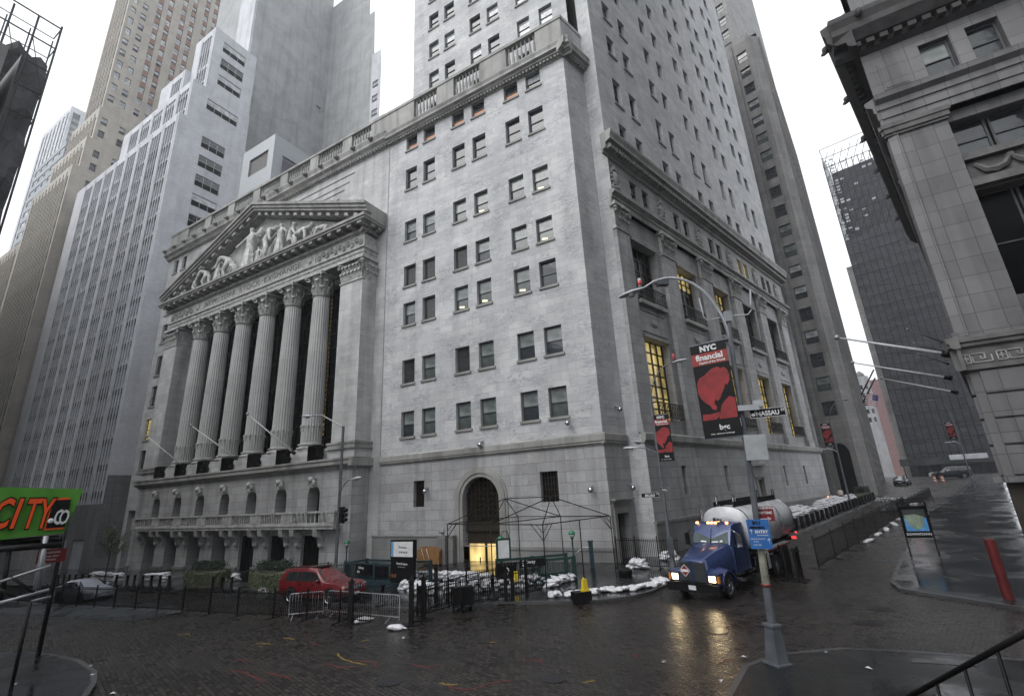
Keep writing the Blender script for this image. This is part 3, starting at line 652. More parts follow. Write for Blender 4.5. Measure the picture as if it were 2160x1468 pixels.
def text(name, s, size, mat, fr, sx, d, z, parent, ext=.02, bold=0.0, shear=0.0, align='CENTER', sxs=1.0, label=None):
    cu = bpy.data.curves.new('t', 'FONT'); cu.body = s; cu.size = size; cu.extrude = ext; cu.offset = bold; cu.shear = shear; cu.align_x = align; cu.align_y = 'CENTER'; cu.resolution_u = 2
    t = bpy.data.objects.new('t', cu)
    me = t.to_mesh().copy(); t.to_mesh_clear(); bpy.data.objects.remove(t); me.name = name
    me.materials.clear(); me.materials.append(mat)
    me.transform(Matrix.Scale(sxs, 4, (1,0,0)))
    o = bpy.data.objects.new(name, me); link(o, parent)
    # text local: x right, y up, z towards viewer ; world: right = N x up
    N = fr.N.normalized(); R = Vector((-N.y, N.x, 0)); Mx = Matrix((( R.x,0,N.x,0),(R.y,0,N.y,0),(0,1,0,0),(0,0,0,1)))
    Mx.translation = fr.P(sx, d, z)
    if parent is not None: Mx = Matrix.Translation(-wloc(parent)) @ Mx
    o.matrix_local = Mx; return o
text('inscription', 'NEW  YORK  STOCK  EXCHANGE', 1.02, M['granite'], FB, 43.0, 1.85, 31.02, fr_, .015, sxs=1.28)
# ---- pediment statues
def figure(bones, rad, name, root, loc, rot, mat, sc=1.0, extra=None):
    """one continuous skinned body: bones = {joint: (x,y,z)}, edges implied by EDG"""
    names = list(bones); idx = {n: i for i, n in enumerate(names)}
    me = bpy.data.meshes.new(name)
    ed = [(idx[a], idx[b]) for a, b in EDG if a in idx and b in idx]
    me.from_pydata([tuple(Vector(bones[n])*sc) for n in names], ed, []); me.materials.append(mat)
    o = bpy.data.objects.new(name, me); link(o, root); o.location = loc; o.rotation_euler = rot
    sk = o.modifiers.new('Skin', 'SKIN'); sk.use_smooth_shade = True
    for n in names:
        r = rad.get(n, .1)*sc; v = me.skin_vertices[0].data[idx[n]]; v.radius = (r, r); v.use_root = (n == 'pelvis')
    ss = o.modifiers.new('Subsurf', 'SUBSURF'); ss.levels = ss.render_levels = 1
    return o
EDG = [('pelvis','waist'),('waist','chest'),('chest','neck'),('neck','head'),('head','crown'),('chest','sl'),('sl','el'),('el','hl'),('chest','sr'),('sr','er'),('er','hr'),('pelvis','pl'),('pl','kl'),('kl','fl'),('fl','tl'),('pelvis','pr'),('pr','kr'),('kr','fr'),('fr','tr')]
RAD = dict(pelvis=.17,waist=.15,chest=.19,neck=.06,head=.115,crown=.09,sl=.08,el=.055,hl=.045,sr=.08,er=.055,hr=.045,pl=.11,kl=.075,fl=.05,tl=.04,pr=.11,kr=.075,fr=.05,tr=.04)
def pose(kind):
    S = dict(pelvis=(0,0,.95),waist=(0,0,1.12),chest=(0,0,1.38),neck=(0,0,1.55),head=(0,.01,1.66),crown=(0,.01,1.78),sl=(.2,0,1.45),el=(.4,.05,1.25),hl=(.6,.1,1.1),sr=(-.2,0,1.45),er=(-.4,.05,1.25),hr=(-.6,.1,1.1),
      pl=(.1,0,.88),kl=(.12,.05,.48),fl=(.12,0,.06),tl=(.12,.16,.02),pr=(-.1,0,.88),kr=(-.12,.05,.48),fr=(-.12,0,.06),tr=(-.12,.16,.02))
    if kind == 'arms': S.update(el=(.48,.05,1.3),hl=(.78,.12,1.12),er=(-.48,.05,1.3),hr=(-.78,.12,1.12))
    if kind == 'bend':   # bending over to the side (+x)
        S.update(pelvis=(-.1,0,.85),waist=(.02,0,1.0),chest=(.25,.05,1.12),neck=(.42,.08,1.14),head=(.54,.1,1.1),crown=(.63,.1,1.06),sl=(.3,.2,1.08),el=(.4,.25,.82),hl=(.5,.25,.58),sr=(.25,-.1,1.12),er=(.42,-.05,.86),hr=(.55,0,.6),pl=(-.05,.08,.8),kl=(.12,.12,.45),fl=(-.05,.1,.06),tl=(.1,.14,.03),pr=(-.15,-.05,.8),kr=(-.25,.0,.42),fr=(-.5,0,.08),tr=(-.38,.03,.03))
    if kind == 'kneel':
        S.update(pelvis=(0,0,.5),waist=(.05,0,.66),chest=(.14,.04,.9),neck=(.2,.05,1.05),head=(.25,.06,1.15),crown=(.28,.06,1.25),sl=(.28,.15,.92),el=(.45,.2,.72),hl=(.6,.2,.5),sr=(.05,-.12,.95),er=(.25,-.02,.7),hr=(.5,.05,.45),pl=(.08,.1,.45),kl=(.4,.15,.42),fl=(.38,.12,.05),tl=(.52,.14,.03),pr=(-.05,-.05,.42),kr=(.02,0,.08),fr=(-.4,0,.07),tr=(-.5,0,.04))
    if kind == 'crawl':
        S.update(pelvis=(-.45,0,.55),waist=(-.22,0,.6),chest=(.08,0,.62),neck=(.24,.02,.68),head=(.34,.03,.72),crown=(.43,.03,.76),sl=(.12,.18,.58),el=(.25,.22,.32),hl=(.3,.25,.05),sr=(.12,-.1,.58),er=(.3,-.05,.32),hr=(.42,0,.06),pl=(-.48,.12,.5),kl=(-.3,.15,.12),fl=(-.72,.12,.08),tl=(-.85,.12,.04),pr=(-.5,-.08,.5),kr=(-.72,0,.2),fr=(-1.05,0,.1),tr=(-1.15,0,.05))
    if kind == 'recline':
        S.update(pelvis=(0,0,.16),waist=(.12,0,.28),chest=(.28,.02,.45),neck=(.38,.03,.58),head=(.44,.04,.67),crown=(.48,.04,.77),sl=(.34,.2,.44),el=(.5,.22,.25),hl=(.62,.2,.06),sr=(.22,-.1,.5),er=(.1,.05,.3),hr=(-.1,.12,.28),pl=(-.06,.1,.14),kl=(-.42,.15,.3),fl=(-.75,.12,.08),tl=(-.86,.12,.08),pr=(-.06,-.06,.13),kr=(-.45,.0,.12),fr=(-.9,0,.07),tr=(-1.02,0,.07))
    return S
SK = [(59.0,1.9,'recline',-1),(56.0,2.0,'kneel',-1),(53.0,2.6,'bend',1),(50.2,2.3,'stand',1),(48.0,3.1,'bend',1),(46.2,1.9,'kneel',1),(43.3,3.45,'arms',1),(41.5,1.6,'stand',-1),(39.6,3.6,'bend',-1),(37.2,2.6,'stand',-1),(35.2,3.0,'kneel',-1),(32.4,3.2,'crawl',-1),(29.6,2.2,'crawl',1),(27.0,1.4,'recline',1)]
for u, s, k, m_ in SK:
    S = pose(k); S = {n: (p[0]*m_, p[1], p[2]) for n, p in S.items()}
    o = figure(S, RAD, 'statue', EX, FB.P(u, 2.05, 33.15)-FB.P(42.3,0,0), (0,0,FB.rot()), M['statue'], s)
    g = MB()
    if k in ('stand','arms'): 
        n_ = 24; pr_ = [(.27,0),(.23,.4),(.17,.85),(.14,1.0),(.17,1.2),(.15,1.38)]
        for (r0,z0_),(r1,z1_) in zip(pr_, pr_[1:]):
            for q_ in range(n_):
                w_ = lambda r, a, z: ((r+(.035 if a % 3 == 0 else -.015)*(1.2-z))*s*math.cos(2*PI*a/n_), (r+(.035 if a % 3 == 0 else -.015)*(1.2-z))*s*math.sin(2*PI*a/n_)*.8+.05, z*s)
                b_ = (q_+1) % n_; g.face([w_(r0,q_,z0_), w_(r0,b_,z0_), w_(r1,b_,z1_), w_(r1,q_,z1_)], smooth=True)
    if k in ('stand','arms'): solo('robe', g, M['statue'], parent=o)
g = MB(FB); g.tube([(41.4,2.3,37.3),(40.2,2.3,37.9)], [.45,.5], 12); part('carved_barrel', g, [M['statue']], EX)
for a_ in ((44.6,45.8,34.1),(48.6,49.3,34.7)): g = MB(FB); g.box(a_[0],a_[1],1.3,2.1,33.15,a_[2]); part('carved_block', g, [M['statue']], EX)
# flagpoles and balcony netting frames of the exchange
def flagpole(a, b, r, label):
    a, b = Vector(a), Vector(b); o = tag(empty('flagpole', a), label, 'flagpole', None)
    g = MB(); g.tube([(0,0,0), tuple(b-a)], [r, r*.45], 8); solo('pole', g, M['polewhite'], parent=o)
    g = MB(); g.sphere(tuple(b-a), r*1.7, 8, 6); solo('finial', g, M['galv'], parent=o)
    g = MB(); g.tube([(0,0,0), tuple((b-a)*.06)], r*1.8, 8); solo('socket', g, M['black'], parent=o); return o
M['polewhite'] = plain('off_white_pole', (.42,.42,.43), .45, 0, .15)
def onfr(x, y, fr, d):                        # photo pixel -> point on the plane at outward offset d
    P0 = fr.P(0,d,0); r = ray(x, y); return EYE+r*((P0-EYE).dot(fr.N)/r.dot(fr.N))
for (bx, by), (tx, ty), lb in (((385,982),(310,920),'white flagpole jutting from the exchange ledge, leftmost of its three'),((500,968),(403,897),'white flagpole jutting from the exchange ledge, middle of its three'),((622,957),(522,873),'white flagpole jutting from the exchange ledge by the two right columns')):
    flagpole(onfr(bx,by,FB,2.6), onfr(tx,ty,FB,5.2), .09, lb)
g = MB()
for k in range(7):
    c = 42.3-14.4+4.8*k; o = tag(empty('floodlight_cage', FB.P(c, 2.2, 8.8), FB.rot()), 'black mesh floodlight cage on the exchange ledge, '+['under the right corner pier','in the first gap from the right','in the second gap from the right','in the middle gap','in the third gap from the left','in the second gap from the left','under the left corner pier'][k], 'floodlight', 'floodlight cages between the column bases')
    g = MB(); g.box(-.6,.6,-.5,-.45,0,1.35); g.box(-.62,-.56,-.5,.35,0,1.4); g.box(.56,.62,-.5,.35,0,1.4); g.box(-.62,.62,-.5,.35,1.34,1.4); solo('cage', g, M['black'], parent=o)
    g = MB(); g.box(-1.3,-.75,.0,.3,.25,.6); g.tube([(-1.0,.15,0),(-1.0,.15,.3)], .04, 6); solo('lamp_head', g, M['black'], parent=o)
# ================================================================== background buildings
M['dkgran'] = stone('dark_grey_granite', (.165,.163,.17), (.205,.202,.206), .95, .92, (.10,.10,.10), 0, stain=.35, ms=.02, drip=.35, offset=0)
M['white'] = stone('white_glazed_brick', (.50,.51,.54), (.58,.59,.62), .5, .16, (.44,.45,.48), 0, stain=.18, ms=.008, drip=.12)
M['whitemull'] = plain('pale_aluminium_mullion', (.42,.43,.46), .5, .2, .15)
M['spandrel'] = plain('dark_spandrel_panel', (.17,.17,.20), .4, 0, .3)
M['tan'] = stone('tan_brick', (.36,.335,.295), (.42,.39,.345), .6, .2, (.31,.29,.255), 0, stain=.2, ms=.01, drip=.15)
M['tanred'] = plain('red_brown_spandrel', (.22,.135,.11), .7, 0, .2)
M['greybrick'] = stone('grey_brick', (.29,.30,.305), (.345,.35,.355), .8, .26, (.42,.43,.44), 0, stain=.25, ms=.02, drip=.2)
M['greypale'] = stone('pale_grey_brick', (.50,.51,.54), (.55,.56,.59), .8, .26, (.38,.38,.4), 0, stain=.2, ms=.012)
M['brownstone'] = stone('brown_grey_limestone', (.21,.205,.205), (.26,.255,.25), 1.6, .75, (.15,.147,.145), 0, stain=.35, ms=.02, drip=.3)
M['bluestone'] = plain('blue_grey_cladding', (.20,.22,.25), .4, .1, .15)
def corrug(name, col):
    m, nt, b, N = base(name); w = N('ShaderNodeTexWave'); w.inputs['Scale'].default_value = 1.6; w.bands_direction = 'X'
    nt.links.new(tc(nt, 'UV'), w.inputs['Vector']); nt.links.new(ramp(nt, w.outputs[0], [(.1, tuple(c*.6 for c in col)), (.6, col)]), b.inputs['Base Color'])
    b.inputs['Roughness'].default_value = .45; b.inputs['Metallic'].default_value = .3; bump(nt, b, w.outputs[0], .5, .05); return m
M['corrug'] = corrug('corrugated_metal', (.40,.42,.44))
def block(name, fr, s0, s1, dep, z0, z1, root, mat, roofm='granite', front=True, holes_f=(), holes_e=(), d0=0.0, rec=.35, extra=None, end=True):
    """a volume with a street face on fr (outward offset d0) and an end face at s0 looking back along -S"""
    mb = MB(fr); facade(mb, s0, s1, z0, z1, list(holes_f), rec, d0)
    mb.face([(s1,d0,z0),(s1,d0-dep,z0),(s1,d0-dep,z1),(s1,d0,z1)]); mb.face([(s0,d0,z1),(s1,d0,z1),(s1,d0-dep,z1),(s0,d0-dep,z1)])
    mb.face([(s0,d0-dep,z0),(s0,d0-dep,z1),(s1,d0-dep,z1),(s1,d0-dep,z0)])
    fe = Fr(fr.P(s0, 0, 0), -fr.N, -fr.S); mb.fr = fe
    if end: facade(mb, -d0, dep-d0, z0, z1, list(holes_e), rec, 0)
    if extra: extra(mb, fr, fe)
    part(name, mb, [M[mat]], root); return fe
# ---- white setback office tower
OT = tag(empty('office_tower', FB.P(76.5,0,0)), 'white brick office tower with stepped top and ribbon windows on its end wall', 'building')
wf, wi = [], []
def piers(mb, fr, fe): pass
def long_side(u0, u1, z1, d0, zb):
    hs = []; n = int((u1-u0-.6)/5.0); 
    for k in range(n):
        c = u0+2.9+5.0*k; hs.append((c-1.85, c+1.85, max(zb, 6.5), z1-1.6))
        z = 7.2 if zb < 10 else zb+1.0
        while z+2.2 < z1-1.4:
            wi.append((FB, c, z, 3.5, 2.05, random.choice(['ribbon','ribbon','pale','ribbond','ribbon']), .10-d0));  # pale upper halves paint the bright reflection along this side
            z += 3.9
    return hs
ends = []
def end_side(z1, zb, a, b, cols):
    hs = []; z = z1-4.8
    while z > zb and z > 20:
        hs.append((a, b, z, z+2.55)); ends.append(((a+b)/2, z, b-a, 2.55, cols)); z -= 4.35
    return hs
for nm, u0, u1, d0, dep, zb, z1 in (('lower_block',76.5,121.5,0,13,-3.5,77),('middle_block',76.5,105,-1.2,11.5,77,86),('upper_block',84,94,-2.4,10,86,94),('top_block',76.5,84,-3.5,9,86,102)):
    hf = long_side(u0, u1, z1, d0, zb)
    he = end_side(z1, zb, *((4.4,8.9,3) if z1 < 80 else (4.2,10.4,4) if z1 < 90 else (5.4,10.2,3))) if u0 < 80 else []
    def ex(mb, fr, fe, hf=hf, d0=d0):
        mb.fr = fr
        for a, b, c, e in hf:
            for k in range(1, 4): x = a+(b-a)*k/4; mb.box(x-.07, x+.07, d0-.14, d0+.02, c, e)
            for s in (a-.35, b+.35): mb.box(s-.22, s+.22, d0, d0+.07, c-2, e+1.2)
        mb.fr = fe
    block(nm, FB, u0, u1, dep, zb, z1, OT, 'white', holes_f=hf, holes_e=he, d0=d0, rec=.16, extra=ex)
    g = MB(FB)
    for a, b, c, e in hf: g.face([(b,d0-.155,c),(a,d0-.155,c),(a,d0-.155,e),(b,d0-.155,e)])
    part('spandrel_strips', g, [M['spandrel']], OT)
FE = Fr(FB.P(76.5,0,0), -NB, -BD)
add_windows(OT, wi, 100, sill=False, cols=4, fm='framelt', rows=2, fw=.04)
g = MB(FB); facade(g, 76.45, 121.5, -3.5, 6.4, [(80,84,-3.5,1.5),(86,89,-3.5,1.5),(92,96,-3.5,1.5)], .6, .15); g.fr = FE; facade(g, -.15, 13, -3.5, 10.4, [], .1, .05); part('stone_base', g, [M['dkgran']], OT)
for s, z, w, h, cols in ends:
    add_windows(OT, [(FE, s, z, w-.05, h-.05, random.choice(['ribbon','ribbond','ribbon','ribbond']), .12)], 100, sill=False, name='ribbon_window', cols=cols, fm='whitemull', rows=2, fw=.05)
# ---- tan brick skyscraper
TT = tag(empty('brick_skyscraper', FB.P(125,0,0)), 'tall tan brick skyscraper with stepped wings behind the white office tower', 'building')
FT = Fr(FB.P(125,0,0), -NB, -BD); tw = []
def tan_long(u0, u1, zb, z1, d0, step=2.1):
    hs = []; u = u0+1.4
    while u < u1-.8:
        hs.append((u-.45, u+.45, zb+1, z1-3)); z = max(zb, 4)+1.5
        while z < z1-5: tw.append((FB, u, z, .88, 2.0, random.choice(['dark','dark','blind']), .14-d0)); z += 3.95
        u += step
    return hs
def ribs(mb, fr, fe, hf, d0):
    mb.fr = fr
    for a, b, c, e in hf: mb.box(b+.35, b+.75, d0, d0+.14, c, e+1.5)
for nm, u0, u1, d0, dep, zb, z1, ncol in (('street_wing',125,150,1.2,20,-3.5,86,1),('far_wing',150,215,1.2,20,-3.5,73,0),('middle_wing',125,146,0,20,86,95,1),('upper_wing',125,142,-1.0,26,95,105,2),('tower_shaft',125,137,-1.4,34,105,175,0)):
    hf = tan_long(u0, u1, zb, z1, d0); he = []
    if nm != 'far_wing':
        cols = [2.6,5.1,8.3,10.8,14.2,16.7,20.1,22.6,26.0,28.5] if nm == 'tower_shaft' else [2.4,6.3,9.8,13.4,17]
        z = z1-4
        while z > max(zb, 30):
            for c in cols:
                if -d0+.9 < c < dep-d0-.9: he.append(hole(c, z-1.0, 1.3, 2.1)); tw.append((FT, c, z-1.0, 1.26, 2.06, random.choice(['allpale','allpale','pale']) if nm == 'tower_shaft' else random.choice(['pale','dark']), .25))
            z -= 3.9
    def ex(mb, fr, fe, hf=hf, d0=d0): ribs(mb, fr, fe, hf, d0); mb.fr = fe
    block(nm, FB, u0, u1, dep, zb, z1, TT, 'tan', holes_f=hf, holes_e=he, d0=d0, extra=ex)
    if hf:
        g = MB(FB)
        for a, b, c, e in hf: g.face([(b,d0-.2,c),(a,d0-.2,c),(a,d0-.2,e),(b,d0-.2,e)])
        part('brick_strips', g, [M['tanred']], TT)
g = MB(FT)
for s in (8.3,14.2,20.1,26.0):
    for zz in range(15):
        z = 171-3.9*zz; g.box(s-.65, s+.65, .0, .03, z-2.8, z-1.05); g.box(s+1.85, s+3.15, .0, .03, z-2.8, z-1.05)
tag(part('brick_panels', g, [M['tanred']], TT), kind='stuff')
add_windows(TT, tw, 100, sill=False, fm='framelt', fw=.05)
# ---- grey blank brick tower behind the exchange
Pg = polar(-34.3, 105); FG = Fr(Pg, -NB, -BD); FG2 = Fr(Pg-NB*21.4, -BD, NB)
GT = tag(empty('brick_tower', Pg), 'blank grey brick tower rising behind the exchange roof', 'building')
mb = MB(FG); facade(mb, 0, 21.4, 30, 170, [(18.6,20.0,107,109)], .4, back=0); mb.fr = FG2; facade(mb, 0, 18, 30, 134, [], .1); facade(mb, 0, 15.5, 134, 148, [], .1); mb.face([(18,0,30),(8,-9.5,30),(8,-9.5,134),(18,0,134)]); mb.face([(15.5,0,134),(7,-8,134),(7,-8,148),(15.5,0,148)]); mb.face([(0,0,134),(18,0,134),(8,-9.5,134),(0,-9.5,134)])
mb.fr = Fr(Pg, BD, NB); mb.face([(0,0,30),(0,0,170),(20,0,170),(20,0,30)])
part('wall', mb, [M['greybrick']], GT)
mb = MB(Fr(Pg, BD, NB)); mb.box(.2, 7, -1.2, .6, 60, 165); part('pale_shaft', mb, [M['greypale']], GT)
mb = MB(FG2); hh = [(19.4,22.9,z,z+2.2) for z in (78,82.6,87.2,91.8)]+[(18.6,20.6,z,z+2.2) for z in (97,101.6,106.2)]
facade(mb, 18.0, 23.4, 60, 96, [h for h in hh if h[2] < 95], .3, .2); facade(mb, 18.0, 21.2, 96, 118, [h for h in hh if h[2] > 95], .3, .2)
mb.face([(23.4,.2,60),(18.4,-4.8,60),(18.4,-4.8,96),(23.4,.2,96)]); mb.face([(21.2,.2,96),(17.2,-3.8,96),(17.2,-3.8,118),(21.2,.2,118)]); part('stepped_wing', mb, [M['greypale']], GT)
add_windows(GT, [(FG2, (a+b)/2, c, b-a-.05, 2.15, 'pale', .05) for a, b, c, e in hh], 100, sill=False, cols=3, fm='whitemull')
# ---- metal plant room standing on the exchange roof
Pm = polar(-30.4, 76); FM = Fr(Pm, -NB, -BD)
PR = tag(empty('rooftop_plant_room', Pm+Zv*44), 'corrugated metal plant room with louvred openings on the exchange roof', 'plant room')
mb = MB(FM); facade(mb, 0, 12, 44, 65.5, [(1.6,9.5,49,62.2)], .3, back=0); mb.fr = Fr(Pm, BD, NB); facade(mb, 0, 9, 44, 65.5, [(1.5,6.8,59.5,63),(.8,6,50,53.5)], .3, back=0)
mb.face([(0,0,65.5),(9,0,65.5),(9,-12,65.5),(0,-12,65.5)]); mb.face([(9,0,44),(9,-12,44),(9,-12,65.5),(9,0,65.5)]); part('cladding', mb, [M['corrug']], PR)
g = MB(FM)
for r in range(4):
    for c in range(3):
        a, z = 1.7+2.6*c, 49.2+3.25*r
        for k in range(9): g.face([(a+2.45,-.1,z+.33*k),(a,-.1,z+.33*k),(a,-.28,z+.33*k+.3),(a+2.45,-.28,z+.33*k+.3)])
        g.box(a-.12, a, -.2, .04, z, z+3.1); g.box(a, a+2.5, -.2, .04, z-.15, z)
part('louvre', g, [M['whitemull']], PR)
g = MB(FM); g.box(1.6,9.5,-.35,-.31,49,62.2); g.fr = Fr(Pm, BD, NB); g.box(1.5,6.8,-.29,-.25,59.5,63); g.box(.8,6,-.29,-.25,50,53.5); part('louvre_backing', g, [M['louvre']], PR)
# ---- ribbon-window block and striped tower far down Broad Street
def simple(name, label, az, D, u1, dep, z1, mat, wins, zb=40, w=4.2, st=6.0, vh=2.2, fl=4.2, cols=3, kind=('pale','allpale'), S=BD, N=NB, cap=60):
    P = polar(az, D); fr = Fr(P, S, N); r = tag(empty(name, P), label, 'building'); hs, it = [], []
    def grid(f, L):
        hh = []; s = st/2
        while s < L-w/2:
            z = zb
            while z+vh < z1-1: hh.append(hole(s, z, w, vh)); it.append((f, s, z, w-.05, vh-.05, random.choice(kind), .2)); z += fl
            s += st
        return hh
    fe = Fr(P, -N, -S)
    block('wall', fr, 0, u1, dep, -3.5, z1, r, mat, holes_f=grid(fr, u1), holes_e=grid(fe, dep), rec=.3)
    add_windows(r, it, cap, sill=False, cols=cols, fm='framelt'); return r
simple('ribbon_window_block', 'blue grey office block with ribbon windows beside the tan skyscraper', -48.6, 215, 30, 24, 138, 'bluestone', 1, zb=60, w=5.2, st=5.8, fl=4.6)
r = simple('striped_tower', 'pale tower with dark vertical glass stripes at the far left', -48.9, 300, 40, 40, 212, 'greypale', 1, zb=120, w=3.0, st=5.4, vh=3.6, fl=3.7, cols=2, kind=('dark','green','blind'), cap=100)
# ---- limestone skyscraper at the far end of Wall Street
IV = tag(empty('limestone_skyscraper', FW.P(60,0,0)), 'brown grey limestone skyscraper with fluted bays beyond the corner tower', 'building')
FI1 = Fr(FW.P(60,3.0,0), -NW, -WD)              # east face, s grows away from the street
PA, PB = FW.P(61.5,4.2,0), FW.P(112,-3.0,0); SD = (PB-PA).normalized(); FI2 = Fr(PA, SD, Vector((SD.y,-SD.x,0)))
IVW = []
def ivgrid(fr, cols, w, z0, z1, rec=.3, kinds_=('dark','dark','pale','green')):
    hs = []
    for s in cols:
        z = z0
        while z+2.4 < z1: hs.append(hole(s, z, w, 2.3)); IVW.append((fr, s, z, w-.04, 2.26, random.choice(kinds_), rec)); z += 4.0
    return hs
mb = MB(FI1); facade(mb, 0, 17, -1, 92, ivgrid(FI1, [1.9,5.6,9.3,13], 1.9, 14, 90), .45)

for s in (0.2,3.7,7.4,11.1,14.8): mb.box(s-.35, s+.35, 0, .35, 0, 91)
mb.fr = Fr(FW.P(60,3.0,0), (PA-FW.P(60,3.0,0)).normalized(), Vector((-.95,-.3,0)).normalized())
L1 = (PA-FW.P(60,3.0,0)).length
FI3 = Fr(FW.P(60,3.0,0), (PA-FW.P(60,3.0,0)).normalized(), Vector(((PA-FW.P(60,3.0,0)).normalized().y, -(PA-FW.P(60,3.0,0)).normalized().x, 0)))
mb.fr = FI3; facade(mb, 0, L1, -1, 91, [], .1)
mb.fr = FI2; LL = (PB-PA).length
facade(mb, 0, LL, -1, 92, ivgrid(FI2, [2.2+2.6*k for k in range(18)], 1.4, 16, 90), .5)
for k in range(19): mb.box(.8+2.6*k, 1.25+2.6*k, 0, .45, 0, 91.5)
mb.face([(0,0,92),(LL,0,92),(LL,-14,92),(0,-14,92)]); mb.face([(LL,0,-1),(LL,-14,-1),(LL,-14,92),(LL,0,92)])
part('wall', mb, [M['brownstone']], IV)
FI4 = Fr(FW.P(68,-1.0,0), -NW, -WD); mb = MB(FI4); facade(mb, 0, 16, 92, 150, ivgrid(FI4, [1.7,5.0,8.3,11.6], 1.6, 94, 146), .45); mb.face([(0,0,92),(0,0,150),(0,-30,150),(0,-30,92)])
for s in (.3,3.4,6.7,10): mb.box(s-.3, s+.3, 0, .4, 92, 149)
part('upper_tower', mb, [M['brownstone']], IV)
add_windows(IV, IVW, 100, sill=False)
g = MB(FI1); g.box(.7,2.9,-.05,.05,.5,8.5); g.slabx([(.7,8.5),(2.9,8.5),(2.5,9.4),(1.8,9.8),(1.1,9.4)], -.05, .05); part('arched_entrance', g, [M['black']], IV)
# far buildings at the end of the street
M['net'] = None
def netmat(name, c1, c2, sc=(1,1,1)):
    m, nt, b, N = base(name); o = tc(nt)
    f = noise(nt, mapping(nt, o, sc), 1.2, 6, 1.2, .65); nt.links.new(ramp(nt, f, [(.35, c1), (.62, c2)]), b.inputs['Base Color'])
    b.inputs['Roughness'].default_value = .75; bump(nt, b, f, .9, .3); return m
M['net'] = netmat('dark_debris_netting', (.008,.010,.012), (.035,.038,.042), (.25,.25,.12))
M['net2'] = netmat('charcoal_scaffold_netting', (.02,.022,.028), (.055,.057,.068), (.2,.2,.4))
M['sheer'] = plain('pale_sheeting', (.42,.43,.46), .6, 0, .3, .4)
P1, P2 = polar(38.6, 192), polar(44.2, 192); SD = (P2-P1).normalized(); FS = Fr(P1, SD, Vector((SD.y,-SD.x,0)))
if FS.N.dot(P1) > 0: FS = Fr(P1, SD, -FS.N)
ST = tag(empty('scaffolded_tower', P1), 'dark netted tower wrapped in scaffolding at the end of the street', 'building'); LS = (P2-P1).length
mb = MB(FS); mb.box(0, LS, -22, 0, 3, 84); mb.box(1.5, LS, -20, -1.5, 84, 112)
part('netted_core', mb, [M['net2']], ST)
g = MB(FS)
for k in range(12): s = LS*k/11; g.box(s-.12, s+.12, .5, .75, 3, 116-(k*.25)); g.box(s-.06, s+.06, -6, -5.88, 84, 115)
for k in range(30): z = 6+4*k; g.box(0, LS, .6, .78, z-.08, z+.08); g.box(0,.2,-22,.7,z-.08,z+.08)
for k in range(6): g.box(-.1, .1, -22+4*k, -21.8+4*k, 3, 120)
for k in range(8):
    for j in range(6):
        a, z = LS*k/8, 84+6*j; g.tube([(a,.7,z),(a+LS/8,.7,z+6)], .09, 4)
part('scaffold_frame', g, [M['black']], ST)
g = MB(FS)
for k in range(11):
    for j in range(26):
        z = 84+1.3*j
        if random.random() < (.55 if k < 2 else .08 if k < 8 else .12): g.box(LS*k/11+.3, LS*(k+.8)/11, .1, .2, z, z+.5+.4*random.random())
g.box(0, 1.0, -20, .1, 84, 116)
part('pale_sheeting', g, [M['sheer']], ST)
g = MB(FS); g.box(-2, LS+3, .8, 4, 6.6, 8.6); 
for k in range(9): g.box(-1.5+2.9*k, -1.2+2.9*k, 3.5, 3.8, 3, 6.6)
part('sidewalk_shed', g, [M['net']], ST)
g = MB(FS); g.box(9.5, 17.5, 4.0, 4.1, 7.6, 9.0); sg = part('shed_sign', g, [M['sheer']], ST)
g = MB(FS); g.box(-1.9, -.2, -14, -2, 0, 75); tag(part('narrow_brick_building', g, [M['brownstone']]), 'narrow brown stone building squeezed left of the netted tower', 'building')
PK = tag(empty('pale_building', polar(36.3, 230)), 'small pale building with a pink side wall far down the street', 'building')
P1, P2 = polar(36.0, 230), polar(38.3, 230); SD = (P2-P1).normalized(); FP = Fr(P1, SD, -Vector((-SD.y,SD.x,0)) if Vector((-SD.y,SD.x,0)).dot(P1) > 0 else Vector((-SD.y,SD.x,0)))
hs = [hole(1+1.6*k, 24+3.2*j, .8, 1.8) for k in range(3) for j in range(5)]
mb = MB(FP); facade(mb, 0, 5.5, 2, 42, hs, .4, back=None); mb.box(0, 5.5, -9, -.42, 2, 42); part('wall', mb, [M['greypale']], PK)
mb = MB(FP); mb.box(5.5, 8.4, -8, .3, 2, 40); part('pink_wall', mb, [plain('pink_render', (.34,.21,.21), .8)], PK)
mb = MB(FP); mb.lathe([(1.6,0),(1.6,1.2),(.4,2.6)], (3,-3,42), 8); part('roof_tank', mb, [M['brownstone']], PK)
g = MB(FP)
for h in hs: g.face([(h[1],-.3,h[2]),(h[0],-.3,h[2]),(h[0],-.3,h[3]),(h[1],-.3,h[3])])
part('window', g, [M['glassdk']], PK)
# ---- netted scaffolding tower at the left edge
P1 = polar(-51.2, 88); FN = Fr(P1, BD, -NB); FN2 = Fr(P1, NB, -BD)
NT = tag(empty('netted_scaffold_building', P1), 'building at the left edge wrapped in torn black netting and scaffolding', 'building')
mb = MB(FN2)
n, k = 26, 44
for a in range(n):
    for b in range(k):
        def q(i, j):
            zt = 71+1.3*math.sin(i*.5)+.8*math.sin(i*1.9)-.25*i; z = -3+(zt+3)*j/k
            return (i*.9, .5*math.sin(i*1.1+j*.8)+.35*math.sin(j*1.7-i*.6), z)
        mb.face([q(a+1,b), q(a,b), q(a,b+1), q(a+1,b+1)])
mb.box(0, 24, -18, -1.2, -3, 66); part('netting', mb, [M['net']], NT)
g = MB(FN2)
for a in range(9):
    s = a*2.6; g.tube([(s,1.0,40),(s,1.0,78-.5*(a%3))], .13, 5, smooth=False); g.tube([(s,-2.0,56),(s,-2.0,77)], .09, 5, smooth=False)
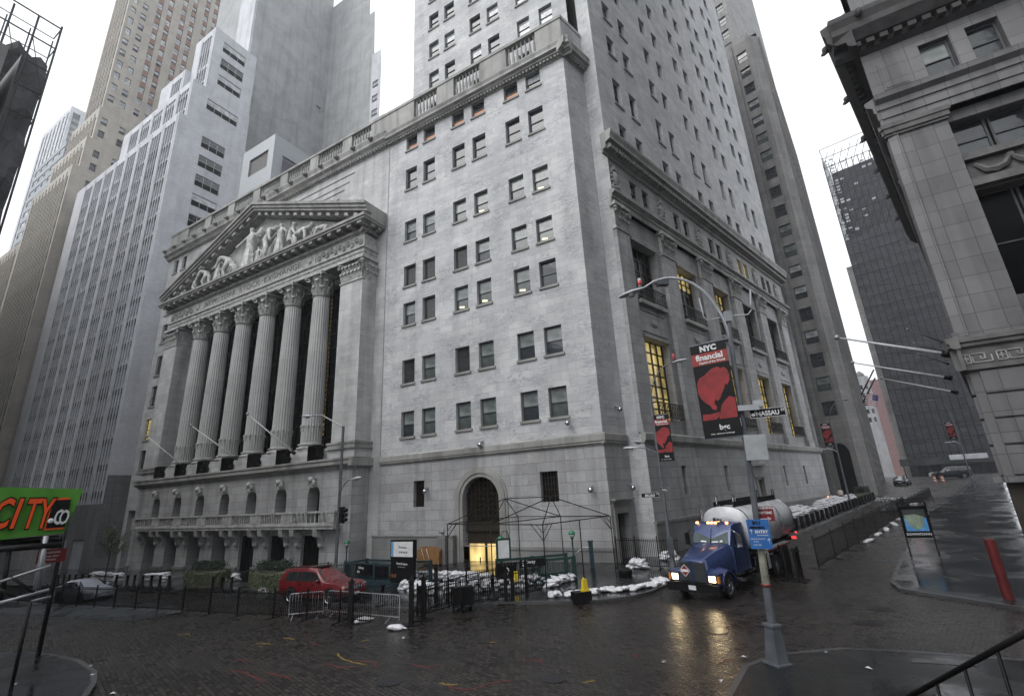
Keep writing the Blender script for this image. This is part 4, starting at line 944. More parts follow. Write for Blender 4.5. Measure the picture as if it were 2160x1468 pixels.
for z in (60, 64.5, 69, 73.5, 77.5): g.tube([(0,1.0,z),(21,1.0,z)], .12, 5, smooth=False); g.tube([(0,-2,z),(21,-2,z)], .08, 5, smooth=False); g.tube([(0,1,z),(0,-2,z)], .08, 5, smooth=False)
for a in range(6): g.tube([(a*2.6,1.0,64.5),(a*2.6+2.6,1.0,73.5)], .06, 4, smooth=False)
part('scaffold_pole', g, [M['black']], NT)
# ================================================================== right-hand bank building
PR0 = polar(44.4, 30); aw = math.radians(44.7); WS = Vector((math.sin(aw), math.cos(aw), 0)); WN = Vector((-WS.y,WS.x,0))
FR = Fr(PR0, -BD, -NB*-1 if False else Vector((-BD.y, BD.x, 0)))
if FR.N.dot(EYE-PR0) < 0: FR = Fr(PR0, -BD, -FR.N)
FRW = Fr(PR0, WS, WN)
BK = tag(empty('bank_building', PR0), 'dark granite bank with giant pilasters, a Greek key band and a deep cornice', 'building')
M['dktrim'] = plain('weathered_dark_trim', (.12,.118,.118), .7, 0, .35, 1.5)
M['dkcorn'] = plain('sooty_cornice', (.055,.054,.055), .8, 0, .35, 1.5)
wR = []
def bank_face(fr, L, bays, mb):
    hs = []
    for c in bays: hs += [(c-1.6, c+1.6, 12.6, 18.2), (c-1.6, c+1.6, 20.2, 22.4)]
    facade(mb, 0, L, 9.3, 23.0, hs, .7, d=-.45)
    return hs
mb = MB(FR); bay = [4.2+5.7*k for k in range(5)]
hA = bank_face(FR, 30, bay, mb); hT = [hole(s, 25.1, 1.3, 2.2) for k in range(5) for s in (3.1+5.7*k, 5.05+5.7*k)]
facade(mb, 0, 30, 24.9, 28.2, hT, .45); facade(mb, 0.3, 30, 30.2, 150, [hole(s, z, 1.4, 2.4) for s in (3.1,5.0,8.8,10.7) for z in (32,36.5,41)], .5, back=0)
facade(mb, 0, 30, 3.9, 9.3, [], .1)
mb.fr = FRW; bayw = [5.2+5.7*k for k in range(5)]
hB = bank_face(FRW, 33, bayw, mb); facade(mb, 0, 33, 24.9, 28.2, [], .3); facade(mb, .3, 33, 30.2, 150, [], .3); facade(mb, 0, 33, 0, 9.3, [], .3)
mb.face([(33,0,0),(33,0,150),(33,-12,150),(33,-12,0)]); part('wall', mb, [M['dkgran']], BK)
g = MB(); q = [FR.P(1.8,-1.5,0), FRW.P(1.8,-1.5,0), FRW.P(32.5,-1.5,0), FRW.P(32.5,-11,0), FR.P(29,-12,0), FR.P(29,-1.5,0)]; g.prism([(p.x,p.y) for p in q][::-1], -1, 149); part('dark_core', g, [M['black']], BK)  # unseen dark core added to stop sky showing through the bank
for fr, bb, L in ((FR, bay, 30), (FRW, bayw, 33)):
    xs = [1.25] + [c+2.85 for c in bb]
    for i, c in enumerate(xs):
        g = MB(fr); hw_ = 1.25 if i == 0 else 1.05; g.box(c-hw_, c+hw_, -.44, .0 if i == 0 else .06, 10.9, 22.6)
        g.box(c-hw_-.08, c+hw_+.08, -.44, .12, 10.9, 11.15)
        pp = part('pilaster', g, [M['dkgran']], BK)
        g = MB(fr); g.box(c-hw_-.06, c+hw_+.06, -.4, .12, 22.35, 22.5); g.box(c-hw_-.12, c+hw_+.12, -.4, .2, 22.5, 22.8); g.box(c-hw_-.2, c+hw_+.2, -.4, .26, 22.8, 23.05); part('capital', g, [M['dktrim']], pp)
    g = MB(fr); mould(g, -.1, L, 0, [(.05,23.05),(.05,23.5),(.12,23.5),(.12,24.0),(.2,24.05),(.2,24.4),(.45,24.6),(.5,24.9),(.0,25.0)]); part('entablature', g, [M['dkgran']], BK)
    g = MB(fr); mould(g, -1.2, L+1, 0, [(.05,28.0),(.3,28.2),(.35,28.5),(.75,28.6),(1.15,29.1),(1.15,29.5),(1.3,29.9),(1.3,30.2),(0,30.4)])
    for k in range(int(L/.62)): x = -.3+.62*k; g.box(x, x+.36, .3, .72, 28.22, 28.5)
    cr = part('cornice', g, [M['dkcorn']], BK)
    for k in range(int(L/5.7)+1):
        g = MB(fr); x = .2+5.7*k; g.sphere((x,1.35,29.9), (.2,.25,.26), 6, 5); g.sphere((x,1.5,29.7), (.12,.2,.12), 5, 4); part('lion_head', g, [M['dkcorn']], BK)
    g = MB(fr); g.box(-.42, L, 0, .2, 9.3, 9.42); g.box(-.42, L, 0, .14, 9.42, 10.3); mould(g, -.5, L, 0, [(.15,10.3),(.3,10.4),(.3,10.55),(.4,10.6),(.4,10.8),(.1,10.9)])
    gb = part('band', g, [M['dktrim']], BK)
    g = MB(fr); n = int(L/.62)
    for k in range(n):
        x = -.2+.62*k; d0, d1 = .14, .18; z0, z1, t = 9.6, 10.14, .05
        def bar(a, b, c, e): g.box(x+a*.56, x+b*.56, d0, d1, z0+(c-z0)*.82, z0+(e-z0)*.82)
        if k % 2 == 0:
            bar(.1,.75,z0,z0+t); bar(.1,.75,z1-t,z1); bar(.1,.1+t*1.6,z0,z1); bar(.75-t*1.6,.75,z0,z1); bar(.25,.6,z0+.24,z0+.3); bar(.38,.46,z0+.1,z1-.1)
        else:
            bar(-.3,.55,z1-t,z1); bar(.47,.55,z0+.18,z1); bar(.2,.55,z0+.18,z0+.23); bar(.2,.28,z0+.18,z0+.38); bar(-.3,-.22,z0,z1-.2); bar(-.3,.95,z0,z0+t); bar(.87,.95,z0,z1-.16)
    part('greek_key', g, [M['carve']], gb)
    g = MB(fr)
    for k, z in enumerate((4.65,5.95,7.1,8.2)): g.box(.35, L, -.02, .12, z+.03, z+(1.22,1.07,1.02,1.02)[k])
    g.box(-.1, L, 0, .35, 4.35, 4.6); part('rusticated_base', g, [M['dkgran']], BK)
    for c in bb:
        g = MB(fr); g.box(c-1.75, c+1.75, -.5, -.05, 18.3, 18.7); g.box(c-1.6, c+1.6, -.5, -.25, 18.7, 19.7); g.box(c-1.7, c+1.7, -.5, .05, 19.75, 20.1)
        for s in (-1,1): g.tube([(c+s*1.3,-.2,19.5),(c+s*1.0,-.15,19.05),(c+s*.65,-.12,18.95),(c+s*.3,-.15,19.1),(c,-.2,19.5)], [.1,.16,.2,.16,.1], 6)
        g.sphere((c,-.2,19.5), (.22,.15,.22), 6, 5); part('garland_panel', g, [M['dktrim']], BK)
    for c in bb: wR += [(fr, c-.8, 12.6, 1.5, 5.6, 'black', 1.05), (fr, c+.8, 12.6, 1.5, 5.6, 'black', 1.05), (fr, c-.8, 20.2, 1.5, 2.2, 'dark', 1.05), (fr, c+.8, 20.2, 1.5, 2.2, 'dark', 1.05)]
wR += [(FR, (h[0]+h[1])/2, h[2], 1.26, 2.16, 'blind' if i == 0 else 'dark', .35) for i, h in enumerate(hT)]
add_windows(BK, wR, 100, sill=False, fw=.1)
g = MB(FR); g.box(.55, 1.7, 0, .05, 25.25, 27.0); g.box(.65, 1.6, .05, .08, 25.35, 26.9); part('wall_panel', g, [M['dkgran']], BK)
g = MB(FR); g.box(.02, 30, -.1, .02, -1, 4.3); part('basement_wall', g, [plain('brown_polished_granite', (.05,.042,.036), .3, 0, .4, 1.0)], BK)
g = MB(FR); g.sphere((7.05, .5, 23.6), .55, 14, 10); g.tube([(7.05,.5,24.1),(7.05,.5,25.0)], .06, 6); part('globe_lamp', g, [plain('opal_globe', (.4,.4,.42), .2)], BK)
for (bx, by), (tx, ty), zb_, r_, lb in (((2005,748),(1765,712),10.6,.1,'nearest and longest of the three big flagpoles on the bank'),((2008,798),(1798,765),10.6,.085,'middle of the three big flagpoles on the bank'),((2019,828),(1860,798),10.6,.08,'lowest in view of the three big flagpoles on the bank'),
    ((1992,723),(1914,695),14.5,.06,'topmost of the three thin far flagpoles beyond the bank corner'),((1992,742),(1928,724),14.5,.05,'middle of the three thin far flagpoles beyond the bank corner'),((2000,768),(1938,746),13.0,.05,'lowest of the three thin far flagpoles beyond the bank corner')):
    d = ray(bx, by); a = EYE+d*((zb_-H)/d.z); Pn = a.xy.length
    L_ = 5.2 if r_ > .07 else 4.6
    rt = ray(tx, ty).normalized(); P0 = a+WN*0; best = None
    # the pole leans outward over the street: find the point of the view ray that lies L_ from the base, towards the street
    for k in range(400):
        p = EYE+rt*(a.length*(.5+k*.003)); e = abs((p-a).length-L_*(a.length/33)**.5)
        if best is None or e < best[0]: best = (e, p)
    flagpole(a, best[1], r_, lb)

# ---- the other sides of the crossing (outside the frame: they shade it and show in the wet ground)
def around(name, label, fr, L, dep, z1, mat):
    r = tag(empty(name, fr.P(0,0,0)), label, 'building'); hs_ = []; s = 3.0
    while s < L-2:
        z = 4.0
        while z < z1-4: hs_.append((s-1, s+1, z, z+2.6)); z += 4.6
        s += 4.6
    mb = MB(fr); facade(mb, 0, L, -4, z1, hs_, .5); mb.box(0, L, -dep, -.52, -4, z1); part('wall', mb, [M[mat]], r)
    g = MB(fr)
    for h in hs_: g.face([(h[1],-.45,h[2]),(h[0],-.45,h[2]),(h[0],-.45,h[3]),(h[1],-.45,h[3])])
    part('window', g, [M['glassdk']], r)
around('temple_hall', 'grey stone hall behind the steps from which the street is seen', Fr(FW.P(-13,27.5,0), -WD, -NW), 40, 60, 24, 'dkgran')
around('rear_shade_tower', 'unseen tall stone tower added for shade up the side street past the hall', Fr(FW.P(-8,60,0), NW, WD), 80, 30, 110, 'dkgran')  # unseen tower, added as an occluder to darken the bank front
around('corner_bank', 'low pale bank block across Broad Street outside the left edge', Fr(FB.P(22,28,0), BD, -NB), 56, 30, 30, 'brownstone')

around('side_shade_tower', 'stone office building added for shade far down the left side of Broad Street outside the frame', Fr(FB.P(104,23,0), BD, -NB), 100, 30, 78, 'brownstone')  # added out of view to keep light off the lower Broad Street walls
# ================================================================== ground
SKY, EXPO = .11, 0.62
def cobble():
    m, nt, b, N = base('wet_cobblestone'); o = tc(nt)
    v = mapping(nt, o, (1,1,1), (0,0,AW))
    br = N('ShaderNodeTexBrick'); nt.links.new(v, br.inputs['Vector']); br.inputs['Scale'].default_value = 1
    br.inputs['Brick Width'].default_value = .27; br.inputs['Row Height'].default_value = .135; br.inputs['Mortar Size'].default_value = .018; br.inputs['Mortar Smooth'].default_value = .5
    br.inputs['Color1'].default_value = (.007,.006,.0055,1); br.inputs['Color2'].default_value = (.034,.028,.025,1); br.inputs['Mortar'].default_value = (.006,.005,.0045,1)
    big = noise(nt, o, .25, 4); c = mixc(nt, 1.0, br.outputs['Color'], ramp(nt, big, [(.3, .6), (.7, 1.35)]), 'MULTIPLY'); nt.links.new(c, b.inputs['Base Color'])
    wet = ramp(nt, noise(nt, o, .35, 5, .5), [(.35, .0), (.65, .16)]); blk = ramp(nt, br.outputs['Color'], [(.008, .16), (.04, .46)])
    nt.links.new(mixc(nt, 1.0, wet, blk, 'ADD'), b.inputs['Roughness'])
    h = mixc(nt, .35, br.outputs['Fac'], noise(nt, o, 14, 3)); iv = N('ShaderNodeInvert'); nt.links.new(h, iv.inputs['Color']); bump(nt, b, iv.outputs[0], 1.0, .05)
    return m
def wetpave(name, col, bw=1.5, bh=1.5, r=(.12,.4), mort=.6):
    m, nt, b, N = base(name); o = tc(nt); v = mapping(nt, o, (1,1,1), (0,0,AW))
    br = N('ShaderNodeTexBrick'); nt.links.new(v, br.inputs['Vector']); br.inputs['Scale'].default_value = 1; br.offset = 0
    br.inputs['Brick Width'].default_value = bw; br.inputs['Row Height'].default_value = bh; br.inputs['Mortar Size'].default_value = .012
    br.inputs['Color1'].default_value = (*col, 1); br.inputs['Color2'].default_value = (*[k*1.25 for k in col], 1); br.inputs['Mortar'].default_value = (*[k*mort for k in col], 1)
    c = mixc(nt, 1.0, br.outputs['Color'], ramp(nt, noise(nt, o, .45, 5), [(.3, .65), (.7, 1.3)]), 'MULTIPLY'); nt.links.new(c, b.inputs['Base Color'])
    nt.links.new(ramp(nt, noise(nt, o, .33, 5, .8), [(.40, r[0]), (.62, r[1])]), b.inputs['Roughness']); bump(nt, b, noise(nt, o, 6, 5), .25, .02)
    return m
M['cobble'] = cobble(); M['pave'] = wetpave('wet_concrete_paving', (.011,.012,.0135), 2.2, 2.2, (.03,.32), .8); M['slabm'] = wetpave('pale_wet_slabs', (.045,.05,.056), 1.2, 1.2, (.15,.4)); M['blackpave'] = wetpave('dark_wet_paving', (.008,.0085,.0095), 2.4, 2.4, (.08,.4), .5)
M['kerb'] = wetpave('granite_kerb', (.045,.046,.048), 2.0, 9, (.2,.45))
def axis():
    a = [-400,-300,-190,-130,-100,-75]; x = -60
    while x < 130: a.append(x); x += 2.0
    return a+[140,160,190,240,300,400]
X = axis(); vs = [(x, y, gz((x, y))) for y in [q if q > -190 else q/2.2 for q in X]+[500, 600] for x in X]; n = len(X); nj = n+2
me = bpy.data.meshes.new('ground'); me.from_pydata(vs, [], [(j*n+i, j*n+i+1, (j+1)*n+i+1, (j+1)*n+i) for j in range(nj-1) for i in range(n-1)]); me.materials.append(M['cobble'])
me.polygons.foreach_set('use_smooth', [True]*len(me.polygons))
gr = bpy.data.objects.new('ground', me); C.objects.link(gr); gr['kind'] = 'structure'
def pavement(name, poly, h, mat, kerb=None, kind='structure'):
    """sheet over the sloping ground, h above it, with a vertical edge"""
    bm = bmesh.new(); vs_ = [bm.verts.new((p[0], p[1], 0)) for p in poly]; f = bm.faces.new(vs_)
    if f.normal.z < 0: f.normal_flip()
    bmesh.ops.triangulate(bm, faces=bm.faces[:])
    for d in (Vector((1,0,0)), Vector((0,1,0))):
        t = [v.co.dot(d) for v in bm.verts]; k = math.ceil(min(t)/2)*2
        while k < max(t):
            bmesh.ops.bisect_plane(bm, geom=bm.verts[:]+bm.edges[:]+bm.faces[:], dist=1e-5, plane_co=d*k, plane_no=d); k += 2
    for v in bm.verts: v.co.z = gz(v.co)+h
    bm.normal_update()
    for f in bm.faces:
        if f.normal.z < 0: f.normal_flip()
    if h > .05:
        be = [e for e in bm.edges if e.is_boundary]; r = bmesh.ops.extrude_edge_only(bm, edges=be)
        for v in r['geom']:
            if isinstance(v, bmesh.types.BMVert): v.co.z -= h+.08
    me = bpy.data.meshes.new(name); bm.to_mesh(me); bm.free(); me.materials.append(M[mat])
    o = bpy.data.objects.new(name, me); C.objects.link(o); o['kind'] = kind; return o
def curve_pts(px, off=0.0): return [at(x, y, off) for x, y in px]
# pavement round the exchange corner
CURB = curve_pts([(150,1237),(300,1250),(440,1256),(600,1268),(760,1282),(880,1290),(960,1290),(1040,1276),(1120,1274),(1200,1274),(1270,1271),(1330,1263),(1375,1252),(1405,1238)])
far = [FW.P(w_, 5.9, 0) for w_ in (6,20,40,58)]
inn = [FW.P(58,1.3,0), FW.P(3,1.3,0), FW.P(2,-.6,0), FB.P(0,-.4,0), FB.P(22,-.4,0), FB.P(23,1.6,0), FB.P(62,1.6,0), FB.P(63,-.6,0), FB.P(130,-.6,0), FB.P(130,16,0)]
pavement('pavement', [(p.x,p.y) for p in CURB+far+inn], .12, 'pave')
K = [Vector((p.x,p.y,0)) for p in CURB+far]
def strip(name, line, w0, w1, h, mat):
    L, R = [], []
    for i, p in enumerate(line):
        t = (line[min(i+1,len(line)-1)]-line[max(i-1,0)]).normalized(); nn = Vector((-t.y,t.x,0)); L.append(p+nn*w0); R.append(p+nn*w1)
    mb = MB()
    for i in range(len(line)-1):
        k = max(1, int((line[i+1]-line[i]).length/2))
        for j in range(k):
            a, b, c, d = [q.lerp(r, tt) for q, r, tt in ((L[i],L[i+1],j/k),(L[i],L[i+1],(j+1)/k),(R[i],R[i+1],(j+1)/k),(R[i],R[i+1],j/k))]
            mb.face([(p.x,p.y,gz(p)+h) for p in (d,c,b,a)])
            mb.face([(p.x,p.y,gz(p)+hh) for p, hh in ((d,h),(d,-.05),(c,-.05),(c,h))])
    return struct(name, mb, [M[mat]])
strip('kerb', K, .16, -.02, .128, 'kerb')
pavement('paved_strip', [(p.x,p.y) for p in curve_pts([(-60,1262),(-60,1292),(0,1292),(275,1311),(415,1285),(330,1272),(245,1262),(120,1256)])], .012, 'slabm')
NWC = curve_pts([(1960,1085),(1935,1135),(1905,1188),(1888,1233),(1905,1246),(1950,1254),(2040,1268),(2160,1287),(2260,1298)])
pavement('pavement', [(p.x,p.y) for p in [FW.P(110,13.4,0)]+NWC+[FR.P(30,.0,0), FR.P(0,.0,0), FRW.P(33,0,0), FRW.P(110,0,0)]], .12, 'pave')
strip('kerb', [Vector((p.x,p.y,0)) for p in [FW.P(110,13.4,0),FW.P(60,13.6,0)]+NWC], .02, -.16, .128, 'kerb')
pavement('pavement', [(p.x,p.y) for p in curve_pts([(1545,1480),(1580,1415),(1640,1392),(1780,1378),(1925,1385),(2160,1404),(2300,1415)])+[Vector((14,3,0)), Vector((3,3,0))]], .12, 'blackpave')
strip('kerb', [Vector((p.x,p.y,0)) for p in curve_pts([(1545,1480),(1580,1415),(1640,1392),(1780,1378),(1925,1385),(2160,1404),(2300,1415)])], .14, -.02, .126, 'kerb')
FL = curve_pts([(-80,1392),(40,1382),(100,1388),(160,1402),(192,1425),(190,1450),(170,1480)])
pavement('pavement', [(p.x,p.y) for p in FL]+[(-12,3),(-30,10)], .12, 'blackpave'); strip('kerb', [Vector((p.x,p.y,0)) for p in FL], .14, -.02, .126, 'kerb')
for nm, px in (('tactile_strip', [(1925,1387),(2060,1396),(2062,1404),(1922,1396)]), ('tactile_strip', [(1893,1212),(1924,1212),(1924,1224),(1886,1224)])):
    P = [at(x, y, .13) for x, y in px]; g = MB(); g.face([tuple(p) for p in P][::-1])
    tag(part(nm, g, [M['kerb']]), kind='structure')
M['iron'] = plain('cast_iron', (.03,.03,.033), .35, .6, .3, 8)
for (x, y, r), lb in zip(((822,1437,.38),(1860,1284,.42),(1510,1330,.42),(1830,1313,.42),(1170,1432,.3)), ('iron manhole cover at the bottom left of the crossing','iron manhole cover nearest the far right pavement corner','dark manhole cover in the headlight glare','manhole cover between the two lamp reflections and the pavement corner','small iron cover at the bottom centre')):
    p = at(x, y); g = MB(); g.lathe([(r,0),(r,.014),(r-.03,.018),(r-.05,.012)], (0,0,0), 24)
    for k in range(-3, 4): g.box(k*.1-.02, k*.1+.02, -r*.7, r*.7, .012, .018)
    tag(solo('manhole_cover', g, M['iron'], p), lb, 'manhole cover')
M['ypaint'] = plain('yellow_spray_paint', (.20,.13,.02), .5); M['rpaint'] = plain('red_spray_paint', (.10,.014,.014), .5)
random.seed(3)
def scribble(px, mat, w=.028):
    P = [at(x, y) for x, y in px]; L = []
    for a, b in zip(P, P[1:]):
        for t in range(4): q = a.lerp(b, t/4); L.append(Vector((q.x+random.uniform(-.05,.05), q.y+random.uniform(-.05,.05), 0)))
    o = strip('painted_marking', L, w, -w, .006, mat)
for px, mt in (([(375,1338),(392,1336),(405,1341)],'ypaint'),([(540,1357),(560,1356),(572,1361)],'ypaint'),([(545,1364),(558,1361)],'ypaint'),([(710,1378),(726,1392),(748,1398),(778,1402)],'ypaint'),([(928,1440),(945,1443),(970,1441)],'ypaint'),([(1030,1355),(1050,1352)],'ypaint'),
    ([(488,1412),(520,1420),(555,1437),(530,1450)],'rpaint'),([(690,1398),(720,1408),(765,1405)],'rpaint'),([(945,1448),(990,1455),(1035,1440),(1090,1432)],'rpaint'),([(640,1340),(660,1337)],'rpaint'),([(1720,1143),(1738,1141),(1752,1145)],'ypaint'),([(1860,1198),(1880,1192)],'ypaint'),([(1520,1400),(1545,1385)],'rpaint'),([(670,1360),(650,1352)],'rpaint'),([(755,1392),(790,1398),(800,1410)],'rpaint'),([(810,1440),(835,1431)],'ypaint'),([(600,1345),(625,1349)],'ypaint'),([(1100,1395),(1135,1390),(1150,1399)],'rpaint'),([(870,1400),(905,1408),(925,1402)],'rpaint'),([(500,1390),(540,1396)],'rpaint'),([(1230,1440),(1262,1433)],'ypaint'),([(1330,1380),(1352,1386)],'rpaint'),([(760,1352),(782,1349)],'ypaint'),([(560,1418),(600,1424),(620,1436)],'rpaint')):
    scribble(px, mt)
# ================================================================== street objects
def pl(p, off=0.0): return Vector((p.x, p.y, gz(p)+off))
def heading(v): return math.atan2(v.y, v.x)
BDI, NDI = BD.copy(), NB.copy()
# ---------------- lamps
def arc(c0, pts, r, g, mi=0, n=8): g.tube(pts, r, n, mi)
def cobra(g, p, dirv, s=1.0, mi=0, mj=1):
    """cobra-head luminaire at p pointing along dirv"""
    t = Vector(dirv).normalized(); u = Vector((-t.y,t.x,0))
    R = [(-.05,.05,.04),(.12,.09,.07),(.35,.15,.10),(.6,.14,.09),(.78,.07,.05)]
    rings = []
    for x, w_, h_ in R: rings.append([Vector(p)+t*x*s+u*w_*s*math.cos(a)+Vector((0,0,h_*s*math.sin(a)*(1 if math.sin(a)>0 else .6))) for a in [2*PI*k/10 for k in range(10)]])
    for a, b in zip(rings, rings[1:]):
        for k in range(10): g.face([a[k],a[(k+1)%10],b[(k+1)%10],b[k]], mi, smooth=True)
    g.face(rings[0][::-1], mi); g.face(rings[-1], mi)
    g.tube([Vector(p)+t*.38*s+Vector((0,0,-.03*s)), Vector(p)+t*.38*s+Vector((0,0,-.13*s))], [.14*s,.09*s], 10, mj)
M['lampgrey'] = plain('lamp_head_grey', (.36,.38,.40), .4, .2, .12); M['lens'] = plain('lamp_lens', (.25,.26,.25), .15)
M['redplastic'] = plain('red_beacon', (.55,.04,.05), .3); M['boxgrey'] = plain('grey_cabinet', (.33,.345,.36), .45, .1, .15)
M['signblack'] = plain('sign_black', (.006,.006,.007), .5, spec=.2); M['signwhite'] = plain('sign_white', (.62,.63,.64), .4, 0, .1); M['signred'] = plain('sign_red', (.16,.010,.013), .4, 0, .15)
M['signblue'] = plain('sign_blue', (.025,.12,.36), .35, 0, .12); M['bannerred'] = plain('banner_red', (.26,.022,.02), .55, 0, .2); M['pinkbull'] = plain('banner_bull_red', (.24,.014,.017), .6, 0, .3)
def lamp_arm(g, base_p, dirv, out, rise, r=.05, n=10):
    t = Vector(dirv).normalized(); P = []
    for k in range(n+1):
        a = (PI/2)*k/n; P.append(Vector(base_p)+t*out*(1-math.cos(a))+Vector((0,0,rise*math.sin(a))))
    g.tube(P, [r*(1-.35*k/n) for k in range(n+1)], 8, 0); return P[-1]
P1 = at(1640,1400,.12)
def onpost(base, x, y, push=0.0):            # point beside a post that a pixel shows, in the upright plane through the post facing us
    n_ = Vector((base.x, base.y, 0)).normalized(); r = ray(x, y); return EYE+r*((Vector((base.x,base.y,H))-EYE-n_*push).dot(n_)/r.dot(n_))
NL = tag(empty('street_lamp', P1), 'tall foreground lamp post with a big arched arm, red beacon and grey cabinet', 'street lamp')
# direction towards image left, seen square on
FD = Vector((-P1.x,-P1.y,0)).normalized(); LD = Vector((FD.y,-FD.x,0)); LD = LD if LD.x < 0 else -LD
NL.rotation_mode = 'QUATERNION'; NL.rotation_quaternion = Zv.rotation_difference(onpost(P1,1535,672)-P1)
g = MB(); g.lathe([(.37,0),(.37,.05),(.29,.06),(.20,.90),(.26,.93),(.26,.99),(.15,1.01)], (0,0,0), 4, smooth=False, a0=PI/4+.4); solo('base_box', g, M['galvp'], parent=NL)
g = MB(); g.lathe([(.115,.7),(.085,5),(.07,10.2)], (0,0,0), 8, smooth=False)
pole = solo('pole', g, M['galvp'], parent=NL)
g = MB(); tip = lamp_arm(g, (0,0,9.0), LD, 1.9, 2.9, .07, 12); tip2 = tip+LD*.75+Vector((0,0,-.25)); g.tube([tip, tip+LD*.35+Vector((0,0,-.05)), tip2], [.045,.042,.04], 8)
arm = solo('arm', g, M['galv'], parent=NL)
g = MB(); cobra(g, tip2, LD+Vector((0,0,-.22)), 1.15); solo('lamp_head', g, [M['lampgrey'], M['lens']], parent=arm)
g = MB(); b = tip2+LD*.1; g.tube([b, b+Vector((0,0,.42))], .065, 8, 0); g.tube([b+Vector((0,0,.15)), b+Vector((0,0,.32))], .07, 8, 1); solo('beacon', g, [M['lampgrey'], M['redplastic']], parent=arm)
g = MB(); c = tip+LD*.05+Vector((0,0,-.2)); g.box(c.x-.2, c.x+.2, c.y-.12, c.y+.12, c.z-.06, c.z+.12); g.box(c.x-.32, c.x-.2, c.y-.05, c.y+.05, c.z, c.z+.06); solo('traffic_camera', g, M['galvp'], parent=arm)
g = MB()
for s in (-1, 1): q = LD*s; g.tube([(0,0,10.15), tuple(q*.62+Vector((0,0,10.1))), tuple(q*.74+Vector((0,0,10.25))), tuple(q*.74+Vector((0,0,10.45)))], .022, 6); g.tube([tuple(q*.74+Vector((0,0,10.4))), tuple(q*.8+Vector((0,0,10.95)))], .03, 6)
g.box(-.1,.1,-.1,.1,9.95,10.3); solo('antenna_bracket', g, M['lampgrey'], parent=NL)
g = MB(); g.lathe([(.13,0),(.13,.06)], (0,0,3.15), 8); g.lathe([(.14,0),(.14,.06)], (0,0,1.95), 8); solo('red_band', g, M['signred'], parent=pole)
g = MB(); g.lathe([(.108,2.01),(.102,3.15)], (0,0,0), 8, smooth=False); solo('tape', g, plain('yellowed_tape', (.20,.20,.16), .5, 0, .4, 6), parent=pole)
RD = -LD
g = MB()
c = RD*.28+FD*.05; 
def rbox(g, c, hx, hy, z0, z1, ax, ay, mi=0):
    pts = [c-ax*hx-ay*hy, c+ax*hx-ay*hy, c+ax*hx+ay*hy, c-ax*hx+ay*hy]; g.prism([(p.x,p.y) for p in pts], z0, z1, mi)
rbox(g, RD*.26+FD*.16, .3, .12, 5.45, 6.2, RD, FD); solo('cabinet', g, M['boxgrey'], parent=NL)
g = MB(); rbox(g, RD*.22+FD*.1, .3, .16, 6.95, 7.12, RD, FD); rbox(g, RD*.5+FD*.1, .14, .1, 7.05, 7.25, RD, FD); solo('sensor', g, M['lampgrey'], parent=NL)
class _F: pass
def sign_frame(p, normal):
    n_ = Vector(normal).normalized(); r_ = Vector((-n_.y, n_.x, 0)); f = Fr(p, r_, n_); return f
def sign(name, cat, label, p, normal, w, h, mats, draw, t=.02, parent=None):
    """upright plate centred at p; draw(root, frame) adds lettering in (s right, d out, z up) with origin at p"""
    f = sign_frame(p, normal); o = empty(name, p, 0.0, parent)
    if parent is None: tag(o, label, cat)
    g = MB(f); g.box(-w/2, w/2, -t, 0, -h/2, h/2, 0); part('plate', g, mats, o); draw(o, f); return o
def bull(o, f, w, h, z0, mat, d=.006):
    """a large red animal shape printed on the cloth"""
    pts = [(-.47,.05),(-.46,.22),(-.38,.32),(-.22,.36),(-.1,.42),(.0,.46),(.16,.48),(.26,.44),(.33,.46),(.41,.40),(.44,.30),(.42,.20),(.34,.12),(.3,.16),(.24,.06),(.16,-.02),(.1,-.10),(.02,-.14),(-.04,-.10),(-.08,-.18),(-.02,-.24),(-.06,-.30),(-.16,-.27),(-.2,-.2),(-.32,-.14),(-.42,-.05)]
    g = MB(f); g.face([(x*w, d, z0+y*h) for x, y in pts][::-1]); g.face([(x*w, d, z0+y*h) for x, y in [(-.02,-.46),(.46,-.46),(.48,-.12),(.34,-.08),(.22,-.14),(.1,-.22)]]); g.face([(x*w, d, z0+y*h) for x, y in [(-.44,-.34),(-.24,-.36),(.0,-.33),(.06,-.38),(-.1,-.46),(-.46,-.46)]])
    part('printed_bull', g, [mat], o)
def banner(label, p, normal, w, h, small=False):
    def dr(o, f):
        g = MB(f); g.box(-w/2, w/2, 0, .004, h*.27, h*.40); part('red_band', g, [M['bannerred']], o)
        if not small or True:
            text('lettering', 'NYC', w*.22, M['signwhite'], f, 0, .006, h*.445, o, .003, .012*w)
            text('lettering', 'financial', w*.235, M['signwhite'], f, 0, .008, h*.352, o, .003, .008*w)
            text('lettering', 'Capital of the World', w*.085, M['signwhite'], f, w*.05, .008, h*.294, o, .003, .003)
            text('lettering', 'bgc', w*.2, M['signwhite'], f, w*.08, .006, -h*.40, o, .003, .006*w)
            text('lettering', 'voice . electronic brokerage', w*.055, M['signwhite'], f, 0, .006, -h*.462, o, .002, .001)
        bull(o, f, w, h*.58, -h*.05, M['pinkbull'])
        g = MB(f); g.box(-w/2-.06, w/2+.1, -.06, -.02, h/2, h/2+.05); g.box(-w/2-.06, w/2+.1, -.06, -.02, -h/2-.05, -h/2); part('rod', g, [M['galvp']], o)
    return sign('banner', 'banner', label, p, normal, w, h, [M['signblack']], dr, .01)
VN = Vector((-P1.x, -P1.y, 0)).normalized()
bc = onpost(P1,1508,820,.05)
nb = (VN+LD*.25).normalized()
banner('large black and red financial banner hanging from the foreground lamp post', bc, nb, 1.16, 3.1)
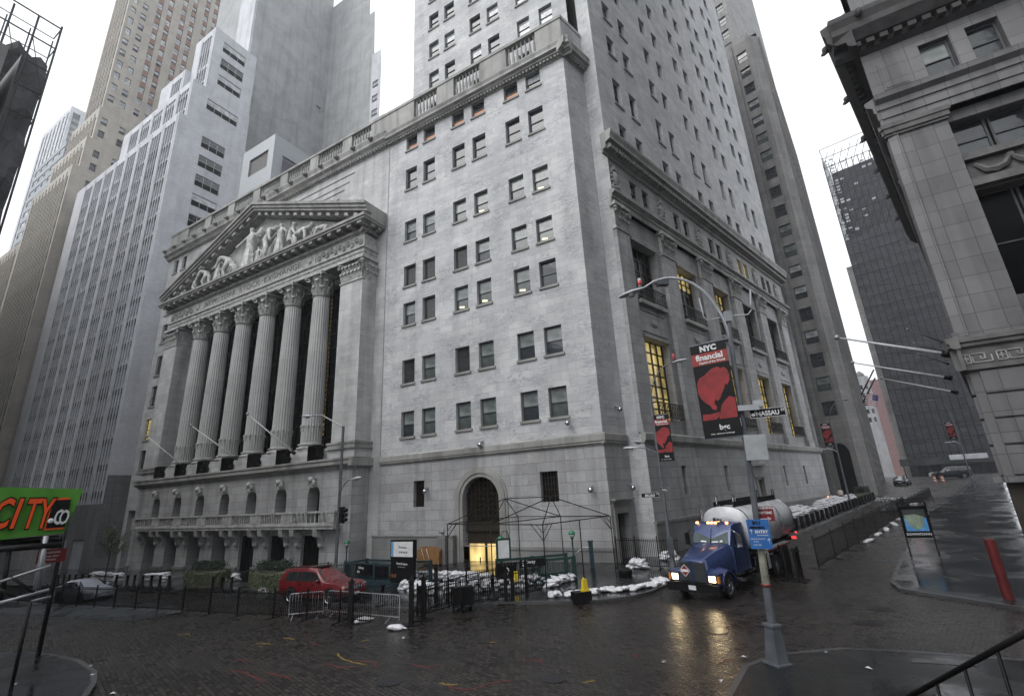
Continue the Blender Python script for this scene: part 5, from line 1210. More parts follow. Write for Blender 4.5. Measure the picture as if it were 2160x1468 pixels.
def green_sign(lbl, txt, p, normal, w, h, sup=None):
    def dr(o, f):
        text('lettering', txt, h*.72, M['signwhite'], f, (0.0*w if sup else 0), .006, -.02, o, .003, .006, sxs=.88)
        if sup: text('lettering', sup, h*.4, M['signwhite'], f, w*.43, .006, h*.16, o, .003, .003)
        g = MB(f); t = .012
        g.box(-w/2, w/2, 0, .004, h/2-t, h/2); g.box(-w/2, w/2, 0, .004, -h/2, -h/2+t); g.box(-w/2, -w/2+t, 0, .004, -h/2, h/2); g.box(w/2-t, w/2, 0, .004, -h/2, h/2); part('border', g, [M['signwhite']], o)
    return sign('street_name_sign', 'street sign', lbl, p, normal, w, h, [M['signblack']], dr)
ns = green_sign('black street name sign reading NASSAU ST on the foreground lamp post', 'NASSAU', onpost(P1,1619,870,.12), VN, .98, .27, 'ST')
g = MB(sign_frame(onpost(P1,1619,870,.12), VN)); g.tube([(-.3,.008,-.05),(-.36,.008,.05),(-.3,.008,.08)], .012, 4); g.sphere((-.4,.006,-.03), (.06,.004,.05), 8, 4); part('emblem', g, [M['signwhite']], ns)
green_sign('small street name sign reading WALL seen at an angle behind the banner foot', 'WALL', onpost(P1,1549,893,-.1), (VN+LD*1.6).normalized(), .75, .22)
def dr911(o, f):
    text('lettering', '9/11', .13, M['signblack'], f, -.03, .006, .3, o, .003, .008); text('lettering', 'MEMORIAL', .082, M['signblack'], f, -.03, .006, .175, o, .003, .006)
    text('lettering', 'ENTRY', .11, M['signwhite'], f, .06, .006, .06, o, .003, .004); text('lettering', 'Entrada Eingang', .045, M['signwhite'], f, .08, .006, -.03, o, .002, .001)
    text('lettering', 'Albany & Greenwich', .045, M['signwhite'], f, -.06, .006, -.13, o, .002, .001); text('lettering', 'Streets', .045, M['signwhite'], f, -.12, .006, -.2, o, .002, .001); text('lettering', 'Sortie  Exit', .045, M['signwhite'], f, -.1, .006, -.29, o, .002, .001)
    for s, z in ((-.2,.05),(.22,-.2)):
        g = MB(f); g.tube([(s,.006,z-.07),(s,.006,z+.07)], .009, 4); g.tube([(s-.045,.006,z+.025),(s,.006,z+.075),(s+.045,.006,z+.025)], .009, 4); part('arrow', g, [M['signwhite']], o)
sign('direction_sign', 'sign', 'bright blue 9/11 MEMORIAL ENTRY sign strapped to the foreground lamp post', onpost(P1,1602,1126,.2), VN, .58, .80, [M['signblue']], dr911)
g = MB()
def drns(o, f):
    text('lettering', 'STANDING', .10, M['signwhite'], f, 0, .006, .16, o, .003, .003); text('lettering', 'ANYTIME', .10, M['signwhite'], f, 0, .006, .02, o, .003, .003)
    g = MB(f); g.tube([(-.2,.006,-.15),(.15,.006,-.15)], .012, 4); g.tube([(.07,.006,-.1),(.16,.006,-.15),(.07,.006,-.2)], .012, 4); part('arrow', g, [M['signwhite']], o)
sign('parking_sign', 'sign', 'red no standing anytime sign behind the foreground lamp post', onpost(P1,1612,1083,-.12), VN, .52, .42, [M['signred']], drns)
# ---------------- second lamp by the corner
P2 = at(1422,1208,.12); VN2 = Vector((-P2.x,-P2.y,0)).normalized()
L2 = tag(empty('street_lamp', P2), 'lamp post before the corner door with two low lamps and one high lamp', 'street lamp')
g = MB(); g.lathe([(.22,0),(.22,.1),(.13,.7),(.13,.75)], (0,0,0), 8, smooth=False); g.lathe([(.11,.7),(.08,9.6)], (0,0,0), 8, smooth=False); solo('pole', g, M['galvp'], parent=L2)
for dv, z, o_, r_, s_ in ((RD,9.3,1.7,2.7,.95),(LD,6.2,1.15,.8,1.0),((LD+VN2*1.2).normalized(),6.55,1.1,.65,.9)):
    g = MB(); t = lamp_arm(g, (0,0,z), dv, o_, r_, .045); am = solo('arm', g, M['galvp'], parent=L2); g = MB(); cobra(g, t, dv+Vector((0,0,.05)), s_*1.1); solo('lamp_head', g, [M['lampgrey'], M['lens']], parent=am)
g = MB(); g.tube([RD*1.75+Zv*12.1, RD*1.75+Zv*12.55], .06, 8); solo('beacon', g, M['redplastic'], parent=L2)
g = MB(); g.box(-.14,.14,-.14,.14,.95,1.9); solo('control_box', g, M['galvp'], parent=L2)
banner('smaller black and red financial banner on the lamp post before the corner door', onpost(P2,1399,923,.1), (VN2+RD*-.1).normalized(), .95, 2.75)
green_sign('black street sign reading BROAD ST on the corner lamp post', 'BROAD', onpost(P2,1371,1044,.15), VN2, 1.0, .26, 'ST')
green_sign('black street sign reading WALL ST on the corner lamp post', 'WALL', onpost(P2,1402,1032,.15), (VN2+RD*.7).normalized(), .62, .24, 'ST')
# ---------------- third lamp with traffic signal on Broad Street
P3 = at(706,1232,.12)
L3 = tag(empty('street_lamp', P3), 'slim lamp post before the exchange with one high arm and a traffic signal', 'street lamp')
g = MB(); g.lathe([(.2,0),(.2,.1),(.12,.8),(.1,10.3)], (0,0,0), 8, smooth=False); solo('pole', g, M['galvp'], parent=L3)
g = MB(); g.tube([(0,0,10.2), LD*1.0+Zv*10.75, LD*2.2+Zv*11.35, LD*3.2+Zv*11.4], [.06,.055,.05,.045], 8); am = solo('arm', g, M['galv'], parent=L3); g = MB(); cobra(g, LD*3.2+Zv*11.4, LD+Vector((0,0,.05)), 1.25); solo('lamp_head', g, [M['lampgrey'], M['lens']], parent=am)
g = MB(); t = lamp_arm(g, (0,0,5.2), RD, 1.0, 1.35, .04); am = solo('arm', g, M['galvp'], parent=L3); g = MB(); cobra(g, t, RD+Vector((0,0,.1)), 1.15); solo('lamp_head', g, [M['lampgrey'], M['lens']], parent=am)
g = MB(); rbox(g, RD*.32, .15, .12, 3.75, 4.8, RD, LD.cross(Zv)); 
for k in range(3): g.tube([RD*.5+Zv*(4.0+.3*k)+Vector((0,0,0)), RD*.72+Zv*(3.96+.3*k)], [.12,.13], 10)
g.tube([(0,0,4.5), RD*.3+Zv*4.5], .03, 6); g.tube([(0,0,4.0), RD*.3+Zv*4.0], .03, 6); solo('traffic_signal', g, M['signblack'], parent=L3)
# ---------------- far lamps along Wall Street
def farlamp(p, lab, top, dv, ban=None, low=True):
    o = tag(empty('street_lamp', p), lab, 'street lamp'); g = MB(); g.lathe([(.16,0),(.1,.8),(.08,top)], (0,0,0), 8); solo('pole', g, M['galvp'], parent=o)
    g = MB(); t = lamp_arm(g, (0,0,top-.4), dv, 1.7, 2.6, .045); cobra(g, t, dv, 1.0); solo('arm', g, [M['galvp'], M['lens']], parent=o)
    if low:
        for s in (LD, (LD+VN).normalized()): g = MB(); t = lamp_arm(g, (0,0,6.0), s, 1.0, .6, .04); cobra(g, t, s, 1.0); solo('arm', g, [M['lampgrey'], M['lens']], parent=o)
    if ban: banner(ban, p+LD*.6+Zv*8.3, Vector((-p.x,-p.y,0)).normalized(), .95, 2.7)
    return o
farlamp(pl(FW.P(39.5,5.2,0),.12), 'far lamp post on the exchange pavement with a small banner and two low lamps', 10, RD, 'distant small financial banner on the far left lamp post')
farlamp(pl(FW.P(72,14.2,0),.12), 'far lamp post on the bank pavement leaning in front of the parked car', 11, LD, 'distant small financial banner beside the white shed sign')
# ---------------- fences
def fence_panel(p, q, hgt, base=True, pw=.014, ps=.118):
    """one freestanding black steel barrier section between two posts"""
    p, q = Vector(p), Vector(q); v = q-p; L = v.xy.length; a = heading(v); o = empty('barrier_panel', p, a); sl = v.z/L
    g = MB(); g.box(-.03,.03,-.03,.03,0,hgt+.02); g.lathe([(.05,0),(.0,.07)], (0,0,hgt+.02), 4); solo('post', g, M['black'], parent=o)
    g = MB()
    for z in (.14, hgt-.22): 
        g.face([(.03,-.018,z),(L-.03,-.018,z+sl*L),(L-.03,-.018,z+.04+sl*L),(.03,-.018,z+.04)]); g.face([(.03,.018,z+.04),(L-.03,.018,z+.04+sl*L),(L-.03,.018,z+sl*L),(.03,.018,z)]); g.face([(.03,-.018,z+.04),(L-.03,-.018,z+.04+sl*L),(L-.03,.018,z+.04+sl*L),(.03,.018,z+.04)])
    solo('rail', g, M['black'], parent=o)
    g = MB(); n = max(2, int(L/ps))
    for k in range(1, n): x = L*k/n; z = sl*x; g.box(x-pw, x+pw, -.01, .01, .1+z, hgt-.08+z)
    solo('pickets', g, M['black'], parent=o)
    if base: g = MB(); g.box(-.06,.06,-.42,.42,0,.025); solo('foot_plate', g, M['black'], parent=o)
    return o
def fence(pts, hgt, group, lab, **kw):
    pts = [pl(p, kw.get('off', 0)) for p in pts]; out = []
    for a, b in zip(pts, pts[1:]): o = fence_panel(a, b, hgt, pw=kw.get('pw', .014), ps=kw.get('ps', .118)); tag(o, lab, 'barrier', group); out.append(o)
    return out
FLp = [at(x, y) for x, y in [(-60,1262),(-10,1267),(37,1270),(91,1275),(125.5,1277),(160,1279),(198,1281),(239,1283),(283.5,1285.5),(331.5,1288),(383.5,1292),(440,1296),(499,1300),(575,1303),(646,1307),(715,1312),(785,1318)]]
fence(FLp, 1.28, 'black picket barriers across Broad Street', 'black picket barrier panel in the long row crossing Broad Street on the left')
FRp = [at(x, y) for x, y in [(895,1302),(947,1287),(1010,1273),(1065,1262),(1110,1255),(1150,1243)]]
fence(FRp, 1.28, 'black picket barriers by the tent frame', 'black picket barrier panel in the short row between the gate posts and the tent frame')
fence([at(880,1300), at(985,1262), at(1085,1238)], 1.28, 'inner barriers', 'black picket barrier panel in the inner row behind the carts')
rr_ = [(495,1215),(700,1115),(855,1030),(970,950),(1080,880),(1195,815),(1275,750),(1330,700),(1410,655)]
RP = [FW.P(w_, 11, 0) for w_ in (3.0,6.5,9.7,12.6,15.5,18.9,21.8,24.5,27.5,30.5,33.5)]
rf = fence(RP, 1.62, 'tall black barriers along the north side of Wall Street', 'tall black picket barrier panel in the row climbing Wall Street', pw=.007, ps=.15)
fence([FW.P(33.5,11,0), FW.P(33.8,13.2,0), FW.P(34.1,15.4,0)], 1.5, 'barriers crossing the far pavement', 'black picket barrier panel crossing the far pavement')
fence([FW.P(33.5+2.6*k,11+.0*k,0) for k in range(0,9)], 1.3, 'far barriers', 'far black barrier panel beyond the corner of the row'); 
fence([FW.P(38,6,0), FW.P(38.3,8.4,0), FW.P(38.6,10.8,0)], 1.2, 'barriers closing the roadway', 'thin black barrier panel closing the roadway near the sandbag heap')
fence([at(x, y, .12) for x, y in [(1304,1195),(1345,1197),(1393,1200),(1440,1200)]], 1.75, 'black railings before the corner door', 'black railing panel standing in front of the corner door', off=.12)
fence([at(x, y, .12) for x, y in [(690,1222),(725,1221),(760,1222)]], 1.1, 'railings behind the red car', 'black railing panel behind the red car', off=.12)
fence([at(x, y) for x, y in [(1655,1217),(1700,1222)]], 1.5, None, 'black barrier panel standing loose beside the tanker wheels')
# heavy black posts with hinged gates
def gatepost(p, lab, h=1.6, r=.09):
    o = tag(empty('gate_post', p), lab, 'gate post'); g = MB(); g.box(-r,r,-r,r,.04,h); solo('shaft', g, M['black'], parent=o); g = MB(); g.box(-r-.03,r+.03,-r-.03,r+.03,h,h+.08); g.lathe([(r,h+.08),(.03,h+.2)], (0,0,0), 4, a0=PI/4); solo('cap', g, M['black'], parent=o); g = MB(); g.box(-.4,.4,-.25,.25,0,.045); solo('foot', g, M['black'], parent=o)
for (x, y), l in (((867,1318),'heavy black gate post right of the white sandbag'),((893,1308),'heavy black gate post at the start of the right hand barrier row'),((738,1316),'black gate post just behind the steel crowd barrier'),((1068,1274),'black gate post at the end of the inner barrier row'),((1082,1272),'black gate post beside the cobbled kerb ramp'),((1112,1262),'black gate post under the tent frame'),((920,1272),'black gate post behind the right hand barrier row')): gatepost(at(x, y), l)
for (x, y), l in (((1668,1222),'left one of the folded black gates beside the tanker'),((1690,1225),'right one of the folded black gates beside the tanker')):
    p = at(x, y); o = tag(empty('folded_gate', p, AW), l, 'gate'); g = MB()
    for s in (-.35,.35): g.box(s-.05,s+.05,-.05,.05,.05,1.55)
    g.box(-.3,.3,-.03,.03,1.3,1.36); g.box(-.3,.3,-.03,.03,.2,.26)
    for k in range(7): g.box(-.27+.09*k-.012,-.27+.09*k+.012,-.012,.012,.2,1.5)
    solo('frame', g, M['black'], parent=o); g = MB(); g.box(-.5,.5,-.3,.3,0,.05); solo('foot', g, M['black'], parent=o)
def cart(p, lab):
    o = tag(empty('caster_cart', p, .3), lab, 'cart'); g = MB(); g.box(-.26,.26,-.2,.2,.3,1.02); solo('block', g, M['black'], parent=o)
    for x in (-.2,.2):
        for y in (-.15,.15): g = MB(); g.tube([(x-.03,y,.09),(x+.03,y,.09)], .09, 10); g.tube([(x,y,.1),(x,y,.32)], .03, 6); solo('caster', g, M['black'], parent=o)
cart(at(966,1290), 'left one of the two black caster weights on the barrier row'); cart(at(986,1288), 'right one of the two black caster weights on the barrier row')
# ---------------- steel crowd barriers
def crowd(p, q, lab, h=1.1):
    p, q = pl(p), pl(q); v = q-p; L = v.xy.length; o = tag(empty('crowd_barrier', p, heading(v)), lab, 'crowd barrier'); r = .02
    g = MB(); g.tube([(0,0,.12),(0,0,h-.1),(.03,0,h-.03),(.1,0,h),(L-.1,0,h),(L-.03,0,h-.03),(L,0,h-.1),(L,0,.12)], r, 8); g.tube([(0,0,.25),(L,0,.25)], r, 8); solo('frame', g, M['galv'], parent=o)
    g = MB(); n = int(L/.125)
    for k in range(1, n): g.tube([(L*k/n,0,.25),(L*k/n,0,h)], .008, 5)
    solo('bars', g, M['galv'], parent=o)
    for s in (.1*L+.05, .9*L-.05): g = MB(); g.tube([(s,-.38,.02),(s,-.05,.22),(s,.05,.22),(s,.38,.02)], r, 6); solo('foot', g, M['galv'], parent=o)
crowd(at(608,1308), at(681,1300), 'shorter steel crowd barrier with splayed feet below the red car'); crowd(at(690,1300), at(842,1312), 'longer steel crowd barrier behind the two loose sandbags')
# ---------------- bollards
def bollard_proto(kind):
    o = empty('bollard', (0,0,0)); g = MB()
    if kind == 0: g.lathe([(.22,0),(.22,.06),(.12,.16),(.09,.5),(.09,.82),(.12,.86),(.12,.92),(.0,.95)], (0,0,0), 10); solo('body', g, M['black'], parent=o); g = MB(); g.box(-.3,.3,-.3,.3,-.01,.03)
    else: g.box(-.15,.15,-.15,.15,0,.78); g.box(-.18,.18,-.18,.18,.78,.84); solo('body', g, M['black'], parent=o); g = MB(); g.box(-.24,.24,-.26,.26,-.01,.05)
    solo('foot', g, M['black'], parent=o); return o
b0 = bollard_proto(0); first = True
for i, (x, y) in enumerate([(120,1233),(132,1233),(143,1234),(156,1234),(170,1234),(184,1235),(243,1236),(266,1238),(281,1238.5),(298,1239),(317,1240),(335,1241),(354,1242),(447,1247),(466,1248),(486,1249),(1040,1262),(885,1282),(806,1276),(700,1262)]):
    o = b0 if i == 0 else copy_tree(b0); o.location = at(x, y, .12)
    tag(o, ('black bollard in the row before the exchange and the white tower' if i < 13 else 'black bollard between the two shrub planters' if i < 16 else ['black bollard inside the barrier by the right sandbag rows','black bollard behind the heavy gate posts','black bollard right of the red car','black bollard hidden behind the red car'][i-16]), 'bollard', 'bollards before the exchange' if i < 13 else 'bollards between the planters' if i < 16 else None)
b1 = bollard_proto(1)
for i in range(27):
    o = b1 if i == 0 else copy_tree(b1); o.location = pl(FW.P(9.5+1.62*i, 5.35, 0), .12); o.rotation_euler.z = AW
    tag(o, 'square black bollard in the long row climbing Wall Street', 'bollard', 'square bollards along Wall Street')
# ---------------- sandbags
def bag_mesh(seed):
    R = random.Random(seed); bm = bmesh.new(); bmesh.ops.create_grid(bm, x_segments=9, y_segments=6, size=1); nx, ny = .37, .20
    bmt = bm.copy(); JX = {}; ph = R.uniform(0, 6)
    for b_, sg in ((bm, 1), (bmt, -1)):
        for v in b_.verts:
            x, y = v.co.x, v.co.y; k_ = (round(x,3), round(y,3)); jx, jy, jz = JX.setdefault(k_, (R.uniform(-1,1), R.uniform(-1,1), R.uniform(-1,1)))
            e = max(0, (1-x**4)*(1-y**4)); h = (.10*e**.6+.010*e*math.sin(6*x+ph)+.008*e*jz)*sg
            end = 1-.30*max(0, x)**3-.12*max(0, -x)**3
            v.co = Vector((x*nx*(1-.10*y*y)+.006*jx, y*ny*end+.006*jy, h+.1-.02*x*x))
    me2 = bpy.data.meshes.new('t'); bmt.to_mesh(me2); bmt.free(); bm.from_mesh(me2)
    bmesh.ops.remove_doubles(bm, verts=bm.verts, dist=.012)
    r = bmesh.ops.create_cone(bm, segments=7, radius1=.055, radius2=.03, depth=.13, matrix=Matrix.Translation((nx+.04,R.uniform(-.03,.03),.09)) @ Matrix.Rotation(PI/2, 4, 'Y') @ Matrix.Scale(.6,4,(1,0,0)))
    for f in bm.faces: f.smooth = True
    bmesh.ops.recalc_face_normals(bm, faces=bm.faces[:])
    me = bpy.data.meshes.new('sandbag'); bm.to_mesh(me); bm.free(); bpy.data.meshes.remove(me2); return me
m_, nt_, b_, N_ = base('white_woven_sack'); o_ = tc(nt_); nt_.links.new(ramp(nt_, noise(nt_, o_, 5, 4), [(.3, (.44,.44,.46)), (.65, (.70,.70,.74))]), b_.inputs['Base Color']); b_.inputs['Roughness'].default_value = .38; b_.inputs['Subsurface Weight'].default_value = 0; bump(nt_, b_, noise(nt_, o_, 9, 4, .8), .8, .03); M['sack'] = m_
BAGS = [bag_mesh(k) for k in range(5)]
for b in BAGS: b.materials.append(M['sack'])
RB = random.Random(11); BL = []
def bag(p, rz, lab, grp, tilt=0.0, sc=1.0):
    BL.append((Vector(p), (RB.uniform(-.14,.14), tilt+RB.uniform(-.35,.05), rz), RB.choice(BAGS), lab, grp))
def bagrow(px, n, lab, grp, off=.12, rows=1, cross=True, jit=.08, world=False):
    P = px if world else [at(x, y, off) for x, y in px]; seg = [(b-a).length for a, b in zip(P, P[1:])]; T = sum(seg)
    for r in range(rows):
        for k in range(n-r):
            t = T*(k+.5+.5*r)/n; i = 0
            while i < len(seg)-1 and t > seg[i]: t -= seg[i]; i += 1
            p = P[i].lerp(P[i+1], min(1, t/seg[i])); a = heading(P[i+1]-P[i])+(PI/2 if cross else 0)+RB.uniform(-.35,.35)+(PI if RB.random() < .5 else 0)
            q = Vector((p.x+RB.uniform(-jit,jit), p.y+RB.uniform(-jit,jit), 0)); bag(Vector((q.x,q.y,gz(q)+off+.16*r)), a, lab, grp)
bagrow([(1152,1258),(1200,1256),(1262,1249),(1330,1243),(1375,1235),(1405,1226)], 25, 'white sandbag in the curved row on the kerb corner between tent and truck', 'sandbags in the curved kerb row', rows=1, jit=.14)
bagrow([(846,1240),(905,1252),(975,1250),(1040,1243),(1100,1236),(1150,1228)], 24, 'white sandbag in the front row before the subway entrances', 'sandbags in the front subway row', rows=3)
bagrow([(840,1225),(900,1222),(960,1224),(1010,1228),(1050,1232)], 18, 'white sandbag in the back row before the arched doors', 'sandbags in the back subway row', rows=3)
bagrow([(1155,1240),(1180,1230),(1212,1222)], 7, 'white sandbag heaped against the right subway railing', 'sandbags by the right railing', rows=2)
bagrow([(1328,1196),(1350,1198),(1368,1200)], 5, 'white sandbag in the small stack before the corner door', 'sandbags before the corner door', rows=3)
bagrow([(1395,1182),(1412,1180),(1432,1180)], 6, 'white sandbag in the pile behind the corner lamp post', 'sandbags behind the corner lamp', rows=3)
bagrow([(195,1212),(225,1214),(258,1217)], 12, 'white sandbag in the row under the young tree', 'sandbags under the young tree', rows=2)
bagrow([(305,1222),(330,1221),(358,1219)], 12, 'white sandbag in the row at the left end of the exchange', 'sandbags at the exchange left end', rows=3)
bagrow([(552,1248),(575,1247),(598,1244)], 8, 'white sandbag in the low heap behind the red car', 'sandbags behind the red car', rows=2)
bagrow([(482,1226),(505,1224)], 4, 'white sandbag leaning by the right shrub planter', 'sandbags by the right planter', rows=3)
for w0, w1, n, d, rw, nm in ((12.5,30,26,3.5,8,'nearest'),(31.5,44,19,3.4,7,'middle'),(45.5,51,9,3.3,5,'farthest')):
    for dd in (0, .5, 1.0): bagrow([FW.P(w0,d+dd,0), FW.P(w1,d+dd,0)], n, 'white sandbag in the '+nm+' heap behind the square bollards on Wall Street', nm+' sandbag heap on Wall Street', rows=rw-int(dd*2), world=True, cross=True)
bagrow([FW.P(34,9,0), FW.P(36.5,11,0), FW.P(38,11.4,0)], 9, 'white sandbag on top of the far barrier corner heap', 'sandbags at the far barrier corner', rows=3, world=True)
bagrow([FW.P(49,5.8,0), FW.P(49,10.5,0)], 12, 'white sandbag in the far row crossing the street', 'sandbags crossing the far street', off=0, rows=2, world=True)
bag(at(765,1312), .4, 'loose white sandbag lying just under the long crowd barrier', None); bag(at(835,1328), -.3, 'loose white sandbag lying farthest forward on the cobbles', None)
for i, w_ in enumerate((13.5,17,20,23.5,27)): bag(pl(FW.P(w_,11.4,0)), .5*i, 'flat white sandbag weighing down the tall Wall Street barriers', 'sandbags weighing down the tall barriers')
BL.sort(key=lambda b: (b[0]-EYE).length)
for p, r, me, lab, grp in BL[:296]:
    o = bpy.data.objects.new('sandbag', me); o.location = p; o.rotation_euler = r; C.objects.link(o); tag(o, lab, 'sandbag', grp)
bm = bmesh.new()
for p, r, me, lab, grp in BL[296:]:
    n0 = len(bm.verts); bm.from_mesh(me); bm.verts.ensure_lookup_table(); bmesh.ops.transform(bm, matrix=Matrix.LocRotScale(p, Vector((0,0,0)) and None or __import__('mathutils').Euler(r), None), verts=bm.verts[n0:])
me = bpy.data.meshes.new('sandbag_heap'); bm.to_mesh(me); bm.free(); me.materials.append(M['sack']); o = bpy.data.objects.new('sandbag_heap', me); C.objects.link(o)
tag(o, 'far heaps of white sandbags behind the bollards up Wall Street and across it', 'sandbags', kind='stuff')
# ---------------- tent frame
TA, TB, TC, TE = at(945,1236,.12), at(1155,1268,.0), at(1300,1215,.12), at(1088,1205,.12)
TT_ = tag(empty('tent_frame', TA), 'bare black tent frame without its cover over the right subway entrance', 'tent frame'); Zt = 2.95
Ta, Tb, Tc, Te = [Vector((p.x, p.y, 0)) for p in (TA, TB, TC, TE)]
# square the plan up
ex = (Tc-Tb).normalized(); 
corners = [Ta, Tb, Tc, Ta+(Tc-Tb)]
posts = [Ta, Ta.lerp(Tb,.5), Tb, Tb.lerp(Tc,.5), Tc, corners[3], corners[3].lerp(Tc,.5)]
for p in posts:
    q = Vector((p.x,p.y,gz(p))); g = MB(); g.tube([q, Vector((p.x,p.y,Zt+.45))], .032, 6); part('post', g, [M['black']], TT_)
zt = Zt+.45; g = MB()
def tb(a, b, r=.028): g.tube([a, b], r, 6)
V3 = lambda p, z: Vector((p.x,p.y,z))
for a, b in zip(corners, corners[1:]+corners[:1]): tb(V3(a,zt), V3(b,zt))
m1, m2 = Ta.lerp(Tb,.5), corners[3].lerp(Tc,.5); tb(V3(m1,zt), V3(m2,zt))
pk1 = (Ta+m1+m2+corners[3])/4; pk2 = (m1+Tb+Tc+m2)/4; pkz = zt+1.25
for pk, cs in ((pk1,(Ta,m1,m2,corners[3])),(pk2,(m1,Tb,Tc,m2))):
    for c in cs: tb(V3(c,zt), V3(pk,pkz))
tb(V3(pk1,pkz), V3(pk2,pkz)); part('roof_bars', g, [M['black']], TT_)
g = MB()
for c, nb_ in ((Ta,(Tb,corners[3])),(Tb,(Ta,Tc)),(Tc,(Tb,corners[3]))):
    for d in nb_: u = (d-c).normalized(); tb(V3(c,zt-.75), V3(c+u*.75,zt), .018); tb(V3(c,zt-.4), V3(c+u*.4,zt-.02), .014)
part('corner_braces', g, [M['black']], TT_)
p = at(1228,1272); o = tag(empty('weight_block', p, .4), 'black rubber weight block at the foot of the tent frame', 'weight block'); g = MB(); g.box(-.42,.0,-.25,.25,0,.5); g.box(.04,.4,-.25,.25,0,.5); solo('blocks', g, M['black'], parent=o)
M['yellow'] = plain('yellow_plastic', (.65,.48,.02), .35, 0, .12)
o = tag(empty('yellow_pump', p+Vector((.18,0,.5)), .4), 'bright yellow plastic fitting standing on the black weight block', 'fitting'); g = MB(); g.box(-.18,.18,-.12,.12,0,.09); g.slabx([(-.13,.09),(.13,.09),(.08,.42),(.02,.52),(-.1,.47)], -.09, .09); solo('body', g, M['yellow'], parent=o); g = MB(); g.tube([(.02,0,.47),(.12,0,.49),(.14,0,.3)], .025, 6); g.lathe([(.045,.47),(.045,.56)], (-.04,0,0), 8); solo('handle', g, M['yellow'], parent=o)
p = at(1320,1214,.12); g = MB(); g.lathe([(.35,0),(.4,.1),(.38,.3),(.25,.38)], (0,0,0), 10); tag(solo('black_bag', g, M['black'], p), 'round black weight bag right of the tent frame', 'bag')
# ---------------- subway entrances
M['subgreen'] = plain('subway_blue_green', (.025,.05,.06), .4, .1, .2); M['subgreen2'] = plain('subway_dark_green', (.018,.05,.042), .4, .1, .2); M['globe'] = plain('green_globe', (.02,.16,.08), .15, 0, .2); M['globew'] = plain('white_globe', (.5,.52,.52), .2); M['adblue'] = plain('advert_blue', (.12,.33,.55), .4)
def subway(c, ax, ay, L, W_, col, lab, signs, globes=(0,1)):
    """railed stair opening: ax along the long side, ay across (away from us)"""
    o = tag(empty('subway_entrance', c), lab, 'subway entrance'); f = Fr(c, ax, -ay); N0 = -ay
    g = MB(f)
    for s, d in ((0,0),(L,0),(0,-W_),(L,-W_),(L/2,0),(L/2,-W_)): g.box(s-.09,s+.09,d-.09,d+.09,0,1.28)
    part('posts', g, [col], o)
    for (s0, d0, s1, d1) in ((0,0,L,0),(0,-W_,L,-W_),(0,0,0,-W_)):
        g = MB(f); a, b = Vector((s0,d0,0)), Vector((s1,d1,0)); n = int((b-a).length/.14)
        if d0 == d1: g.box(s0,s1,d0-.05,d0+.05,1.12,1.24); g.box(s0,s1,d0-.1,d0+.1,0,.28)
        else: g.box(s0-.05,s0+.05,d1,d0,1.12,1.24); g.box(s0-.1,s0+.1,d1,d0,0,.28)
        for k in range(1, n): p = a.lerp(b, k/n); g.box(p.x-.015,p.x+.015,p.y-.015,p.y+.015,.28,1.12)
        part('railing', g, [col], o)
    g = MB(f); g.box(.1, L-.1, -W_+.1, -.1, .004, .02); part('stair_shade_sheet', g, [M['signblack']], o)  # flat black sheet painted for the shade inside the stair opening
    for k in globes:
        s = L*k; g = MB(f); g.lathe([(.06,1.28),(.045,1.5),(.045,2.1),(.07,2.15),(.1,2.25)], (s,0,0), 8); lp = part('lamp_post', g, [col], o)
        g = MB(f); g.sphere((s,0,2.42), .2, 12, 8, 0); g.lathe([(.2,2.38),(.19,2.32),(.1,2.24)], (s,0,0), 12, 1); part('globe', g, [M['globe'], M['globew']], lp)
    signs(o, f, L); return o
def sub_sign(o, f, s, d, z, w, h, txt, col=None, st=.2):
    g = MB(f); g.box(s-w/2, s+w/2, d, d+.05, z-h/2, z+h/2); pp = part('name_board', g, [M['signblack']], o)
    Nn = f.N; ff = Fr(f.P(s,d+.05,z), Vector((-Nn.y,Nn.x,0)), Nn); text('lettering', txt, st, M['signwhite'], ff, -w*.16, .006, h*.16, pp, .003, .004)
    ff2 = ff; g = MB(ff); 
    for k in range(3): g.box(-w*.4+.1*k, -w*.4+.06+.1*k, .0, .006, -h*.35, -h*.12)
    part('small_print', g, [M['signwhite']], pp)
A1, B1 = at(728,1228,.12), at(862,1240,.12); ax = (B1-A1); L = ax.length; ax.normalize(); ay = Vector((-ax.y,ax.x,0)); ay = ay if ay.y > 0 else -ay
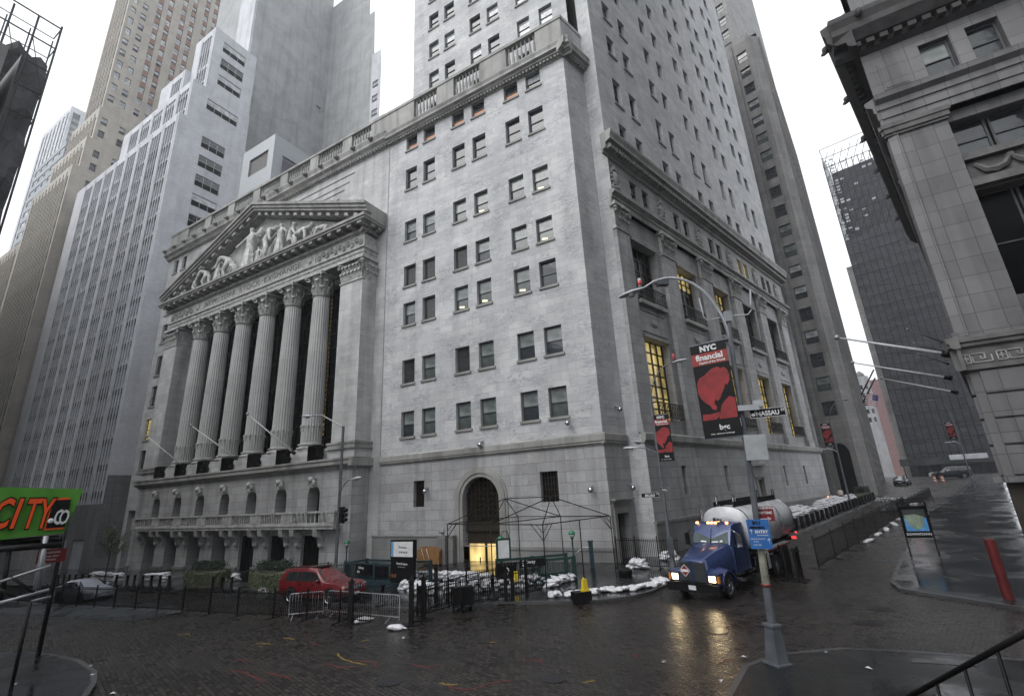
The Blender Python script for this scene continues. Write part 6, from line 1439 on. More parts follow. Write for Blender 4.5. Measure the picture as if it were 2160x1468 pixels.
def sg1(o, f, L):
    sub_sign(o, f, L*.34, .08, .86, L*.26, .62, 'Subway'); g = MB(f); g.box(L*.5, L*.72, .03, .08, .45, 1.1); g.box(L*.54, L*.68, .08, .11, .5, 1.05); part('route_panel', g, [M['signblack']], o)
    g = MB(f); s0, s1 = L*.80, L*1.12; g.box(s0, s1, .12, .3, .3, 1.62); g.box(s0-.03, s1+.03, .1, .32, 1.6, 2.62); bd = part('station_board', g, [M['signblack']], o)
    g = MB(f); g.box(s0+.06, s1-.06, .32, .34, 1.7, 2.52, 0); g.box(s0+.06, s0+.3, .34, .345, 1.7, 2.52, 1); ad = part('advert', g, [M['signwhite'], M['adblue']], bd)
    Nn = f.N; ff = Fr(f.P((s0+s1)/2,.34,2.2), Vector((-Nn.y,Nn.x,0)), Nn); text('lettering', 'Downtown', .17, M['signblack'], ff, .1, .008, .02, ad, .002)
    g = MB(ff); 
    for k in range(5): g.box(-.2+.16*k, -.12+.16*k, 0, .008, -.3, -.2)
    part('icons', g, [M['signblack']], ad)
    ff = Fr(f.P((s0+s1)/2,.3,1.2), Vector((-Nn.y,Nn.x,0)), Nn); text('lettering', 'Broad St Station', .155, M['signwhite'], ff, 0, .006, .12, bd, .002, .003); text('lettering', 'Enter with or buy card', .075, M['signwhite'], ff, -.05, .006, -.05, bd, .002)
    g = MB(f)
    for k in range(2): g.tube([(s0+.2+.26*k,.3,.66),(s0+.2+.26*k,.315,.66)], .1, 12)
    part('route_bullets', g, [plain('brown_bullet', (.22,.08,.03), .4)], bd)
subway(A1, ax, ay, L, 1.6, M['subgreen'], 'blue green subway entrance railing with two green globes and a tall station board', sg1, (0, .84))
A2, B2 = at(1060,1240,.12), at(1214,1224,.12); ax = (B2-A2); L2_ = ax.length; ax.normalize(); ay = Vector((-ax.y,ax.x,0)); ay = ay if ay.y > 0 else -ay
def sg2(o, f, L):
    sub_sign(o, f, L*.42, .08, 1.12, L*.36, .4, 'Subway', st=.24)
    g = MB(f); g.box(-.3, .5, .1, .26, 1.35, 2.5); bd = part('station_board', g, [M['subgreen2']], o); g = MB(f); g.box(-.2, .4, .26, .28, 1.5, 2.4); part('advert', g, [M['signwhite']], bd)
    g = MB(f); g.tube([(.0,.1,2.5),(.1,.1,2.85),(.35,.1,2.85),(.45,.1,2.5)], .03, 6); part('hoop', g, [M['subgreen2']], bd)
    g = MB(f); g.box(-.35, .75, .1, .3, .2, 1.25); pb = part('notice_panel', g, [M['signblack']], o); g = MB(f); g.tube([(.2+.13*math.cos(t),.31,.85+.17*math.sin(t)) for t in [2*PI*k/10 for k in range(10)]], .03, 5); part('route_letter', g, [M['signwhite']], pb)
subway(A2, ax, ay, L2_, 1.5, M['subgreen2'], 'dark green subway entrance railing under the tent frame with a Subway board', sg2, (0, 1))
p = at(1078,1240,.12); g = MB(); g.box(.2,.42,-.3,-.24,.35,.85); tag(solo('yellow_notice', g, M['yellow'], p), 'small yellow notice on the panel under the tent frame', 'notice')
p = at(1250,1197,.12); o = tag(empty('standpipe', p), 'blue green post with a steel handrail between the tent frame and the door', 'post'); g = MB(); g.box(-.13,.13,-.13,.13,0,1.5); g.box(-.17,.17,-.17,.17,1.5,1.6); solo('shaft', g, M['subgreen'], parent=o); g = MB(); g.tube([(0,0,1.2),(-.5,.1,1.2),(-.9,.15,.9)], .025, 6); solo('handrail', g, M['galv'], parent=o)
# timber barricade stack and side ramp wall by the arch
M['wood'] = plain('orange_brown_timber', (.22,.11,.04), .6, 0, .3, 5)
p = FB.P(14.6,1.3,0); p.z = gz(p)+.12; o = tag(empty('timber_barricade', p, FB.rot()), 'stack of brown timber barricades leaning left of the arch', 'barricade')
for k in range(6): g = MB(); g.box(-1.1,1.1,-.3+.1*k,-.26+.1*k,.1+.0*k,1.3-.05*k); solo('board', g, M['wood'], parent=o)
for s in (-.25,.25): g = MB(); g.tube([(s,.32,.3),(s+.35,.32,1.2)], .02, 4); solo('strap', g, M['signwhite'], parent=o)
p = FB.P(13.6,.95,0); p.z = gz(p)+.12; o = tag(empty('fire_connection', p, FB.rot()), 'grey fire hose connection on a dark pedestal left of the arch', 'standpipe'); g = MB(); g.box(-.35,.35,-.2,.2,0,2.05); solo('pedestal', g, M['granite'], parent=o); g = MB(); g.tube([(0,0,2.05),(0,0,2.3)], .12, 8); g.tube([(-.25,.1,2.35),(.25,.1,2.35)], .1, 8); g.sphere((0,.0,2.45), .13, 8, 6); solo('coupling', g, M['galv'], parent=o)
g = MB(FB); g.box(12.8,21.5,.3,.75,-.6,1.9); g.box(12.8,21.5,.25,.8,1.9,2.0); tag(part('ramp_wall', g, [M['granite']]), 'low grey granite wall along the building behind the left subway entrance', 'wall')
# ---------------- planters, tree
M['leafd'] = plain('dark_hedge_leaf', (.010,.022,.010), .7, 0, .5, 6); M['leaf'] = plain('green_leaf', (.04,.075,.03), .6, 0, .5, 6); M['leafy'] = plain('yellow_green_leaf', (.085,.085,.035), .6, 0, .4, 6); M['bark'] = plain('bark', (.05,.04,.03), .8)
M['planter'] = plain('stained_concrete_planter', (.14,.14,.10), .75, 0, .4, 3)
def leaves(name, n, fn, mats, root, size=.07, seed=1):
    R = random.Random(seed); v, f, mi = [], [], []
    for _ in range(n):
        p = Vector(fn(R)); a = Vector((R.gauss(0,1),R.gauss(0,1),R.gauss(0,1))).normalized(); b = a.orthogonal().normalized(); s = size*R.uniform(.6,1.4); i = len(v)
        v += [p-a*s, p+b*s*.5, p+a*s, p-b*s*.5]; f.append((i,i+1,i+2,i+3)); mi.append(R.randrange(len(mats)))
    me = bpy.data.meshes.new(name); me.from_pydata([tuple(x) for x in v], [], f)
    for m in mats: me.materials.append(m)
    me.polygons.foreach_set('material_index', mi); o = bpy.data.objects.new(name, me); return link(o, root)
def planter(p, rz, lab):
    o = tag(empty('planter', p, rz), lab, 'planter'); g = MB(); g.lathe([(1.5,0),(1.62,.1),(1.75,.85),(1.82,.9),(1.82,1.0),(1.7,1.0),(1.68,.9)], (0,0,0), 8, smooth=False, a0=PI/8); ob = solo('tub', g, M['planter'], parent=o); ob.scale = (1.05,.6,1)
    for s in (-.8,.8): leaves('shrub', 1500, lambda R: (s+R.gauss(0,.34), R.gauss(0,.3), 1.15+.42*(1-min(1,R.random()**.7))*R.choice([1,.8])+R.uniform(0,.3)), [M['leafd']], o, .06, int(abs(s)*10+p.x*3))
    def tr(R): a = R.uniform(0, 2*PI); h = R.random()**1.6; return (1.95*math.cos(a)*(1+.06*math.sin(5*a)), 1.2*math.sin(a), 1.08-h*.75)
    leaves('trailing_ivy', 1800, tr, [M['leaf'], M['leafy']], o, .07, 5)
for (x, y), l in (((405,1243),'left shrub planter with ivy trailing over a stained concrete tub'),((545,1250),'right shrub planter with ivy trailing over a stained concrete tub')):
    p = at(x, y, .12); planter(p+NB*-1.0, heading(BD), l)
p = at(222,1216,.12); o = tag(empty('young_tree', p), 'young street tree with thin yellowing leaves between the white tower and the exchange', 'tree')
g = MB(); g.tube([(0,0,0),(.05,0,1.6),(0,.05,3.2),(.1,0,4.9)], [.08,.065,.05,.02], 6); solo('trunk', g, M['bark'], parent=o)
g = MB(); RT = random.Random(4); tips = []
for k in range(16):
    z = 1.7+3.2*k/16; a = RT.uniform(0, 2*PI); L = (1.9-1.3*k/16)*RT.uniform(.7,1); e = (L*math.cos(a), L*math.sin(a), z+L*.75); g.tube([(0,0,z),(e[0]*.5,e[1]*.5,z+L*.3),e], [.03,.02,.008], 5); tips.append(((0,0,z), e))
solo('branches', g, M['bark'], parent=o)
def tf(R): a, b = R.choice(tips); t = R.uniform(.3,1.1); return tuple(a[i]+(b[i]-a[i])*t+R.gauss(0,.16) for i in range(3))
leaves('crown', 1500, tf, [M['leafy'], M['leaf']], o, .075, 8)
def small_hedge(p, lab):
    o = tag(empty('hedge_planter', p, heading(WD)), lab, 'planter'); g = MB(); g.box(-1.6,1.6,-.6,.6,0,.9); solo('tub', g, M['planter'], parent=o); leaves('shrub', 1500, lambda R: (R.uniform(-1.6,1.6), R.uniform(-.6,.6), R.uniform(.9,1.7)), [M['leafd']], o, .1, 9)
small_hedge(pl(FW.P(50,4.6,0),.12), 'far planter with a dark clipped hedge at the end of the bollard row')
# ---------------- map stand, red post
A, B_ = at(1922,1172,.12), at(1982,1172,.12); v = (B_-A); v.z = 0; L = v.length; v.normalize(); n_ = Vector((v.y,-v.x,0)); n_ = n_ if n_.y < 0 else -n_; f = Fr(Vector((A.x,A.y,A.z)), v, n_)
MS = tag(empty('map_stand', A), 'black framed street map stand with a blue map of lower Manhattan', 'map stand')
g = MB(f)
for s in (0, L): g.lathe([(.05,0),(.035,.1),(.035,2.75),(.05,2.8),(.0,2.9)], (s,0,0), 8)
part('posts', g, [M['black']], MS)
g = MB(f); g.box(.03,L-.03,-.04,.03,.95,2.55); g.box(-.03,L+.03,-.06,.06,2.55,2.65); part('frame', g, [M['black']], MS)
g = MB(f); g.box(.12,L-.12,.031,.04,1.3,2.0,0); g.box(.12,L-.12,.031,.04,2.0,2.45,1); mp = part('map_panel', g, [plain('map_blue', (.10,.30,.60), .3), plain('map_dark', (.05,.06,.06), .3)], MS)
g = MB(f); c = L/2; g.face([(c-.38*L,.045,2.15),(c-.3*L,.045,1.7),(c-.1*L,.045,1.42),(c+.05*L,.045,1.36),(c+.25*L,.045,1.6),(c+.33*L,.045,2.05),(c,.045,2.2)]); part('land', g, [plain('map_grey', (.22,.26,.22), .4)], mp)
g = MB(f)
for q in ([(-.35,2.1),(0,1.5),(.1,1.4)],[(-.2,2.15),(-.1,1.7),(.06,1.42)],[(0,2.15),(.06,1.4),(.28,1.7),(.3,2.05)],[(.15,2.1),(.1,1.45)]): g.tube([(c+x*L,.05,z) for x, z in q], .008, 4)
part('routes', g, [plain('map_green', (.25,.5,.15), .4)], mp)
ff = Fr(f.P(c,.035,1.13), v, n_); text('lettering', 'DOWNTOWN', .17, M['signwhite'], ff, 0, .006, 0, MS, .002, .003)
p = at(2128,1262,.12); o = tag(empty('red_post', p), 'thick red steel post on the right hand pavement', 'post'); g = MB(); g.tube([(0,0,0),(-.02,0,2.05)], .16, 14); g.sphere((-.02,0,2.05), (.16,.16,.06), 14, 5); solo('shaft', g, plain('dull_red_paint', (.10,.007,.008), .5, 0, .35, 2), parent=o)
# ================================================================== vehicles
def carpaint(name, col, metal=.3):
    m, nt, b, N = base(name); o = tc(nt); f = noise(nt, o, 1.3, 4)
    nt.links.new(ramp(nt, f, [(.3, tuple(c*.8 for c in col)), (.7, tuple(c*1.15 for c in col))]), b.inputs['Base Color'])
    b.inputs['Metallic'].default_value = metal; b.inputs['Coat Weight'].default_value = .7; b.inputs['Coat Roughness'].default_value = .08
    nt.links.new(ramp(nt, noise(nt, o, 40, 2), [(.4, .25), (.6, .45)]), b.inputs['Roughness']); bump(nt, b, noise(nt, o, 60, 2), .08, .002); return m
M['red'] = carpaint('wet_red_paint', (.15,.008,.012)); M['silver'] = carpaint('wet_silver_paint', (.32,.34,.40), .25); M['blue'] = carpaint('wet_blue_paint', (.024,.044,.135)); M['darkcar'] = carpaint('dark_car_paint', (.03,.035,.045), .5)
M['tyre'] = plain('tyre_rubber', (.008,.008,.009), .7, spec=.25); M['rim'] = plain('alloy_rim', (.36,.37,.39), .25, .9, .15); M['chromeb'] = plain('chrome_trim', (.45,.46,.48), .15, 1.0, .1)
M['tankm'] = plain('tank_aluminium', (.46,.47,.49), .4, .15, .25, 1.5); M['autoglass'] = glass('car_glass', (.02,.026,.028), .05, .6, .002); M['wscreen'] = glass('windscreen_glass', (.03,.05,.045), .05, .6, .002)
M['amber'] = emit('amber_marker', (1,.42,.12), 5.0); M['head'] = emit('headlamp_on', (1,.74,.42), 6.0); M['headoff'] = plain('clear_headlamp', (.5,.52,.54), .08, .3, .1); M['tail'] = emit('red_tail_lamp', (1,.05,.05), 1.0)
M['under'] = plain('dark_underbody', (.004,.004,.005), .7, spec=.2); M['plate'] = plain('number_plate', (.55,.57,.6), .4)
def loft(g, st, mi=0, close=True):
    """st: list of (x, [(y,z)...] half outline from sill to roof centre)"""
    R = []
    for x, h in st: R.append([(x, -y, z) for y, z in h]+[(x, y, z) for y, z in h[::-1][1:] ] if h[-1][0] == 0 else [(x,-y,z) for y, z in h]+[(x,y,z) for y, z in h[::-1]])
    for a, b in zip(R, R[1:]):
        for k in range(len(a)-1): g.face([a[k], a[k+1], b[k+1], b[k]], mi, smooth=True)
        g.face([a[-1], a[0], b[0], b[-1]], mi)
    g.face(R[0], mi); g.face(R[-1][::-1], mi)
def wheel(root, x, y, r, wd=.22, side=1, rimr=.64, spokes=5, name='wheel', rimmat=None):
    w_ = empty(name, (x, y, r), 0, root); g = MB(); n = 22
    prof = [(r*.66,-wd/2),(r*.93,-wd/2),(r,-wd/2+.04),(r,wd/2-.04),(r*.93,wd/2),(r*.66,wd/2)]
    P = [[(rr*math.cos(2*PI*k/n), yy, rr*math.sin(2*PI*k/n)) for k in range(n)] for rr, yy in prof]
    for a, b in zip(P, P[1:]):
        for k in range(n): q = (k+1) % n; g.face([a[k], b[k], b[q], a[q]], 0, smooth=True)
    solo('tyre', g, M['tyre'], parent=w_)
    g = MB(); s = side; y0 = s*(wd/2-.05); rr = r*rimr
    for k in range(n):
        q = (k+1) % n; A = lambda ra, kk, yy: (ra*math.cos(2*PI*kk/n), yy, ra*math.sin(2*PI*kk/n))
        g.face([A(r*.68,k,y0+s*.03), A(r*.68,q,y0+s*.03), A(rr*.85,q,y0), A(rr*.85,k,y0)]); g.face([A(rr*.85,k,y0-s*.05), A(rr*.85,q,y0-s*.05), (0,y0-s*.05,0)], 1)
    for k in range(spokes):
        a = 2*PI*k/spokes; c_, s_ = math.cos(a), math.sin(a); t = r*.11
        g.face([(c_*r*.1-s_*t, y0+s*.02, s_*r*.1+c_*t), (c_*rr-s_*t*.7, y0+s*.01, s_*rr+c_*t*.7), (c_*rr+s_*t*.7, y0+s*.01, s_*rr-c_*t*.7), (c_*r*.1+s_*t, y0+s*.02, s_*r*.1-c_*t)])
    g.sphere((0,y0,0), (r*.2,.05,r*.2), 8, 5); solo('rim', g, [rimmat or M['rim'], M['under']], parent=w_); return w_
def side_glass(root, quads, mat='autoglass', name='window'):
    for q in quads:
        for s in (-1, 1):
            g = MB(); pts = [(x, s*y, z) for x, y, z in q]; g.face(pts if s < 0 else pts[::-1]); solo(name, g, M[mat], parent=root)
def car(name, cat, label, loc, rz, S, paint, scale=1.0):
    o = tag(empty(name, loc, rz), label, cat); o.scale = (scale,)*3
    g = MB(); loft(g, S['body']); solo('body', g, M[paint], parent=o)
    g = MB()
    for x in S['wx']: 
        for s in (-1, 1): g.tube([(x, s*(S['w']-.24), S['r']+.02), (x, s*(S['w']+.012), S['r']+.02)], S['r']+.07, 20)
    g.box(S['rear']+.3, S['front']-.3, -S['w']+.15, S['w']-.15, .2, .5); solo('underbody', g, M['under'], parent=o)
    for x in S['wx']:
        for s in (-1, 1): wheel(o, x, s*(S['w']-.03), S['r'], .22, s, .68)
    side_glass(o, S['sg'])
    for nm, q in (('windscreen', S['ws']), ('rear_window', S['rw'])): g = MB(); g.face([(x, y, z) for x, y, z in q]); solo(nm, g, M['wscreen' if nm == 'windscreen' else 'autoglass'], parent=o)
    for s in (-1, 1):
        g = MB(); x, y, z, a, b, c = S['hl']; g.box(x-a, x, s*(y-b), s*(y+b), z-c, z+c); solo('headlight', g, M['headoff'], parent=o)
        g = MB(); x, y, z, a, b, c = S['tl']; g.box(x, x+a, s*(y-b), s*(y+b), z-c, z+c); solo('tail_light', g, M['signred'], parent=o)
        g = MB(); g.sphere((S['mx'], s*(S['w']+.08), S['mz']), (.09,.13,.09), 8, 5); solo('wing_mirror', g, M[paint], parent=o)
    g = MB(); x, w_, z, h = S['gr']; g.box(x-.04, x+.012, -w_, w_, z-h, z+h, 0)
    for k in range(S.get('slots', 0)): y = -w_+2*w_*(k+.5)/S['slots']; g.box(x, x+.03, y-.025, y+.025, z-h*.9, z+h*.9, 1)
    solo('grille', g, [M['under'], M['chromeb']], parent=o)
    g = MB(); g.box(S['front']-.02, S['front']+.03, -.26, .26, .42, .55); solo('number_plate', g, M['plate'], parent=o)
    g = MB()
    for s in (-1, 1):
        for x in S['doors']: g.box(x-.006, x+.006, s*(S['w']-.02), s*(S['w']+.004), .42, S['belt'])
        for x in S['doors'][1:]: g.box(x+.06, x+.22, s*S['w'], s*(S['w']+.03), S['belt']-.14, S['belt']-.1)
    solo('door_seams', g, M['under'], parent=o); return o
def HB(w, zs, zb, wb, zt, wt, zr): return [(w*.9, zs), (w, zs+.12), (w*1.0, zs+.42), (wb, zb), (wt, zt), (wt*.82, zr), (0, zr+.02)]
SUVS = dict(w=.93, r=.38, wx=(1.44,-1.34), front=2.37, rear=-2.37, belt=1.10, mx=.62, mz=1.16, doors=(1.0,.12,-.85), slots=7,
 body=[(-2.37,HB(.80,.45,.9,.78,.95,.72,1.0)),(-2.3,HB(.9,.36,1.10,.88,1.40,.74,1.55)),(-2.05,HB(.93,.32,1.12,.90,1.58,.68,1.69)),(-.5,HB(.94,.3,1.11,.91,1.62,.66,1.74)),(.15,HB(.94,.3,1.10,.91,1.58,.66,1.71)),(.42,HB(.94,.3,1.09,.91,1.42,.72,1.52)),(1.0,HB(.94,.32,1.06,.90,1.08,.8,1.10)),(1.5,HB(.94,.34,1.03,.88,1.06,.74,1.07)),(2.1,HB(.91,.36,.98,.84,1.01,.7,1.02)),(2.3,HB(.86,.4,.9,.78,.93,.6,.94)),(2.37,HB(.8,.46,.8,.72,.83,.5,.84))],
 sg=[[(.78,.905,1.12),(.10,.925,1.13),(.10,.745,1.55),(.35,.78,1.47)],[(.04,.925,1.13),(-.82,.925,1.13),(-.82,.735,1.58),(.04,.74,1.56)],[(-.90,.925,1.13),(-1.9,.91,1.13),(-1.8,.74,1.54),(-.90,.735,1.58)]],
 ws=[(.95,-.76,1.125),(.95,.76,1.125),(.22,.64,1.67),(.22,-.64,1.67)], rw=[(-2.33,.7,1.15),(-2.33,-.7,1.15),(-2.16,-.62,1.62),(-2.16,.62,1.62)], hl=(2.34,.70,.80,.1,.14,.10), tl=(-2.38,.78,1.0,.1,.09,.14), gr=(2.37,.46,.78,.12))
SEDS = dict(w=.92, r=.33, wx=(1.42,-1.38), front=2.44, rear=-2.46, belt=.93, mx=.75, mz=.98, doors=(1.05,.1,-.9),
 body=[(-2.46,HB(.72,.4,.8,.66,.85,.6,.88)),(-2.3,HB(.86,.3,.92,.80,.98,.7,1.0)),(-1.75,HB(.92,.24,.95,.86,1.03,.72,1.05)),(-1.1,HB(.93,.22,.95,.88,1.33,.62,1.38)),(-.3,HB(.93,.22,.94,.88,1.37,.58,1.43)),(.25,HB(.93,.22,.93,.88,1.32,.6,1.38)),(1.1,HB(.93,.22,.90,.86,.95,.76,.98)),(1.7,HB(.92,.24,.84,.82,.88,.7,.9)),(2.2,HB(.86,.28,.72,.76,.77,.6,.79)),(2.4,HB(.74,.34,.62,.62,.66,.5,.67)),(2.44,HB(.66,.38,.56,.58,.6,.4,.61))],
 sg=[[(.98,.875,.97),(.08,.89,.97),(.08,.70,1.30),(.35,.73,1.24)],[(.02,.89,.97),(-.85,.89,.97),(-.85,.70,1.30),(.02,.69,1.32)],[(-.9,.89,.97),(-1.55,.83,1.0),(-1.15,.72,1.26),(-.9,.70,1.29)]],
 ws=[(1.08,-.72,.99),(1.08,.72,.99),(.28,.58,1.36),(.28,-.58,1.36)], rw=[(-1.8,.66,1.06),(-1.8,-.66,1.06),(-1.15,-.56,1.36),(-1.15,.56,1.36)], hl=(2.40,.60,.60,.1,.17,.06), tl=(-2.46,.62,.78,.1,.2,.07), gr=(2.44,.30,.52,.06))
def place(px, th, off):
    p = at(*px); h = Vector((math.cos(th), math.sin(th), 0)); l = Vector((-h.y, h.x, 0)); c = p-h*off[0]-l*off[1]; c.z = gz(c); return c
th = math.radians(-23.7); suv = car('parked_suv', 'car', 'dark red parked SUV with alloy wheels and roof rails facing right', place((696,1275), th, (1.44,-.84)), th, SUVS, 'red', 1.0)
g = MB()
for s in (-1, 1): g.tube([(.0,s*.66,1.74),(-.1,s*.66,1.79),(-1.7,s*.66,1.77),(-1.8,s*.66,1.70)], .022, 6)
g.box(-.4,.2,-.4,.4,1.735,1.765); solo('roof_rails', g, M['under'], parent=suv)
g = MB()
for s in (-1, 1): g.box(2.2, 2.3, s*.86, s*.9, .74, .84)
solo('indicators', g, M['amber'] if 0 else plain('orange_lens', (.5,.12,.03), .3), parent=suv)
th = math.radians(-24); car('parked_sedan', 'car', 'silver parked sedan with rounded nose seen through the black barriers', place((171,1271), th, (1.42,-.78)), th, SEDS, 'silver', 1.0)
p = pl(FW.P(104, 9.5, 0)); car('passing_van', 'car', 'dark estate car with white stripes crossing the far end of the street', p, heading(BD), SUVS, 'darkcar', 1.35)
g = MB(); g.box(-2.0,2.0,-.965,-.945,.78,.92); so_ = bpy.data.objects['passing_van']; solo('stripe', g, M['signwhite'], parent=so_)
p = pl(FW.P(86, 4.0, 0)); car('dark_parked_car', 'car', 'black car parked nose on at the far left end of the street', p, heading(-WD), SEDS, 'darkcar', 1.1)
# ---------------- fuel tanker
TH = math.radians(224.0); tp = Vector((8.33,24.02,0)); tp.z = gz(tp)
rp = tp+Vector((math.cos(TH),math.sin(TH),0))*-6.4; pitch = math.atan2(tp.z-gz(rp), 6.4)
TK = tag(empty('fuel_tanker', tp), 'blue cab fuel tanker with a silver tank and headlights on, turning the corner', 'truck'); TK.rotation_mode = 'XYZ'; TK.rotation_euler = (0, -pitch, TH)
T = lambda nm, g, m, par=TK: solo(nm, g, m, parent=par)
def hs(w, z0, zm, wt, zt): return [(w*.96, z0), (w, z0+.1), (w, zm), (wt, zt-.05), (wt*.9, zt), (0, zt+.04)]
g = MB(); loft(g, [(-1.25,hs(.98,.95,1.75,.86,2.08)),(-.6,hs(.90,.95,1.65,.76,1.98)),(.0,hs(.80,.95,1.5,.66,1.87)),(.6,hs(.66,.85,1.35,.58,1.72)),(.9,hs(.62,.72,1.3,.56,1.62)),(.96,hs(.58,.78,1.25,.5,1.56))]); T('bonnet', g, M['blue'])
for s in (-1, 1):   # flared wings
    g = MB(); n = 12; prof = []
    for k in range(n+1):
        a = PI*(-.08)+PI*1.12*k/n; x = .0+.66*math.cos(a); z = .54+.62*math.sin(a); prof.append((x, z))
    for (x0,z0),(x1,z1) in zip(prof, prof[1:]):
        g.face([(x0,s*.62,z0+.16),(x0,s*1.18,z0),(x1,s*1.18,z1),(x1,s*.62,z1+.16)], smooth=True); g.face([(x0,s*1.18,z0),(x0,s*1.18,z0-.09),(x1,s*1.18,z1-.09),(x1,s*1.18,z1)])
    loft(g, [(.45,[(0,0)]*1)] if 0 else [(.40,[(.0,.62)]*1)]) if 0 else None
    g.box(.5,.98,s*.58,s*1.16,.68,1.12); g.face([(.5,s*.58,1.30),(.98,s*.58,1.12),(.98,s*1.16,1.12),(.5,s*1.16,1.16)]); T('wing', g, M['blue'])
    g = MB(); g.box(.97,1.03,s*.70,s*1.10,.76,1.08); hl = T('headlight_surround', g, M['chromeb']); g = MB(); g.box(1.03,1.045,s*.73,s*1.02,.80,1.04); T('headlight', g, M['head'], hl); g = MB(); g.box(.9,1.04,s*1.10,s*1.19,.78,1.04); T('indicator', g, M['amber'] if 0 else plain('amber_lens', (.6,.2,.03), .3), hl)
g = MB(); g.box(.95,1.22,-1.2,1.2,.36,.70); g.box(1.0,1.24,-.9,.9,.70,.74); T('bumper', g, M['under'])
g = MB(); g.box(1.23,1.25,-.17,.17,.46,.64); T('number_plate', g, M['plate'])
g = MB(); g.box(.95,1.02,-.60,.60,.76,1.56,0); g.box(1.02,1.04,-.05,.05,.76,1.6,1)
for k in range(15): z = .80+.05*k; g.box(1.02,1.05,.07,.56,z,z+.02,0); g.box(1.02,1.05,-.56,-.07,z,z+.02,0)
T('grille', g, [plain('grille_grey', (.10,.105,.115), .35, .6), M['blue']])
def placard(par, c, nx, ny, s):
    n_ = Vector((nx,ny,0)); r_ = Vector((-ny,nx,0)); f = Fr(c, r_, n_); g = MB(f)
    g.face([(0,0,-s),(s,0,0),(0,0,s),(-s,0,0)], 0); q = s*.86; g.face([(0,.004,-q),(q,.004,0),(0,.004,q),(-q,.004,0)], 1); g.box(-s*.66,s*.66,.004,.008,-s*.2,s*.2,0)
    o = bpy.data.objects.new('placard', g.mesh('placard', [M['signwhite'], M['signred']])); link(o, par)
    cu = text('lettering', '1203', s*.42, M['signblack'], f, 0, .012, 0, None, .002, .004); mm = cu.matrix_local.copy(); cu.parent = o; cu.matrix_local = mm; return o
placard(TK, (1.07,-.33,1.2), 1, 0, .26); placard(TK, (-3.6,1.285,2.35), 0, 1, .28)
# cab
g = MB(); loft(g, [(-2.85,hs(1.08,.75,1.9,.98,2.95)),(-1.85,hs(1.08,.75,1.9,.98,2.98)),(-1.62,hs(1.06,.75,1.9,.94,2.86)),(-1.22,hs(1.04,.8,1.85,.92,2.08))]); cab = T('cab', g, M['blue'])
g = MB(); g.face([(-1.20,-.86,2.10),(-1.20,.86,2.10),(-1.60,.80,2.80),(-1.60,-.80,2.80)]); ws = T('windscreen', g, M['wscreen'])
g = MB(); g.tube([(-1.19,0,2.1),(-1.59,0,2.8)], .02, 5, 0); g.face([(-1.20,-.50,2.14),(-1.20,-.2,2.13),(-1.23,-.22,2.18),(-1.23,-.45,2.2)], 1); g.face([(-1.20,.05,2.13),(-1.20,.4,2.14),(-1.23,.36,2.19),(-1.22,.1,2.17)], 1); g.face([(-1.20,.45,2.15),(-1.20,.6,2.15),(-1.24,.58,2.24),(-1.24,.47,2.22)], 1); T('dash_papers', g, [M['under'], M['signwhite']], ws)
for s in (-1, 1):
    g = MB(); q = [(-1.42,s*1.052,1.98),(-2.35,s*1.075,1.98),(-2.35,s*.995,2.72),(-1.78,s*.985,2.72)]; g.face(q if s < 0 else q[::-1]); T('side_window', g, M['autoglass'], cab)
    g = MB(); g.box(-2.5,-2.47,s*1.07,s*1.09,.9,2.8); g.box(-1.35,-1.32,s*1.05,s*1.07,.9,2.0); g.box(-2.4,-2.25,s*1.08,s*1.11,1.72,1.76); T('door_seam', g, M['under'], cab)
    g = MB(); g.box(-1.5,-1.42,s*1.2,s*1.42,1.95,2.5); g.tube([(-1.45,s*1.05,1.9),(-1.45,s*1.3,1.95)], .02, 5); g.tube([(-1.45,s*1.0,2.7),(-1.45,s*1.3,2.5)], .02, 5); T('mirror', g, M['chromeb'] if s > 0 else M['under'], cab)
for y in (-.75,-.18,0,.18,.75): g = MB(); g.box(-1.74,-1.62,y-.045,y+.045,2.94,3.02); T('roof_light', g, M['amber'], cab)
g = MB(); g.tube([(-1.9,.25,3.15),(-1.5,.25,3.15)], [.03,.09], 8); g.tube([(-1.9,.38,3.13),(-1.6,.38,3.13)], [.03,.07], 8); g.box(-1.95,-1.85,.2,.42,2.98,3.15); T('air_horn', g, M['chromeb'], cab)
g = MB(); g.tube([(-3.0,-1.12,.8),(-3.0,-1.12,3.5)], .075, 10); T('exhaust_stack', g, M['chromeb'])
f = Fr((-1.95,1.092,1.55), (-1,0,0), (0,1,0))
for k, tx in enumerate(('APPROVED','FUEL OIL','CO.')): cu = text('lettering', tx, .17, M['signwhite'], f, 0, 0, .17-.2*k, None, .003, .003); mm = cu.matrix_local.copy(); cu.parent = cab; cu.matrix_local = mm
